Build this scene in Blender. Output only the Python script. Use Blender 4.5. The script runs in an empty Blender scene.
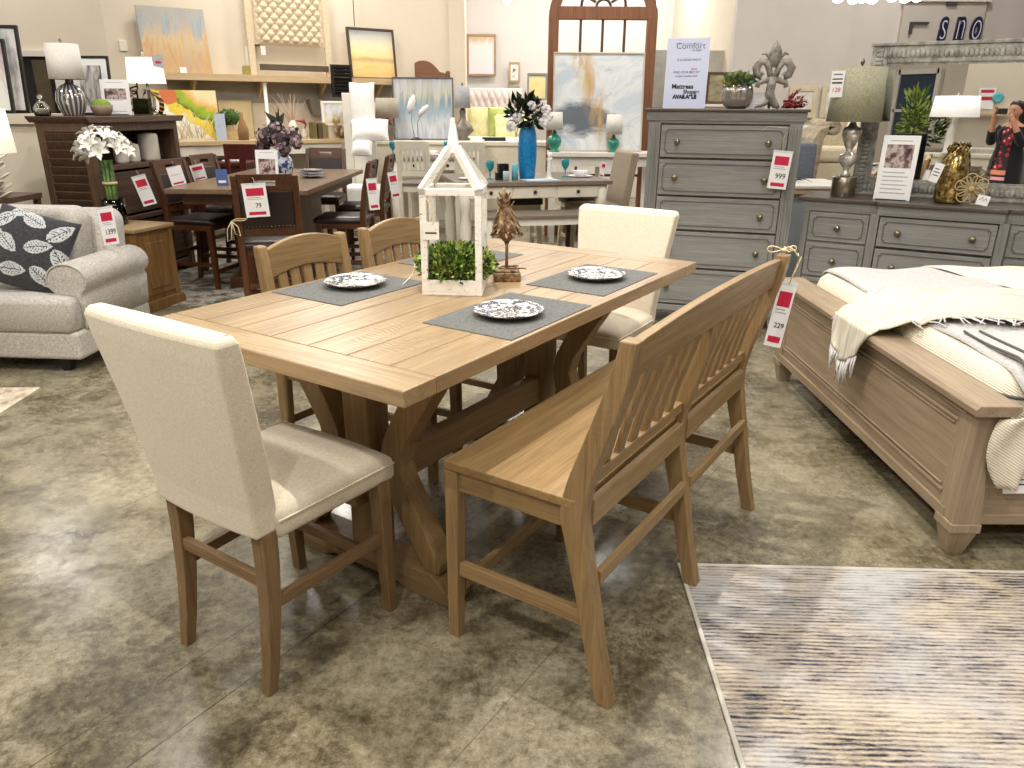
import bpy, math, random
from math import sin, cos, pi, radians as rad, atan2, sqrt, hypot
from mathutils import Vector as V, Matrix, Euler
random.seed(7)
SC = bpy.context.scene
COL = SC.collection
# ------------------------------------------------------------------ camera
F_PX, PITCH, ROLL, CAMH = 749.0, rad(20.3), rad(0.4), 1.55
cam_data = bpy.data.cameras.new('camera')
cam = bpy.data.objects.new('camera', cam_data)
COL.objects.link(cam)
cam_data.sensor_width = 36.0
cam_data.lens = F_PX / 1024 * 36
cam_data.clip_start = 0.03
cam.matrix_world = Matrix.Translation((0, 0, CAMH)) @ Matrix.Rotation(pi / 2 - PITCH, 4, 'X') @ Matrix.Rotation(ROLL, 4, 'Z')
SC.camera = cam
CR = cam.matrix_world.to_3x3()


def ray(u, v):
    return CR @ V(((u - 512) / F_PX, -(v - 384) / F_PX, -1))


def atz(u, v, z):
    d = ray(u, v)
    return V((0, 0, CAMH)) + d * ((z - CAMH) / d.z)


def aty(u, v, y):
    d = ray(u, v)
    return V((0, 0, CAMH)) + d * (y / d.y)


# ------------------------------------------------------------------ mesh builder
class B:
    def __init__(s):
        s.v = []
        s.f = []
        s.mi = []
        s.sm = []

    def add(s, vs, fs, smooth=False, mi=0):
        o = len(s.v)
        s.v.extend(tuple(p) for p in vs)
        for f in fs:
            s.f.append(tuple(i + o for i in f))
            s.mi.append(mi)
            s.sm.append(smooth)
        return s

    def box(s, x0, x1, y0, y1, z0, z1, mi=0, m=None):
        vs = [V((x, y, z)) for x in (x0, x1) for y in (y0, y1) for z in (z0, z1)]
        if m is not None:
            vs = [m @ p for p in vs]
        return s.add(vs, [(0, 1, 3, 2), (4, 6, 7, 5), (0, 4, 5, 1), (2, 3, 7, 6), (0, 2, 6, 4), (1, 5, 7, 3)], False, mi)

    def bar(s, p, q, w, d, side=None, mi=0, w2=None, d2=None):
        """rectangular bar from p to q, w across `side`, d across the other way"""
        p, q = V(p), V(q)
        t = (q - p).normalized()
        a = V(side) if side is not None else (V((0, 0, 1)) if abs(t.z) < .9 else V((1, 0, 0)))
        a = (a - t * a.dot(t)).normalized()
        b = t.cross(a)
        w2 = w if w2 is None else w2
        d2 = d if d2 is None else d2
        vs = []
        for c, ww, dd in ((p, w, d), (q, w2, d2)):
            for i, j in ((-1, -1), (1, -1), (1, 1), (-1, 1)):
                vs.append(c + a * (i * ww / 2) + b * (j * dd / 2))
        return s.add(vs, [(0, 3, 2, 1), (4, 5, 6, 7), (0, 1, 5, 4), (1, 2, 6, 5), (2, 3, 7, 6), (3, 0, 4, 7)], False, mi)

    def loft(s, rings, cap=True, smooth=True, mi=0, closed=False):
        n = len(rings[0])
        vs = [p for r in rings for p in r]
        fs = []
        m = len(rings)
        for i in range(m if closed else m - 1):
            k = (i + 1) % m
            for j in range(n):
                fs.append((i * n + j, i * n + (j + 1) % n, k * n + (j + 1) % n, k * n + j))
        if cap and not closed:
            fs.append(tuple(reversed(range(n))))
            fs.append(tuple((m - 1) * n + j for j in range(n)))
        return s.add(vs, fs, smooth, mi)

    def tube(s, pts, r, n=8, smooth=True, mi=0, cap=True, flat=1.0):
        pts = [V(p) for p in pts]
        rs = r if isinstance(r, (list, tuple)) else [r] * len(pts)
        rings = []
        up = None
        for i, p in enumerate(pts):
            t = (pts[min(i + 1, len(pts) - 1)] - pts[max(i - 1, 0)])
            t = t.normalized() if t.length > 1e-9 else V((0, 0, 1))
            if up is None:
                up = V((0, 0, 1)) if abs(t.z) < .9 else V((1, 0, 0))
            up = (up - t * up.dot(t))
            up = up.normalized() if up.length > 1e-6 else t.orthogonal().normalized()
            b = t.cross(up)
            rings.append([p + (up * cos(2 * pi * k / n) * flat + b * sin(2 * pi * k / n)) * rs[i] for k in range(n)])
        return s.loft(rings, cap, smooth, mi)

    def lathe(s, prof, c=(0, 0, 0), n=20, smooth=True, mi=0, sx=1, sy=1, m=None):
        c = V(c)
        rings = []
        for r, z in prof:
            ring = [V((max(r, 1e-4) * cos(2 * pi * k / n) * sx, max(r, 1e-4) * sin(2 * pi * k / n) * sy, z)) for k in range(n)]
            rings.append([(m @ p if m is not None else p) + c for p in ring])
        return s.loft(rings, True, smooth, mi)

    def ell(s, c, r, n=14, m=10, mi=0, rot=None):
        r = (r, r, r) if not isinstance(r, (tuple, list)) else r
        c = V(c)
        rings = []
        for i in range(m + 1):
            a = pi * i / m
            ring = []
            for k in range(n):
                p = V((r[0] * max(sin(a), 1e-3) * cos(2 * pi * k / n), r[1] * max(sin(a), 1e-3) * sin(2 * pi * k / n), -r[2] * cos(a)))
                ring.append((rot @ p if rot is not None else p) + c)
            rings.append(ring)
        return s.loft(rings, True, True, mi)

    def prism(s, outline, t0, t1, plane='xz', mi=0, smooth=False, m=None):
        """outline in `plane`, extruded along the missing axis from t0 to t1"""
        def mk(a, b, t):
            p = {'xz': V((a, t, b)), 'yz': V((t, a, b)), 'xy': V((a, b, t))}[plane]
            return m @ p if m is not None else p
        n = len(outline)
        vs = [mk(a, b, t0) for a, b in outline] + [mk(a, b, t1) for a, b in outline]
        fs = [tuple(range(n)), tuple(reversed(range(n, 2 * n)))]
        for i in range(n):
            j = (i + 1) % n
            fs.append((i, i + n, j + n, j))
        return s.add(vs, fs, smooth, mi)

    def grid(s, fn, nu, nv, smooth=True, mi=0, thick=0.0, mfn=None):
        """surface fn(u,v)->point, u,v in 0..1; thick gives it a back"""
        P = [[V(fn(i / nu, j / nv)) for j in range(nv + 1)] for i in range(nu + 1)]
        w = nv + 1
        vs = [P[i][j] for i in range(nu + 1) for j in range(w)]
        fs, mm = [], []
        for i in range(nu):
            for j in range(nv):
                fs.append((i * w + j, (i + 1) * w + j, (i + 1) * w + j + 1, i * w + j + 1))
                mm.append(mfn((i + .5) / nu, (j + .5) / nv) if mfn else mi)
        if thick:
            N = len(vs)
            for i in range(nu + 1):
                for j in range(w):
                    a = P[min(i + 1, nu)][j] - P[max(i - 1, 0)][j]
                    b = P[i][min(j + 1, nv)] - P[i][max(j - 1, 0)]
                    nn = a.cross(b)
                    nn = nn.normalized() if nn.length > 1e-12 else V((0, 0, 1))
                    vs.append(P[i][j] - nn * thick)
            k = len(fs)
            for q in range(k):
                fs.append(tuple(reversed([x + N for x in fs[q]])))
                mm.append(mm[q])
            for i in range(nu):
                for a in (0, nv):
                    x, y = i * w + a, (i + 1) * w + a
                    fs.append((y, x, x + N, y + N) if a == 0 else (x, y, y + N, x + N))
                    mm.append(mi)
            for j in range(nv):
                for a in (0, nu):
                    x, y = a * w + j, a * w + j + 1
                    fs.append((x, y, y + N, x + N) if a == 0 else (y, x, x + N, y + N))
                    mm.append(mi)
        o = len(s.v)
        s.v.extend(tuple(p) for p in vs)
        for f, q in zip(fs, mm):
            s.f.append(tuple(i + o for i in f))
            s.mi.append(q)
            s.sm.append(smooth)
        return s

    def out(s, name, mat, parent=None, label=None, bevel=0, sub=0, loc=None, rz=0, fix=True, seg=2):
        me = bpy.data.meshes.new(name)
        me.from_pydata(s.v, [], s.f)
        mats = mat if isinstance(mat, (list, tuple)) else [mat]
        for q in mats:
            me.materials.append(q)
        me.polygons.foreach_set('material_index', s.mi)
        me.polygons.foreach_set('use_smooth', s.sm)
        if fix:
            import bmesh
            bm = bmesh.new()
            bm.from_mesh(me)
            bmesh.ops.recalc_face_normals(bm, faces=bm.faces)
            bm.to_mesh(me)
            bm.free()
        me.update()
        o = bpy.data.objects.new(name, me)
        COL.objects.link(o)
        if parent is not None:
            o.parent = parent
        if loc is not None:
            o.location = loc
        if rz:
            o.rotation_euler = (0, 0, rz)
        if label:
            o['label'] = label
        if bevel:
            b = o.modifiers.new('bevel', 'BEVEL')
            b.width = bevel
            b.segments = seg
            b.limit_method = 'ANGLE'
            b.angle_limit = rad(40)
        if sub:
            b = o.modifiers.new('subsurf', 'SUBSURF')
            b.levels = sub
            b.render_levels = sub
        return o


def tag(o, label, cat, group=None, kind=None):
    if label:
        o['label'] = label
    if cat:
        o['category'] = cat
    if group:
        o['group'] = group
    if kind:
        o['kind'] = kind
    return o


def thing(name, label, cat, loc=(0, 0, 0), rz=0, group=None):
    o = bpy.data.objects.new(name, None)
    COL.objects.link(o)
    o.empty_display_size = .1
    o.location = loc
    o.rotation_euler = (0, 0, rz)
    return tag(o, label, cat, group)


def struct(name, b, mat, **k):
    o = b.out(name, mat, **k)
    o['kind'] = 'structure'
    return o


def kids(o):
    return [c for c in bpy.data.objects if c.parent == o]


def dup(root, loc=None, rz=None, label=None, group=None):
    def cp(o, parent):
        c = o.copy()
        COL.objects.link(c)
        if parent is not None:
            c.parent = parent
        for k in kids(o):
            cp(k, c)
        return c
    r = cp(root, None)
    if loc is not None:
        r.location = loc
    if rz is not None:
        r.rotation_euler = (0, 0, rz)
    if label:
        r['label'] = label
    if group:
        r['group'] = group
    return r


# ------------------------------------------------------------------ materials
def S(r, g, b):
    """sRGB 0-255 -> linear"""
    def l(c):
        c /= 255
        return c / 12.92 if c <= .04045 else ((c + .055) / 1.055) ** 2.4
    return (l(r), l(g), l(b), 1)


class Mat:
    def __init__(s, name):
        s.m = bpy.data.materials.new(name)
        s.m.use_nodes = True
        s.nt = s.m.node_tree
        s.nt.nodes.clear()
        s.o = s.n('ShaderNodeOutputMaterial')
        s.p = s.n('ShaderNodeBsdfPrincipled')
        s.l(s.p.outputs[0], s.o.inputs[0])

    def n(s, t, **k):
        x = s.nt.nodes.new(t)
        for a, b in k.items():
            setattr(x, a, b)
        return x

    def l(s, a, b):
        s.nt.links.new(a, b)

    def set(s, **k):
        for a, b in k.items():
            s.p.inputs[a.replace('_', ' ')].default_value = b
        return s

    def coord(s, scale=(1, 1, 1), kind='Object', rot=(0, 0, 0)):
        tc = s.n('ShaderNodeTexCoord')
        mp = s.n('ShaderNodeMapping')
        mp.inputs['Scale'].default_value = scale
        mp.inputs['Rotation'].default_value = rot
        s.l(tc.outputs[kind], mp.inputs[0])
        return mp.outputs[0]

    def noise(s, co, scale, detail=4, rough=.6, dist=0):
        x = s.n('ShaderNodeTexNoise')
        x.inputs['Scale'].default_value = scale
        x.inputs['Detail'].default_value = detail
        x.inputs['Roughness'].default_value = rough
        x.inputs['Distortion'].default_value = dist
        s.l(co, x.inputs['Vector'])
        return x.outputs['Fac']

    def ramp(s, fac, stops, interp='LINEAR'):
        x = s.n('ShaderNodeValToRGB')
        x.color_ramp.interpolation = interp
        e = x.color_ramp.elements
        while len(e) < len(stops):
            e.new(.5)
        for q, (p, c) in zip(e, stops):
            q.position = p
            q.color = c if len(c) == 4 else (*c, 1)
        s.l(fac, x.inputs[0])
        return x.outputs[0]

    def mix(s, fac, a, b, mode='MIX'):
        x = s.n('ShaderNodeMix', data_type='RGBA', blend_type=mode)
        for sock, val in ((0, fac), (6, a), (7, b)):
            if hasattr(val, 'is_output'):
                s.l(val, x.inputs[sock])
            else:
                x.inputs[sock].default_value = val
        return x.outputs[2]

    def math(s, op, a, b=0.0, clamp=False):
        x = s.n('ShaderNodeMath', operation=op, use_clamp=clamp)
        for i, val in enumerate((a, b)):
            if hasattr(val, 'is_output'):
                s.l(val, x.inputs[i])
            else:
                x.inputs[i].default_value = val
        return x.outputs[0]

    def sep(s, co):
        x = s.n('ShaderNodeSeparateXYZ')
        s.l(co, x.inputs[0])
        return x.outputs

    def base(s, c):
        if hasattr(c, 'is_output'):
            s.l(c, s.p.inputs['Base Color'])
        else:
            s.p.inputs['Base Color'].default_value = c
        return s

    def rough(s, c):
        if hasattr(c, 'is_output'):
            s.l(c, s.p.inputs['Roughness'])
        else:
            s.p.inputs['Roughness'].default_value = c
        return s

    def bump(s, h, strength=.2, dist=.005):
        x = s.n('ShaderNodeBump')
        x.inputs['Strength'].default_value = strength
        x.inputs['Distance'].default_value = dist
        s.l(h, x.inputs['Height'])
        s.l(x.outputs[0], s.p.inputs['Normal'])
        return s


def plain(name, c, rough=.5, metal=0, spec=.5, var=.08, scale=9, coat=0, sub=0):
    m = Mat(name)
    co = m.coord()
    f = m.noise(co, scale, 3)
    d = (c[0] * (1 - var * 2), c[1] * (1 - var * 2), c[2] * (1 - var * 2), 1)
    e = (min(c[0] * (1 + var), 1), min(c[1] * (1 + var), 1), min(c[2] * (1 + var), 1), 1)
    m.base(m.ramp(f, [(.3, d), (.7, e)])).rough(rough)
    m.set(Metallic=metal, Specular_IOR_Level=spec)
    if coat:
        m.set(Coat_Weight=coat, Coat_Roughness=.1)
    return m.m


def wood(name, c1, c2, axis='x', scale=1.0, rough=.45, saw=0.0, bump=.15, plank=0, spec=.5, contrast=1.0):
    """grain runs along `axis`; plank>0 gives each board of that width (across y) its own tone"""
    m = Mat(name)
    st = {'x': (1.6, 26, 26), 'y': (26, 1.6, 26), 'z': (26, 26, 1.6)}[axis]
    co = m.coord(tuple(q * scale for q in st))
    st2 = {'x': (3, 120, 120), 'y': (120, 3, 120), 'z': (120, 120, 3)}[axis]
    a = m.noise(co, 1.5, 7, .7, .9)
    b = m.noise(m.coord(tuple(q * scale for q in st2)), 1.4, 4, .65, .2)
    f = m.math('ADD', m.math('MULTIPLY', a, .62), m.math('MULTIPLY', b, .42))
    mid = tuple((p + q) / 2 for p, q in zip(c1, c2))
    col = m.ramp(f, [(.37, c1), (.52, mid), (.67, c2)])
    big = m.noise(m.coord((1, 1, 1)), 2.2, 2)
    col = m.mix(m.math('MULTIPLY', big, .35), col, tuple(q * .72 for q in c1[:3]) + (1,))
    h = f
    if plank:
        xyz = m.sep(m.coord((1, 1, 1)))
        i = m.math('FLOOR', m.math('DIVIDE', xyz[1], plank))
        wn = m.n('ShaderNodeTexWhiteNoise', noise_dimensions='1D')
        m.l(i, wn.inputs['W'])
        col = m.mix(m.math('MULTIPLY', wn.outputs[0], .38), col, tuple(q * .62 for q in c1[:3]) + (1,))
    if saw:
        xyz = m.coord((1, 1, 1))
        q = m.sep(xyz)
        ax = {'x': 0, 'y': 1, 'z': 2}[axis]
        w = m.math('SINE', m.math('ADD', m.math('MULTIPLY', q[ax], 300), m.math('MULTIPLY', m.noise(xyz, 5, 2), 40)))
        patch = m.ramp(m.noise(xyz, 3, 2), [(.45, (0, 0, 0, 1)), (.62, (1, 1, 1, 1))])
        h = m.math('ADD', f, m.math('MULTIPLY', m.math('MULTIPLY', w, patch), saw))
    m.base(col).rough(m.ramp(f, [(.3, (rough + .1,) * 3), (.7, (rough - .06,) * 3)]))
    m.set(Specular_IOR_Level=spec)
    m.bump(h, bump, .004)
    return m.m


def fabric(name, c1, c2, scale=260, bump=.25, rough=.9, blotch=.12, sheen=.2):
    m = Mat(name)
    co = m.coord()
    a = m.noise(m.coord((1, 1, .25)), scale, 2, .5)
    b = m.noise(m.coord((.25, .25, 1)), scale, 2, .5)
    f = m.math('ADD', m.math('MULTIPLY', a, .5), m.math('MULTIPLY', b, .5))
    col = m.ramp(f, [(.36, c1), (.64, c2)])
    big = m.noise(co, 5, 3)
    col = m.mix(m.math('MULTIPLY', big, blotch), col, tuple(q * .6 for q in c1[:3]) + (1,))
    m.base(col).rough(rough)
    m.set(Sheen_Weight=sheen, Specular_IOR_Level=.2)
    m.bump(f, bump, .002)
    return m.m


def emit(name, c, strength):
    m = Mat(name)
    m.base(c)
    m.set(Emission_Color=c, Emission_Strength=strength)
    return m.m


def glass(name, c=(1, 1, 1, 1), rough=.02, ior=1.45):
    m = Mat(name)
    m.base(c).rough(rough)
    m.set(Transmission_Weight=1.0, IOR=ior)
    return m.m

# ================================================================= shared materials
M_TABLE = wood('oak_tabletop', S(138, 112, 80), S(184, 158, 120), 'x', 1, .32, saw=.3, bump=.2, plank=.158)
M_TABLE_END = wood('oak_breadboard', S(138, 112, 80), S(184, 158, 120), 'y', 1, .34, saw=.25, bump=.25)
M_OAK_X = wood('oak_long_grain', S(124, 98, 62), S(170, 140, 98), 'x', 1, .45, saw=.1, bump=.2)
M_OAK_Y = wood('oak_cross_grain', S(124, 98, 62), S(170, 140, 98), 'y', 1, .45, saw=.1, bump=.2)
M_OAK_Z = wood('oak_upright_grain', S(124, 98, 62), S(170, 140, 98), 'z', 1, .45, saw=.15, bump=.2)
M_SEAT = wood('oak_seat', S(128, 100, 60), S(178, 146, 98), 'x', 1, .42, bump=.15, plank=.12)
M_LEG = wood('brown_leg', S(104, 80, 52), S(150, 120, 84), 'z', 1, .5)
M_LEG_X = wood('brown_rail_long', S(104, 80, 52), S(150, 120, 84), 'x', 1, .5)
M_LEG_Y = wood('brown_rail_cross', S(104, 80, 52), S(150, 120, 84), 'y', 1, .5)
M_LINEN = fabric('cream_linen', S(210, 197, 172), S(234, 223, 202), 420, .2, blotch=.07)
M_WHITE = plain('white_paint', S(238, 232, 220), .55, var=.03)
M_PAPER = plain('white_card', S(246, 244, 242), .35, var=.01)
M_RED = plain('crimson_print', S(205, 30, 70), .5, var=.12, scale=60)
M_INK = plain('grey_ink', S(70, 66, 72), .6)
M_FAINT = plain('faint_print', S(190, 186, 190), .6)
M_STRING = plain('cream_string', S(225, 205, 160), .8)
M_PLASTIC = plain('clear_sleeve', S(225, 228, 228), .15, var=.02)
M_BLACK = plain('black_paint', S(22, 20, 20), .4)
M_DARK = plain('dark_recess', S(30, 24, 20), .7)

TC, TYAW = V((-0.1785, 2.7756, 0)), rad(56.68)
TM = Matrix.Translation(TC) @ Matrix.Rotation(TYAW, 4, 'Z')


def text(body, size, mat, parent, loc, rot, align='CENTER', ext=.0003, name='lettering', sx=1.0, shear=0.0, bold=0.0):
    c = bpy.data.curves.new(name, 'FONT')
    c.body = body
    c.size = size
    c.align_x = align
    c.align_y = 'CENTER'
    c.extrude = ext
    c.shear = shear
    c.offset = bold
    tmp = bpy.data.objects.new(name, c)
    COL.objects.link(tmp)
    bpy.context.view_layer.update()
    me = bpy.data.meshes.new_from_object(tmp.evaluated_get(bpy.context.evaluated_depsgraph_get()))
    bpy.data.objects.remove(tmp)
    bpy.data.curves.remove(c)
    me.materials.clear()
    me.materials.append(mat)
    me.name = name
    o = bpy.data.objects.new(name, me)
    COL.objects.link(o)
    o.parent = parent
    o.location = loc
    o.rotation_euler = rot
    o.scale = (sx, 1, 1)
    return o


def price_tag(label, loc, rz, w, h, price, tilt=0.0, lean=0.0, group='price tags', string=None, head=True, sleeve=True):
    """hanging card; local x = width, local z = up, face towards local -y; origin at the bottom centre"""
    t = thing('price_tag', label, 'price tag', loc, rz, group)
    t.rotation_euler = (lean, tilt, rz)
    B().box(-w / 2, w / 2, 0, .002, 0, h).out('card', M_PAPER, t)
    e = -.0008
    if head:
        B().box(-w * .36, w * .38, e, 0, h * .66, h * .9).out('header_print', M_RED, t)
    B().box(-w * .36, w * .36, e, 0, h * .07, h * .17).out('footer_print', M_RED, t)
    b = B()
    for k in range(2):
        b.box(-w * .34, w * (.3 - .1 * k), e, 0, h * (.55 + .05 * k), h * (.57 + .05 * k))
    b.out('small_print', M_FAINT, t)
    if price:
        text(price, min(h * .21, w * .44), M_INK, t, (w * .08, -.0008, h * .35), (pi / 2, 0, 0), name='price_figures', sx=.9, bold=.0004)
    if sleeve:
        b = B()
        b.box(-w / 2 - .002, w / 2 + .002, -.0005, .0025, h, h * 1.06)
        b.out('sleeve_top', M_PLASTIC, t)
    if string:
        b = B()
        b.tube(string, .0016, 5)
        b.out('string', M_STRING, t)
    return t


# ================================================================= floor
m = Mat('polished_concrete')
co = m.coord((1, 1, 1))
n1 = m.noise(co, 1.1, 6, .6, .5)
n2 = m.noise(co, 4.5, 12, .78, .3)
n3 = m.noise(co, 30, 8, .85, .2)
f = m.math('ADD', m.math('ADD', m.math('MULTIPLY', n1, .37), m.math('MULTIPLY', n2, .33)), m.math('MULTIPLY', n3, .36))
col = m.ramp(f, [(.43, S(54, 46, 32)), (.485, S(94, 85, 64)), (.535, S(134, 125, 102)), (.595, S(166, 157, 134)), (.68, S(198, 190, 170))])
tone = m.ramp(m.noise(co, .55, 3), [(.40, (.86, .84, .78, 1)), (.6, (.96, .97, 1.0, 1))])
col = m.mix(1.0, col, tone, 'MULTIPLY')
spk = m.ramp(m.noise(co, 75, 5, .8), [(.36, (.62, .58, .50, 1)), (.46, (1, 1, 1, 1))])
pat = m.ramp(m.noise(co, 2.1, 4, .6), [(.42, (0, 0, 0, 1)), (.58, (1, 1, 1, 1))])
col = m.mix(pat, col, m.mix(1.0, col, spk, 'MULTIPLY'))
q = m.sep(m.coord((1, 1, 1), rot=(0, 0, -TYAW)))
near = None
wob = m.math('MULTIPLY', m.math('SUBTRACT', m.noise(co, 14, 3), .5), .004)
for off, wid, k in ((.91, .004, .45), (1.574, .005, .9), (1.775, .004, .7), (2.34, .003, .4), (2.82, .004, .7), (3.1, .003, .5), (4.0, .004, .6)):
    d = m.math('ABSOLUTE', m.math('ADD', m.math('SUBTRACT', q[1], off), wob))
    line = m.math('MULTIPLY', m.math('LESS_THAN', d, wid / 2), k)
    near = line if near is None else m.math('MAXIMUM', near, line)
col = m.mix(near, col, S(56, 50, 40))
m.base(col)
m.rough(m.ramp(n2, [(.35, (.34,) * 3), (.65, (.17,) * 3)]))
m.set(Specular_IOR_Level=.6)
m.bump(f, .05, .004)
M_FLOOR = m.m
struct('floor', B().box(-16, 16, -9, 22, -.1, 0), M_FLOOR)

# ================================================================= dining table
t = thing('trestle_table', 'large light oak counter-height trestle dining table with plank top', 'table', TC, TYAW)
HX, HY, TZ = .973, .545, .914
b = B()
bw = .125
w = 2 * HY / 7
for k in range(7):
    y0 = -HY + k * w
    b.box(-HX + bw, HX - bw, y0 + .0012, y0 + w - .0012, TZ - .046, TZ)
b.out('tabletop', M_TABLE, t, bevel=.0025)
for s in (-1, 1):
    x0, x1 = sorted((s * HX, s * (HX - bw + .0015)))
    B().box(x0, x1, -HY, HY, TZ - .046, TZ).out('breadboard_end', M_TABLE_END, t, bevel=.004)
B().box(-HX + .2, HX - .2, -.36, -.33, TZ - .09, TZ - .046).box(-HX + .2, HX - .2, .33, .36, TZ - .09, TZ - .046).out('apron', M_OAK_X, t)
for s in (-1, 1):
    X = s * .56
    B().box(X - .05, X + .05, -.055, .055, .1, TZ - .046).out('post', M_OAK_Z, t, bevel=.004)
    B().box(X - .045, X + .045, -.39, .39, TZ - .125, TZ - .046).out('top_bearer', M_OAK_Y, t, bevel=.006)
    for sy in (-1, 1):
        pr = [(.36, .79), (.25, .79), (.15, .62), (.105, .53), (.085, .45), (.105, .36), (.16, .26), (.26, .1), (.325, .1), (.33, .135), (.24, .3), (.185, .40), (.17, .45), (.19, .52), (.25, .62)]
        B().prism([(sy * y, z) for y, z in pr], X - .04, X + .04, 'yz').out('brace', M_OAK_Z, t, bevel=.004)
    B().prism([(-.38, 0), (-.38, .035), (-.30, .1), (.30, .1), (.38, .035), (.38, 0), (.2, 0), (.15, .02), (-.15, .02), (-.2, 0)], X - .055, X + .055, 'yz').out('foot', M_OAK_Y, t, bevel=.004)
B().box(-.66, .68, -.028, .028, .285, .405).out('stretcher', M_OAK_X, t, bevel=.004)

# ================================================================= upholstered chairs


def parsons(label, loc, rz):
    t = thing('upholstered_chair', label, 'chair', loc, rz, 'upholstered counter chairs at the oak table')
    # backrest: tall slab leaning back, wider at the top
    rings = []
    prof = [(.495, -.19, .215, .075), (.58, -.195, .218, .08), (.7, -.213, .23, .08), (.85, -.24, .25, .075), (1.0, -.268, .268, .07), (1.045, -.276, .272, .066), (1.062, -.279, .268, .052), (1.068, -.28, .255, .03)]
    for z, xc, hw, th in prof:
        ring = []
        n = 7
        for j in range(n):
            a = -1 + 2 * j / (n - 1)
            ring.append((xc - th / 2 - .012 * (1 - a * a), a * hw, z))
        for j in range(n):
            a = 1 - 2 * j / (n - 1)
            ring.append((xc + th / 2 + .004 * (1 - a * a), a * hw, z))
        rings.append([V(p) for p in ring])
    B().loft(rings, smooth=False).out('backrest', M_LINEN, t, bevel=.012, seg=3)
    # seat cushion with a crown
    rings = []
    for z, ins in ((.478, .006), (.49, 0), (.53, 0), (.548, .004), (.562, .018), (.575, .05), (.585, .1), (.59, .17)):
        x0, x1, hy0, hy1 = -.165 + ins * .35, .262 - ins, .228 - ins, .242 - ins
        hy0 = max(hy0, .02)
        hy1 = max(hy1, .02)
        ring = []
        n = 8
        for j in range(n):
            a = j / n
            ring.append(V((x0 + (x1 - x0) * a, -(hy0 + (hy1 - hy0) * a), z - .02 * (1 - a) * 0)))
        for j in range(n):
            a = j / n
            ring.append(V((x1 + .012 * (1 - (2 * a - 1) ** 2), -hy1 + 2 * hy1 * a, z)))
        for j in range(n):
            a = j / n
            ring.append(V((x1 + (x0 - x1) * a, hy1 + (hy0 - hy1) * a, z)))
        for j in range(n):
            a = j / n
            ring.append(V((x0, hy0 - 2 * hy0 * a, z)))
        rings.append(ring)
    seat = B().loft(rings).out('seat', M_LINEN, t)
    b = B()
    ring = [p * 1 for p in rings[2]]
    for q in ring:
        q.z = .53
    b.tube([p + (p - V((.05, 0, .53))).normalized() * .002 for p in ring[0:25]], .0035, 6)
    b.out('piping', M_LINEN, seat)
    for sy in (-1, 1):
        pts = [(-.185, .50, .05), (-.186, .40, .048), (-.195, .25, .043), (-.213, .1, .037), (-.23, 0, .033)]
        b = B()
        rg = []
        for x, z, hw in pts:
            hh = hw / 2
            y = sy * .188
            rg.append([V((x - hh, y - hh, z)), V((x + hh, y - hh, z)), V((x + hh, y + hh, z)), V((x - hh, y + hh, z))])
        b.loft(rg, smooth=False)
        b.out('leg', M_LEG, t, bevel=.003)
        B().bar((.225, sy * .212, .49), (.24, sy * .215, 0), .05, .05, (1, 0, 0), w2=.034, d2=.034).out('leg', M_LEG, t, bevel=.003)
        B().bar((-.19, sy * .192, .275), (.23, sy * .212, .275), .036, .022, (0, 0, 1)).out('side_stretcher', M_LEG_X, t, bevel=.002)
    B().bar((-.196, -.19, .345), (-.196, .19, .345), .036, .022, (0, 0, 1)).out('rear_stretcher', M_LEG_Y, t, bevel=.002)
    B().bar((.232, -.212, .19), (.232, .212, .19), .036, .022, (0, 0, 1)).out('front_stretcher', M_LEG_Y, t, bevel=.002)
    return t


def TW(x, y, z=0):
    return TM @ V((x, y, z))


parsons('cream upholstered chair at the near end of the oak table, back to the camera', TW(-.962, 0), TYAW)
parsons('cream upholstered chair at the far end of the oak table beside the tall grey chest', TW(1.118, -.005), TYAW + pi)

# ================================================================= slat-back side chairs


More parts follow.
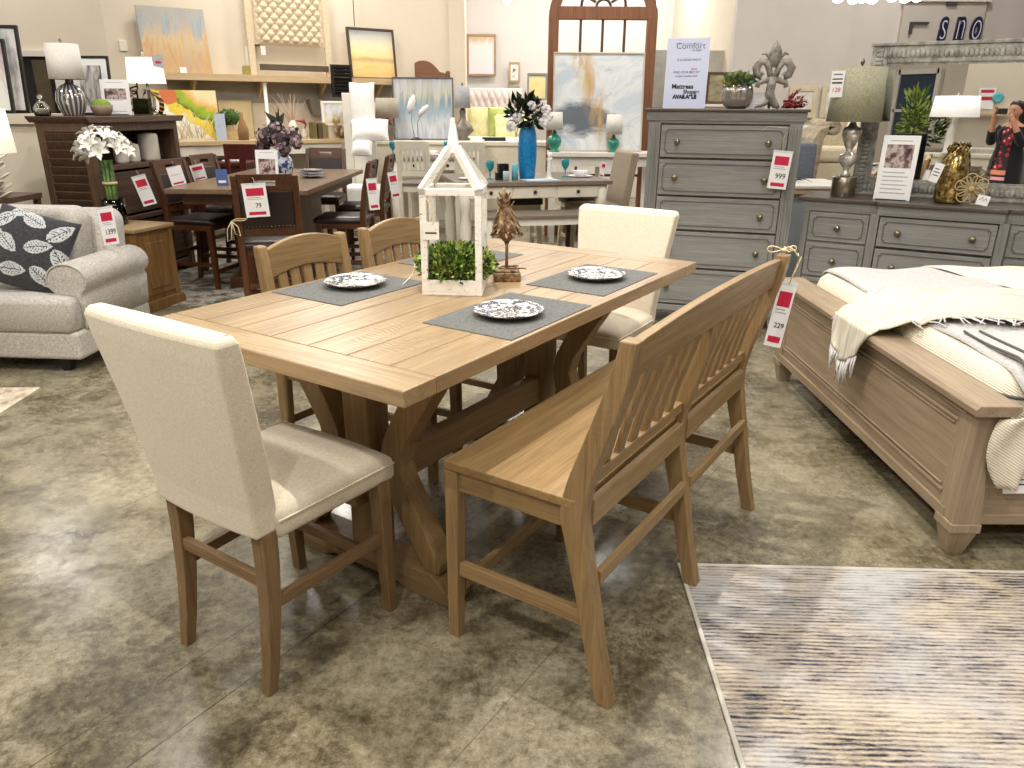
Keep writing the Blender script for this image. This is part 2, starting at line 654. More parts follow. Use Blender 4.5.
def slat_chair(label, loc, rz):
    t = thing('slat_back_chair', label, 'chair', loc, rz, 'slat-back oak chairs at the oak table')
    # front towards +x; origin under the seat centre
    for sy in (-1, 1):
        rg = []
        for x, z, d in ((-.255, 0, .036), (-.225, .15, .042), (-.2, .35, .05), (-.195, .55, .055), (-.215, .75, .052), (-.245, .95, .046), (-.258, 1.045, .04)):
            y = sy * .208
            rg.append([V((x - d / 2, y - .021, z)), V((x + d / 2, y - .021, z)), V((x + d / 2, y + .021, z)), V((x - d / 2, y + .021, z))])
        B().loft(rg, smooth=False).out('back_post', M_OAK_Z, t, bevel=.008, seg=3)
        B().bar((.215, sy * .2, .575), (.225, sy * .2, 0), .046, .046, (1, 0, 0), w2=.034, d2=.034).out('leg', M_OAK_Z, t, bevel=.003)
        B().bar((-.2, sy * .205, .25), (.215, sy * .2, .25), .034, .02, (0, 0, 1)).out('side_stretcher', M_OAK_X, t, bevel=.002)
    cr = []
    n = 14
    for j in range(n + 1):
        a = -1 + 2 * j / n
        cr.append((a * .19, 1.03 + .035 * (1 - a * a)))
    for j in range(n + 1):
        a = 1 - 2 * j / n
        cr.append((a * .19, .915 + .03 * (1 - a * a)))
    B().prism(cr, -.258, -.232, 'yz').out('crest_rail', M_OAK_Y, t, bevel=.003)
    B().bar((-.205, -.19, .655), (-.205, .19, .655), .04, .024, (0, 0, 1)).out('lower_rail', M_OAK_Y, t, bevel=.003)
    for k in range(5):
        y = -.13 + k * .065
        B().bar((-.205, y, .66), (-.243, y, .945), .042, .012, (0, 1, 0)).out('slat', M_OAK_Z, t, bevel=.002)
    b = B()
    b.prism([(-.21, -.2), (.245, -.232), (.255, -.2), (.255, .2), (.245, .232), (-.21, .2)], .578, .608, 'xy')
    b.out('seat', M_SEAT, t, bevel=.006)
    b = B()
    b.box(.195, .217, -.19, .19, .52, .578).box(-.2, .2, -.21, -.19, .52, .578).box(-.2, .2, .19, .21, .52, .578)
    b.out('apron', M_OAK_Y, t, bevel=.002)
    B().bar((.222, -.2, .18), (.222, .2, .18), .04, .022, (0, 0, 1)).out('front_stretcher', M_OAK_Y, t, bevel=.002)
    B().bar((-.21, -.205, .33), (-.21, .205, .33), .034, .02, (0, 0, 1)).out('rear_stretcher', M_OAK_Y, t, bevel=.002)
    return t


sc1 = slat_chair('oak slat-back chair behind the table, nearest the sofa', TW(-.148, .455), TYAW - pi / 2)
sc2 = dup(sc1, TW(.425, .47), TYAW - pi / 2 + rad(3), 'oak slat-back chair partly hidden behind the white lantern house')

# ================================================================= bench
t = thing('slat_back_bench', 'two-seat oak counter bench with slatted back and curved legs', 'bench', TW(-.045, -.7), TYAW)
OX, OY = -.045, -.7


def L(x, y, z):
    return V((x - OX, y - OY, z))


prof = [(-.992, 0, .044), (-.955, .15, .048), (-.925, .3, .053), (-.893, .45, .062), (-.873, .56, .07), (-.89, .66, .066), (-.925, .77, .06), (-.958, .87, .056), (-.985, .96, .05), (-1.002, 1.052, .044)]
def smooth3(pr, n=4):
    out = []
    for i in range(len(pr) - 1):
        p0, p1, p2, p3 = (V(pr[max(i - 1, 0)]), V(pr[i]), V(pr[i + 1]), V(pr[min(i + 2, len(pr) - 1)]))
        for k in range(n):
            u = k / n
            out.append(tuple((p1 * 2 + (p2 - p0) * u + (p0 * 2 - p1 * 5 + p2 * 4 - p3) * u * u + (p1 * 3 - p0 - p2 * 3 + p3) * u ** 3) * .5))
    return out + [tuple(pr[-1])]


for x in (-.697, -.036, .602):
    rg = []
    for y, z, d in smooth3(prof if x != -.036 else prof[:-3] + [(-.952, .88, .048), (-.971, .945, .018)]):
        top = 0
        rg.append([L(x - .024, y - d / 2, z - top), L(x + .024, y - d / 2, z - top), L(x + .024, y + d / 2, z - top), L(x - .024, y + d / 2, z - top)])
    B().loft(rg, smooth=False).out('back_post', M_OAK_Z, t, bevel=.004)
for x in (-.697, -.036, .602):
    B().bar(L(x, -.478, .578), L(x, -.472, 0), .046, .046, (1, 0, 0), w2=.036, d2=.036).out('leg', M_OAK_Z, t, bevel=.003)
    B().bar(L(x, -.478, .25), L(x, -.925, .25), .045, .024, (0, 0, 1)).out('end_stretcher', M_OAK_Y, t, bevel=.002)
b = B()
n = 6
b.box(-.722 - OX, .628 - OX, -.888 - OY, -.455 - OY, .58, .609)
b.out('seat', M_SEAT, t, bevel=.005, seg=3)
B().box(-.675 - OX, .58 - OX, -.483 - OY, -.465 - OY, .515, .58).out('front_apron', M_OAK_X, t, bevel=.002)
for s, x in ((-1, -.697), (1, .602)):
    B().box(x - .012 - OX, x + .012 - OX, -.86 - OY, -.49 - OY, .515, .58).out('side_apron', M_OAK_Y, t, bevel=.002)
B().box(-.672 - OX, .578 - OX, -.495 - OY, -.475 - OY, .16, .2).out('foot_rail', M_OAK_X, t, bevel=.002)
for x0, x1 in ((-.673, -.06), (-.012, .578)):
    a0, a1 = x0 - OX, x1 - OX
    B().box(a0, a1, -.915 - OY, -.893 - OY, .523, .598).out('rear_apron', M_OAK_X, t, bevel=.003)
    B().box(a0, a1, -.945 - OY, -.925 - OY, .352, .392).out('rear_stretcher', M_OAK_X, t, bevel=.002)
    B().bar((a0, -.893 - OY, .652), (a1, -.893 - OY, .652), .034, .03, (0, 0, 1)).out('lower_rail', M_OAK_X, t, bevel=.003)
    for k in range(6):
        x = a0 + (x1 - x0) * (k + 1) / 7
        pts = [(x, -.893 - OY, .665), (x, -.915 - OY, .76), (x, -.944 - OY, .85), (x, -.972 - OY, .945)]
        rg = []
        for p in pts:
            rg.append([V((p[0] - .023, p[1] - .007, p[2])), V((p[0] + .023, p[1] - .007, p[2])), V((p[0] + .023, p[1] + .007, p[2])), V((p[0] - .023, p[1] + .007, p[2]))])
        B().loft(rg, smooth=False).out('slat', M_OAK_Z, t, bevel=.002)
b = B()
n = 16
x0, x1 = -.672 - OX, .577 - OX
out = []
for j in range(n + 1):
    a = -1 + 2 * j / n
    out.append(((x0 + x1) / 2 + a * (x1 - x0) / 2, 1.037 + .018 * (1 - a * a)))
for j in range(n + 1):
    a = 1 - 2 * j / n
    out.append(((x0 + x1) / 2 + a * (x1 - x0) / 2, .932))
b.prism(out, -.988 - OY, -.960 - OY, 'xz', m=Matrix(((1, 0, 0, 0), (0, 1, -.19, .19 * .95), (0, 0, 1, 0), (0, 0, 0, 1))))
b.out('crest_rail', M_OAK_X, t, bevel=.004)

# price tag hanging from the far top corner of the bench
p = TW(.605, -1.0, .70)
price_tag('white and crimson price tag hanging off the end of the oak bench', p, TYAW - pi / 2 + rad(14), .062, .24, '229', tilt=rad(7),
          string=[(0, .001, .24), (.008, .01, .29), (.014, .01, .35), (.018, .0, .352), (.010, -.004, .29), (0, .001, .24)])
b = B()
c = TW(.60, -1.0, 1.064)
for a, r, lift in ((2.9, .06, .004), (.1, .045, .012), (-.5, .06, -.012), (-1.0, .035, .01)):
    pts = []
    for j in range(9):
        u = j / 8
        pts.append(c + V((cos(a) * r * sin(pi * u * .5) if lift < 0 else cos(a) * r * sin(pi * u), sin(a) * r * sin(pi * u) * .6, .012 * sin(2 * pi * u) + .004 + lift * u)))
    b.tube(pts, .0026, 6)
b.ell(c + V((0, 0, .004)), (.011, .011, .008), 8, 6)
tag(b.out('string_bow', M_STRING), 'cream string tied in a bow on top of the bench corner', 'string')

# ================================================================= placemats and plates
M_MAT = fabric('grey_placemat', S(72, 72, 70), S(116, 116, 112), 420, .5, blotch=.05)


def placemat(label, x0, x1, y0, y1, rz=0):
    c = TW((x0 + x1) / 2, (y0 + y1) / 2, TZ)
    o = B().box(-(x1 - x0) / 2, (x1 - x0) / 2, -(y1 - y0) / 2, (y1 - y0) / 2, 0, .003).out('placemat', M_MAT, loc=c, rz=TYAW + rz, bevel=.001)
    tag(o, label, 'placemat', 'grey woven placemats on the oak table')


placemat('grey woven placemat on the bench side, nearest the white lantern front', -.485, .01, -.53, -.195)
placemat('grey woven placemat on the bench side at the far end of the table', .155, .64, -.503, -.172)
placemat('grey woven placemat in front of the nearest slat-back chair', -.48, -.03, .165, .515)
placemat('grey woven placemat lying behind the bird statuette and white lantern', .19, .67, .17, .51)

m = Mat('plate_glaze')
co = m.coord()
q = m.sep(co)
an = m.math('ARCTAN2', q[1], q[0])
r = m.math('SQRT', m.math('ADD', m.math('MULTIPLY', q[0], q[0]), m.math('MULTIPLY', q[1], q[1])))
cx = m.n('ShaderNodeCombineXYZ')
m.l(m.math('MULTIPLY', an, 4.2), cx.inputs[0])
m.l(m.math('MULTIPLY', r, 75), cx.inputs[1])
vo = m.n('ShaderNodeTexVoronoi')
vo.inputs['Scale'].default_value = 1.0
m.l(cx.outputs[0], vo.inputs['Vector'])
spots = m.math('LESS_THAN', vo.outputs['Distance'], .60)
nz = m.math('GREATER_THAN', m.noise(co, 240, 2), .42)
ink = m.math('MULTIPLY', m.math('MULTIPLY', spots, nz), m.math('GREATER_THAN', q[2], .0045))
m.base(m.mix(ink, S(208, 203, 192), S(64, 68, 84))).rough(.25)
M_PLATE = m.m


def plate(label, x, y, r=.115):
    c = TW(x, y, TZ + .003)
    b = B()
    b.lathe([(0, .0), (r * .5, 0), (r * .55, .003), (r * .8, .012), (r, .021), (r * 1.005, .024), (r * .98, .0255), (r * .8, .017), (r * .6, .0085), (r * .5, .0065), (0, .0065)], n=40)
    tag(b.out('plate', M_PLATE, loc=c), label, 'plate', 'patterned plates on the oak table')


plate('white plate with dark leafy pattern, nearest the bench', -.262, -.37)
plate('white plate with dark leafy pattern at the far end of the table', .40, -.345)
plate('white plate with dark leafy pattern before the nearest slat-back chair', -.238, .336)

# ================================================================= white lantern house with greenery
M_CHIP = Mat('chippy_white')
co = M_CHIP.coord()
ch = M_CHIP.ramp(M_CHIP.noise(M_CHIP.coord((1, 1, 3)), 42, 5, .7), [(.33, S(122, 104, 84)), (.39, S(236, 230, 218)), (.7, S(246, 242, 234))])
M_CHIP.base(ch).rough(.6).bump(M_CHIP.noise(co, 60, 4), .3, .004)
M_CHIP = M_CHIP.m
t = thing('lantern_house', 'white distressed wooden lantern house with greenery inside on the oak table', 'lantern', TW(-.052, .004, TZ), TYAW + rad(-60))
h = .108
B().box(-h, h, -h, h, 0, .012).box(-h, h, -h, -h + .014, .012, .055).box(-h, h, h - .014, h, .012, .055).box(-h, -h + .014, -h + .014, h - .014, .012, .055).box(h - .014, h, -h + .014, h - .014, .012, .055).out('tray', M_CHIP, t, bevel=.002)
for sx in (-1, 1):
    for sy in (-1, 1):
        B().bar((sx * (h - .012), sy * (h - .012), .05), (sx * (h - .012), sy * (h - .012), .352), .024, .024, (1, 0, 0)).out('post', M_CHIP, t, bevel=.002)
b = B()
for s in (-1, 1):
    b.bar((-h, s * (h - .012), .36), (h, s * (h - .012), .36), .024, .024, (0, 0, 1))
    b.bar((s * (h - .012), -h, .36), (s * (h - .012), h, .36), .024, .024, (0, 0, 1))
b.out('eave_frame', M_CHIP, t, bevel=.002)
for sx in (-1, 1):
    for sy in (-1, 1):
        B().bar((sx * (h - .008), sy * (h - .008), .365), (sx * .012, sy * .012, .50), .026, .022).out('rafter', M_CHIP, t, bevel=.002)
B().bar((0, 0, .485), (0, 0, .60), .046, .046, (1, 0, 0), w2=.012, d2=.012).out('spire', M_CHIP, t, bevel=.002)
M_LEAF1 = plain('boxwood_leaf', S(92, 128, 44), .5, var=.3, scale=40)
M_LEAF2 = plain('boxwood_light', S(176, 192, 96), .5, var=.2, scale=40)
M_LEAF3 = plain('boxwood_dark', S(44, 66, 26), .55, var=.3, scale=40)


def foliage(name, parent, mats, n, fn, size, flat=.45, seed=1, curl=.3):
    """n small leaf blades placed by fn(rng)->(point, outward direction)"""
    rg = random.Random(seed)
    b = B()
    for i in range(n):
        p, d = fn(rg)
        p, d = V(p), V(d).normalized()
        s = size * rg.uniform(.6, 1.25)
        a = d.orthogonal().normalized()
        a.rotate(Matrix.Rotation(rg.uniform(0, 2 * pi), 3, d))
        nrm = d.cross(a)
        tip = p + d * s
        mid = p + d * s * .5 + nrm * s * curl * .3
        w = a * s * flat * .5
        b.add([p, mid + w, tip, mid - w, p + nrm * s * .04], [(0, 1, 2), (0, 2, 3)], True, rg.randrange(len(mats)))
    return b.out(name, mats, parent, fix=False)


def bushy(cx, cy, cz, rx, ry, rz_, up=.35):
    def fn(rg):
        while True:
            q = V((rg.uniform(-1, 1), rg.uniform(-1, 1), rg.uniform(-1, 1)))
            if .35 < q.length < 1:
                break
        return (cx + q.x * rx, cy + q.y * ry, cz + q.z * rz_), (q.x + rg.uniform(-.5, .5), q.y + rg.uniform(-.5, .5), q.z + up + rg.uniform(-.4, .5))
    return fn


t2 = thing('boxwood_plant', 'bushy green faux boxwood filling the white lantern house', 'plant', TW(-.052, .004, TZ + .0125), TYAW + rad(-60))
foliage('foliage', t2, [M_LEAF1, M_LEAF2, M_LEAF3, M_LEAF2], 3600, bushy(0, 0, .082, .142, .132, .07), .02, .62, 3)
b = B()
rg = random.Random(5)
for k in range(40):
    a, r = rg.uniform(0, 6.28), rg.uniform(.01, .07)
    b.tube([(cos(a) * r * .4, sin(a) * r * .4, 0), (cos(a) * r, sin(a) * r, .06), (cos(a) * r * 1.5, sin(a) * r * 1.5, .11)], .0016, 5)
b.out('stem', M_LEAF3, t2)
# paper tag on the lantern and ribbon ends
b = B()
r0, r1 = atz(412, 276, TZ + .012), atz(403, 285, TZ + .004)
b.tube([V((.012, .012, .045)), V((.006, .004, .022)), (r0 - r0), (r1 - r0).lerp(V((0, 0, 0)), .4), r1 - r0], .005, 6, flat=.25)
o = b.out('ribbon', M_PAPER, loc=r0)
tag(o, 'loose white ribbon trailing beside the lantern house greenery', 'ribbon')
t3 = thing('lantern_tag', 'small white paper tag hung on the left post of the lantern house', 'tag', TW(-.052, .004, TZ + .2) + V((-.075, -.11, 0)), rad(-3))
B().box(-.028, .028, -.001, .001, 0, .06).out('card', M_CHIP, t3)
B().box(-.02, .02, -.0018, -.001, .02, .026).out('small_print', M_INK, t3)
B().tube([(0, 0, .06), (.01, .004, .1), (-.02, .006, .15)], .0012, 5).out('string', M_STRING, t3)

# ================================================================= bird statuette
m = Mat('rusty_bronze')
co = m.coord()
fq = m.noise(co, 45, 5, .7)
m.base(m.ramp(fq, [(.32, S(58, 40, 28)), (.48, S(122, 92, 62)), (.6, S(168, 140, 104)), (.7, S(92, 66, 44))])).rough(.6)
m.set(Metallic=.35)
m.bump(m.noise(co, 90, 4), .8, .006)
M_RUST = m.m
t = thing('bird_statuette', 'rusty brown bird statuette on a stem and block base on the table', 'statuette', TW(.19, -.06, TZ), TYAW + rad(-52))
b = B()
b.box(-.052, .052, -.045, .045, 0, .034).box(-.044, .044, -.038, .038, .034, .044)
b.out('base', M_RUST, t, bevel=.004)
b = B()
b.tube([(0, 0, .04), (.0, 0, .17)], .006, 8)
b.tube([(0, 0, .135), (.022, .0, .185)], .005, 6)
b.tube([(0, 0, .135), (-.022, 0, .185)], .005, 6)
b.out('stem', M_RUST, t)
b = B()
prof = [(.014, .150), (.030, .168), (.045, .188), (.049, .208), (.045, .228), (.035, .250), (.026, .270), (.019, .290), (.015, .308), (.010, .330), (.003, .352)]
rings = []
for r_, z in prof:
    xc = -.012 * max(0, (z - .2)) / .15
    rings.append([V((xc + r_ * cos(2 * pi * k / 14), r_ * .85 * sin(2 * pi * k / 14), z)) for k in range(14)])
b.loft(rings)
rg = random.Random(41)
for j in range(9):
    z = .185 + .0165 * j
    r_ = .049 if z < .215 else max(.012, .049 - (z - .215) * .34)
    for k in range(max(5, 11 - j)):
        a_ = 2 * pi * (k + .5 * (j % 2)) / max(5, 11 - j) + rg.uniform(-.15, .15)
        d_ = V((cos(a_), .85 * sin(a_), 0))
        c_ = V((-.012 * max(0, z - .2) / .15, 0, z))
        up_ = 1 if j > 5 else -1
        p0_ = c_ + d_ * r_ * .9
        p1_ = c_ + d_ * (r_ + .009) + V((0, 0, .017 * up_))
        b.bar(p0_, p1_, .016, .004, V((-sin(a_), cos(a_), 0)), w2=.005)
for s_ in (-1, 1):
    b.bar((s_ * .040, .0, .205), (s_ * .062, .0, .172), .030, .008, (0, 1, 0), w2=.010)
b.out('bird_body', M_RUST, t)
B().bar((-.05, .012, .046), (.075, -.02, .047), .022, .004, (0, 1, 0), w2=.004).bar((-.02, .03, .047), (.05, .03, .048), .016, .004, (0, 1, 0), w2=.004).out('leaf_feather', M_RUST, t)

# ================================================================= room shell
M_WALL = plain('cream_plaster', S(226, 214, 194), .8, var=.02, scale=2)
M_WALL2 = plain('warm_grey_plaster', S(214, 205, 196), .8, var=.02, scale=2)
M_WALL3 = plain('pale_plaster', S(226, 220, 214), .8, var=.02, scale=2)
M_CEIL = plain('grey_ceiling', S(176, 174, 170), .85, var=.03)
CZ = 4.4


def wall(name, x0, y0, x1, y1, mat, th=.12, z1=CZ):
    d = V((x1 - x0, y1 - y0, 0))
    n = V((-d.y, d.x, 0)).normalized() * th
    b = B()
    b.prism([(x0, y0), (x1, y1), (x1 + n.x, y1 + n.y), (x0 + n.x, y0 + n.y)], 0, z1, 'xy')
    return struct(name, b, mat)


WLY = 9.4
ax = aty(103, 20, WLY).x
wall('wall_left', -11, WLY, ax, WLY, M_WALL)
WB0 = V((ax, WLY, 0))
WBD = V((cos(rad(35)), sin(rad(35)), 0))
WBN = V((sin(rad(35)), -cos(rad(35)), 0))      # towards the room
WB1 = WB0 + WBD * 4.75
wall('wall_back_left', WB0.x, WB0.y, WB1.x, WB1.y, M_WALL)
wall('wall_far', WB1.x - 1.5, 14.2, 4.2, 14.2, M_WALL3)
wall('wall_far_side', WB1.x - .1, WB1.y, WB1.x - .1, 14.2, M_WALL3, th=.12)
WRX, WRY = aty(735, 30, 10.2).x, 10.2
wall('wall_right_return', WRX, 14.2, WRX, WRY + .12, M_WALL)
wall('wall_right', WRX, WRY, 10, WRY, M_WALL2)
wall('wall_side_right', 10, WRY, 10, -6, M_WALL2)
wall('wall_rear', 10, -6, -11, -6, M_WALL)
wall('wall_side_left', -11, -6, -11, WLY, M_WALL)
struct('ceiling', B().box(-11.5, 10.5, -6.5, 14.8, CZ, CZ + .1), M_CEIL)
b = B()
b.prism([(WB1.x - .42, WB1.y - .12), (WB1.x + .06, WB1.y - .12), (WB1.x + .06, WB1.y + .25), (WB1.x - .42, WB1.y + .25)], 0, CZ, 'xy')
struct('column_back', b, M_WALL)

# ================================================================= grey bedroom furniture
M_GREY = wood('weathered_grey_x', S(124, 122, 118), S(164, 162, 156), 'x', .8, .5, bump=.1)
M_GREYZ = wood('weathered_grey_z', S(118, 116, 112), S(158, 156, 150), 'z', .8, .5, bump=.1)
M_GREYTOP = wood('dark_grey_top', S(70, 62, 56), S(108, 98, 90), 'x', .8, .3, bump=.08)
M_GROOVE = plain('grey_groove', S(100, 97, 90), .7)
M_KNOB = plain('antique_brass', S(150, 138, 112), .3, metal=.9)


def drawer(parent, x0, x1, z0, z1, knobs, y=0.0, mat=None, kmat=None, step=.014):
    mat = mat or M_GREY
    d = B().box(x0 + .004, x1 - .004, y - .012, y + .02, z0 + .004, z1 - .004).out('drawer', mat, parent, bevel=.002)
    ix0, ix1, iz0, iz1 = x0 + .035, x1 - .035, z0 + .032, z1 - .032
    b = B()
    t = .009
    c = step
    pts = [(ix0 + c, iz0), (ix1 - c, iz0), (ix1 - c, iz0 + c), (ix1, iz0 + c), (ix1, iz1 - c), (ix1 - c, iz1 - c), (ix1 - c, iz1), (ix0 + c, iz1), (ix0 + c, iz1 - c), (ix0, iz1 - c), (ix0, iz0 + c), (ix0 + c, iz0 + c)]
    for i in range(len(pts)):
        p, q = pts[i], pts[(i + 1) % len(pts)]
        b.bar((p[0], y - .013, p[1]), (q[0], y - .013, q[1]), .006, .006, (0, 1, 0))
    b.out('moulding', M_GROOVE, d)
    for kx in knobs:
        zc = (z0 + z1) / 2
        rot = Matrix.Rotation(pi / 2, 3, 'X')
        B().lathe([(.017, 0), (.018, .004), (.009, .008), (.008, .016), (.019, .022), (.021, .028), (.016, .036), (0, .039)], (kx, y - .012, zc), 14, m=rot).out('knob', kmat or M_KNOB, d)
    return d


CHO, CHY = V((.936, 5.664, 0)), rad(-16.8)
t = thing('tall_chest', 'tall grey weathered five-drawer chest with dark top behind the oak table', 'chest of drawers', CHO, CHY)
W_, D_, H_ = 1.095, .46, 1.548
b = B()
b.box(.035, W_ - .035, .02, D_, .13, 1.455)
b.out('body', M_GREYZ, t)
b = B()
b.box(-.005, W_ + .005, -.03, D_ + .01, 1.528, H_)
b.out('top', M_GREYTOP, t, bevel=.006)
b = B()
b.box(.012, W_ - .012, -.012, D_, 1.47, 1.528).box(.025, W_ - .025, .0, D_, 1.45, 1.47)
n = 52
for k in range(n):
    x = .02 + (W_ - .04) * k / n
    b.box(x, x + (W_ - .04) / n * .55, -.018, -.011, 1.485, 1.525)
b.out('frieze', M_GREY, t)
for x0 in (.03, W_ - .115):
    b = B()
    b.box(x0, x0 + .085, -.014, .05, .13, 1.45)
    for k in range(3):
        b.box(x0 + .016 + k * .02, x0 + .028 + k * .02, -.019, -.013, .2, 1.42)
    b.out('corner_post', M_GREYZ, t, bevel=.003)
rows = [1.445, 1.213, .952, .708, .43, .15]
for k in range(5):
    drawer(t, .118, W_ - .118, rows[k + 1] + .004, rows[k] - .004, (.24, W_ - .24))
b = B().box(.03, W_ - .03, -.01, D_, .1, .145)
b.out('plinth_rail', M_GREY, t, bevel=.004)
for x in (.07, W_ - .07):
    for y in (.04, D_ - .05):
        B().bar((x, y, .1), (x, y, 0), .075, .075, (1, 0, 0), w2=.04, d2=.04).out('foot', M_GREYZ, t)


def CH(x, y, z=1.548):
    return CHO + Matrix.Rotation(CHY, 3, 'Z') @ V((x, y, z))


price_tag('white and crimson 999 price tag hanging on the tall grey chest', CH(.94, -.06, 1.03), CHY, .125, .24, '999', tilt=rad(4), string=[(0, .0, .24), (-.02, .02, .33), (.02, .03, .40), (-.13, .03, .40), (-.16, .025, .37)])

DRO, DRY = V((2.025, 5.426, 0)), rad(-31.4)
t = thing('low_dresser', 'wide grey weathered dresser with dark top behind the bed', 'dresser', DRO, DRY)
W_, D_, H_ = 1.76, .48, .97
b = B()
b.box(.05, W_ - .05, .03, D_ - .01, .12, .885)
b.out('body', M_GREYZ, t)
B().prism([(-.01, 0), (.49, 0), (.51, -.035), (1.25, -.035), (1.27, 0), (W_ + .01, 0), (W_ + .01, D_), (-.01, D_)], .945, H_, 'xy').out('top', M_GREYTOP, t, bevel=.005)
b = B()
b.prism([(.02, .018), (.5, .018), (.515, -.015), (1.245, -.015), (1.26, .018), (W_ - .02, .018), (W_ - .02, D_ - .01), (.02, D_ - .01)], .88, .945, 'xy')
for k in range(80):
    x = .03 + (W_ - .06) * k / 80
    y = -.02 if .52 < x < 1.235 else .013
    b.box(x, x + .012, y, y + .006, .893, .935)
b.out('frieze', M_GREY, t)
for x0, x1, y in ((.035, .075, .012), (.475, .53, -.012), (1.225, 1.28, -.012), (W_ - .075, W_ - .035, .012)):
    B().box(x0, x1, y, .06, .12, .88).out('corner_post', M_GREYZ, t, bevel=.003)
zz = [.872, .66, .41, .14]
for r in range(3):
    z1, z0 = zz[r], zz[r + 1] + .01
    drawer(t, .078, .472, z0, z1, (.275,), y=.028)
    drawer(t, .533, 1.222, z0, z1, (.66, 1.095), y=.004)
    drawer(t, 1.283, W_ - .078, z0, z1, (1.48,), y=.028)
B().box(.04, W_ - .04, .005, D_ - .02, .09, .14).out('plinth_rail', M_GREY, t)
for x in (.08, W_ - .08):
    for y in (.06, D_ - .06):
        B().bar((x, y, .1), (x, y, 0), .07, .07, (1, 0, 0), w2=.04, d2=.04).out('foot', M_GREYZ, t)


def DR(x, y, z=.97):
    return DRO + Matrix.Rotation(DRY, 3, 'Z') @ V((x, y, z))


# mirror standing on the dresser
M_SILV = Mat('silver_grey_frame')
co = M_SILV.coord()
M_SILV.base(M_SILV.ramp(M_SILV.noise(co, 22, 5), [(.35, S(128, 124, 116)), (.65, S(186, 182, 172))])).rough(.45).bump(M_SILV.noise(co, 55, 3), .5, .006)
M_SILV = M_SILV.m
m = Mat('mirror_silver')
m.base((.92, .93, .93, 1)).rough(.004)
m.set(Metallic=1.0)
M_MIRROR = m.m
t = thing('wall_mirror', 'large rectangular mirror in carved silver-grey frame standing on the dresser', 'mirror', DR(.88, .43), DRY)
hw, fw, z1 = .615, .108, .985
b = B()
for x0, x1, a0, a1 in ((-hw, -hw + fw, 0, z1), (hw - fw, hw, 0, z1), (-hw + fw, hw - fw, 0, fw), (-hw + fw, hw - fw, z1 - fw, z1)):
    b.box(x0, x1, -.02, .02, a0, a1)
b.out('frame', M_SILV, t, bevel=.006)
b = B()
for a in range(34):
    z = .03 + .925 * a / 33
    for s in (-1, 1):
        b.ell((s * (hw - fw * .5), -.021, z), (.028, .008, .016), 8, 6)
for a in range(40):
    x = -hw + .06 + (2 * hw - .12) * a / 39
    for z in (fw * .5, z1 - fw * .5):
        b.ell((x, -.021, z), (.016, .008, .026), 8, 6)
b.out('carving', M_SILV, t)
for a0, a1 in ((z1, z1 + .022), (-.0, .018)):
    B().box(-hw - .01, hw + .01, -.03, .022, a0, a1).out('cornice', M_SILV, t, bevel=.004)
b = B()
b.box(-hw + fw - .002, hw - fw + .002, -.004, .004, fw - .002, z1 - fw + .002)
b.out('glass', M_MIRROR, t)
b = B()
for x0, x1, a0, a1 in ((-hw + fw, -hw + fw + .012, fw, z1 - fw), (hw - fw - .012, hw - fw, fw, z1 - fw), (-hw + fw, hw - fw, fw, fw + .012), (-hw + fw, hw - fw, z1 - fw - .012, z1 - fw)):
    b.box(x0, x1, -.012, -.003, a0, a1)
b.out('inner_bead', M_SILV, t)

# ----------------------------------------------------------------- on the dresser
M_SHADE = fabric('olive_linen_shade', S(150, 147, 122), S(190, 186, 158), 240, .4)
M_STEEL = plain('brushed_nickel', S(150, 140, 124), .28, metal=.9)
M_MERC = Mat('mercury_glass')
co = M_MERC.coord()
M_MERC.base(M_MERC.ramp(M_MERC.noise(co, 30, 4), [(.4, S(190, 182, 164)), (.6, S(246, 244, 238))])).rough(.16)
M_MERC.set(Metallic=.5)
M_MERC = M_MERC.m
t = thing('table_lamp', 'silver baluster table lamp with wide olive drum shade on the dresser', 'lamp', DR(.245, .2), DRY)
B().lathe([(0, 0), (.078, 0), (.08, .004), (.08, .13), (.076, .136), (0, .136)], n=28).out('base', M_STEEL, t)
B().lathe([(.03, .136), (.035, .15), (.018, .17), (.022, .19), (.05, .225), (.062, .255), (.058, .28), (.025, .3), (.02, .315), (.035, .345), (.06, .4), (.068, .44), (.05, .462), (.03, .47), (.02, .49), (.014, .5), (.014, .56), (0, .56)], n=24).out('baluster', M_MERC, t)
b = B()
b.lathe([(.178, .50), (.16, .845), (.157, .845), (.175, .50), (.178, .50)], n=40)
me = b.out('shade', M_SHADE, t)
b = B()
for k in range(3):
    a = 2 * pi * k / 3
    b.bar((0, 0, .845), (.157 * cos(a), .157 * sin(a), .84), .004, .004)
b.tube([(0, 0, .55), (0, 0, .86)], .005, 6)
b.ell((0, 0, .878), (.014, .014, .024), 10, 8)
b.out('finial', M_STEEL, t)
t = thing('lamp_tag', 'small white price label hanging at the rim of the olive drum shade', 'price label', DR(.128, .055, 1.625), DRY + rad(-14), None)
B().box(-.045, .045, -.001, .001, 0, .165).out('card', M_PAPER, t)
B().box(-.035, .035, -.0018, -.001, .11, .118).box(-.035, .035, -.0018, -.001, .085, .096).box(-.03, .03, -.0018, -.001, .14, .146).out('small_print', M_INK, t)
text('128', .04, M_RED, t, (0, -.0018, .045), (pi / 2, 0, 0), name='price_figures')
B().tube([(0, .001, .165), (.02, .015, .19), (.03, .03, .192)], .001, 4).out('string', M_STRING, t)

M_PHOTO = Mat('room_photo')
co = M_PHOTO.coord((9, 9, 9))
M_PHOTO.base(M_PHOTO.ramp(M_PHOTO.noise(co, 1.6, 5, .6), [(.36, S(60, 44, 46)), (.46, S(122, 92, 90)), (.56, S(206, 190, 184)), (.64, S(150, 110, 96))])).rough(.2)
M_PHOTO = M_PHOTO.m
M_ACRYL = glass('clear_acrylic', (.97, .98, .98, 1), .03)


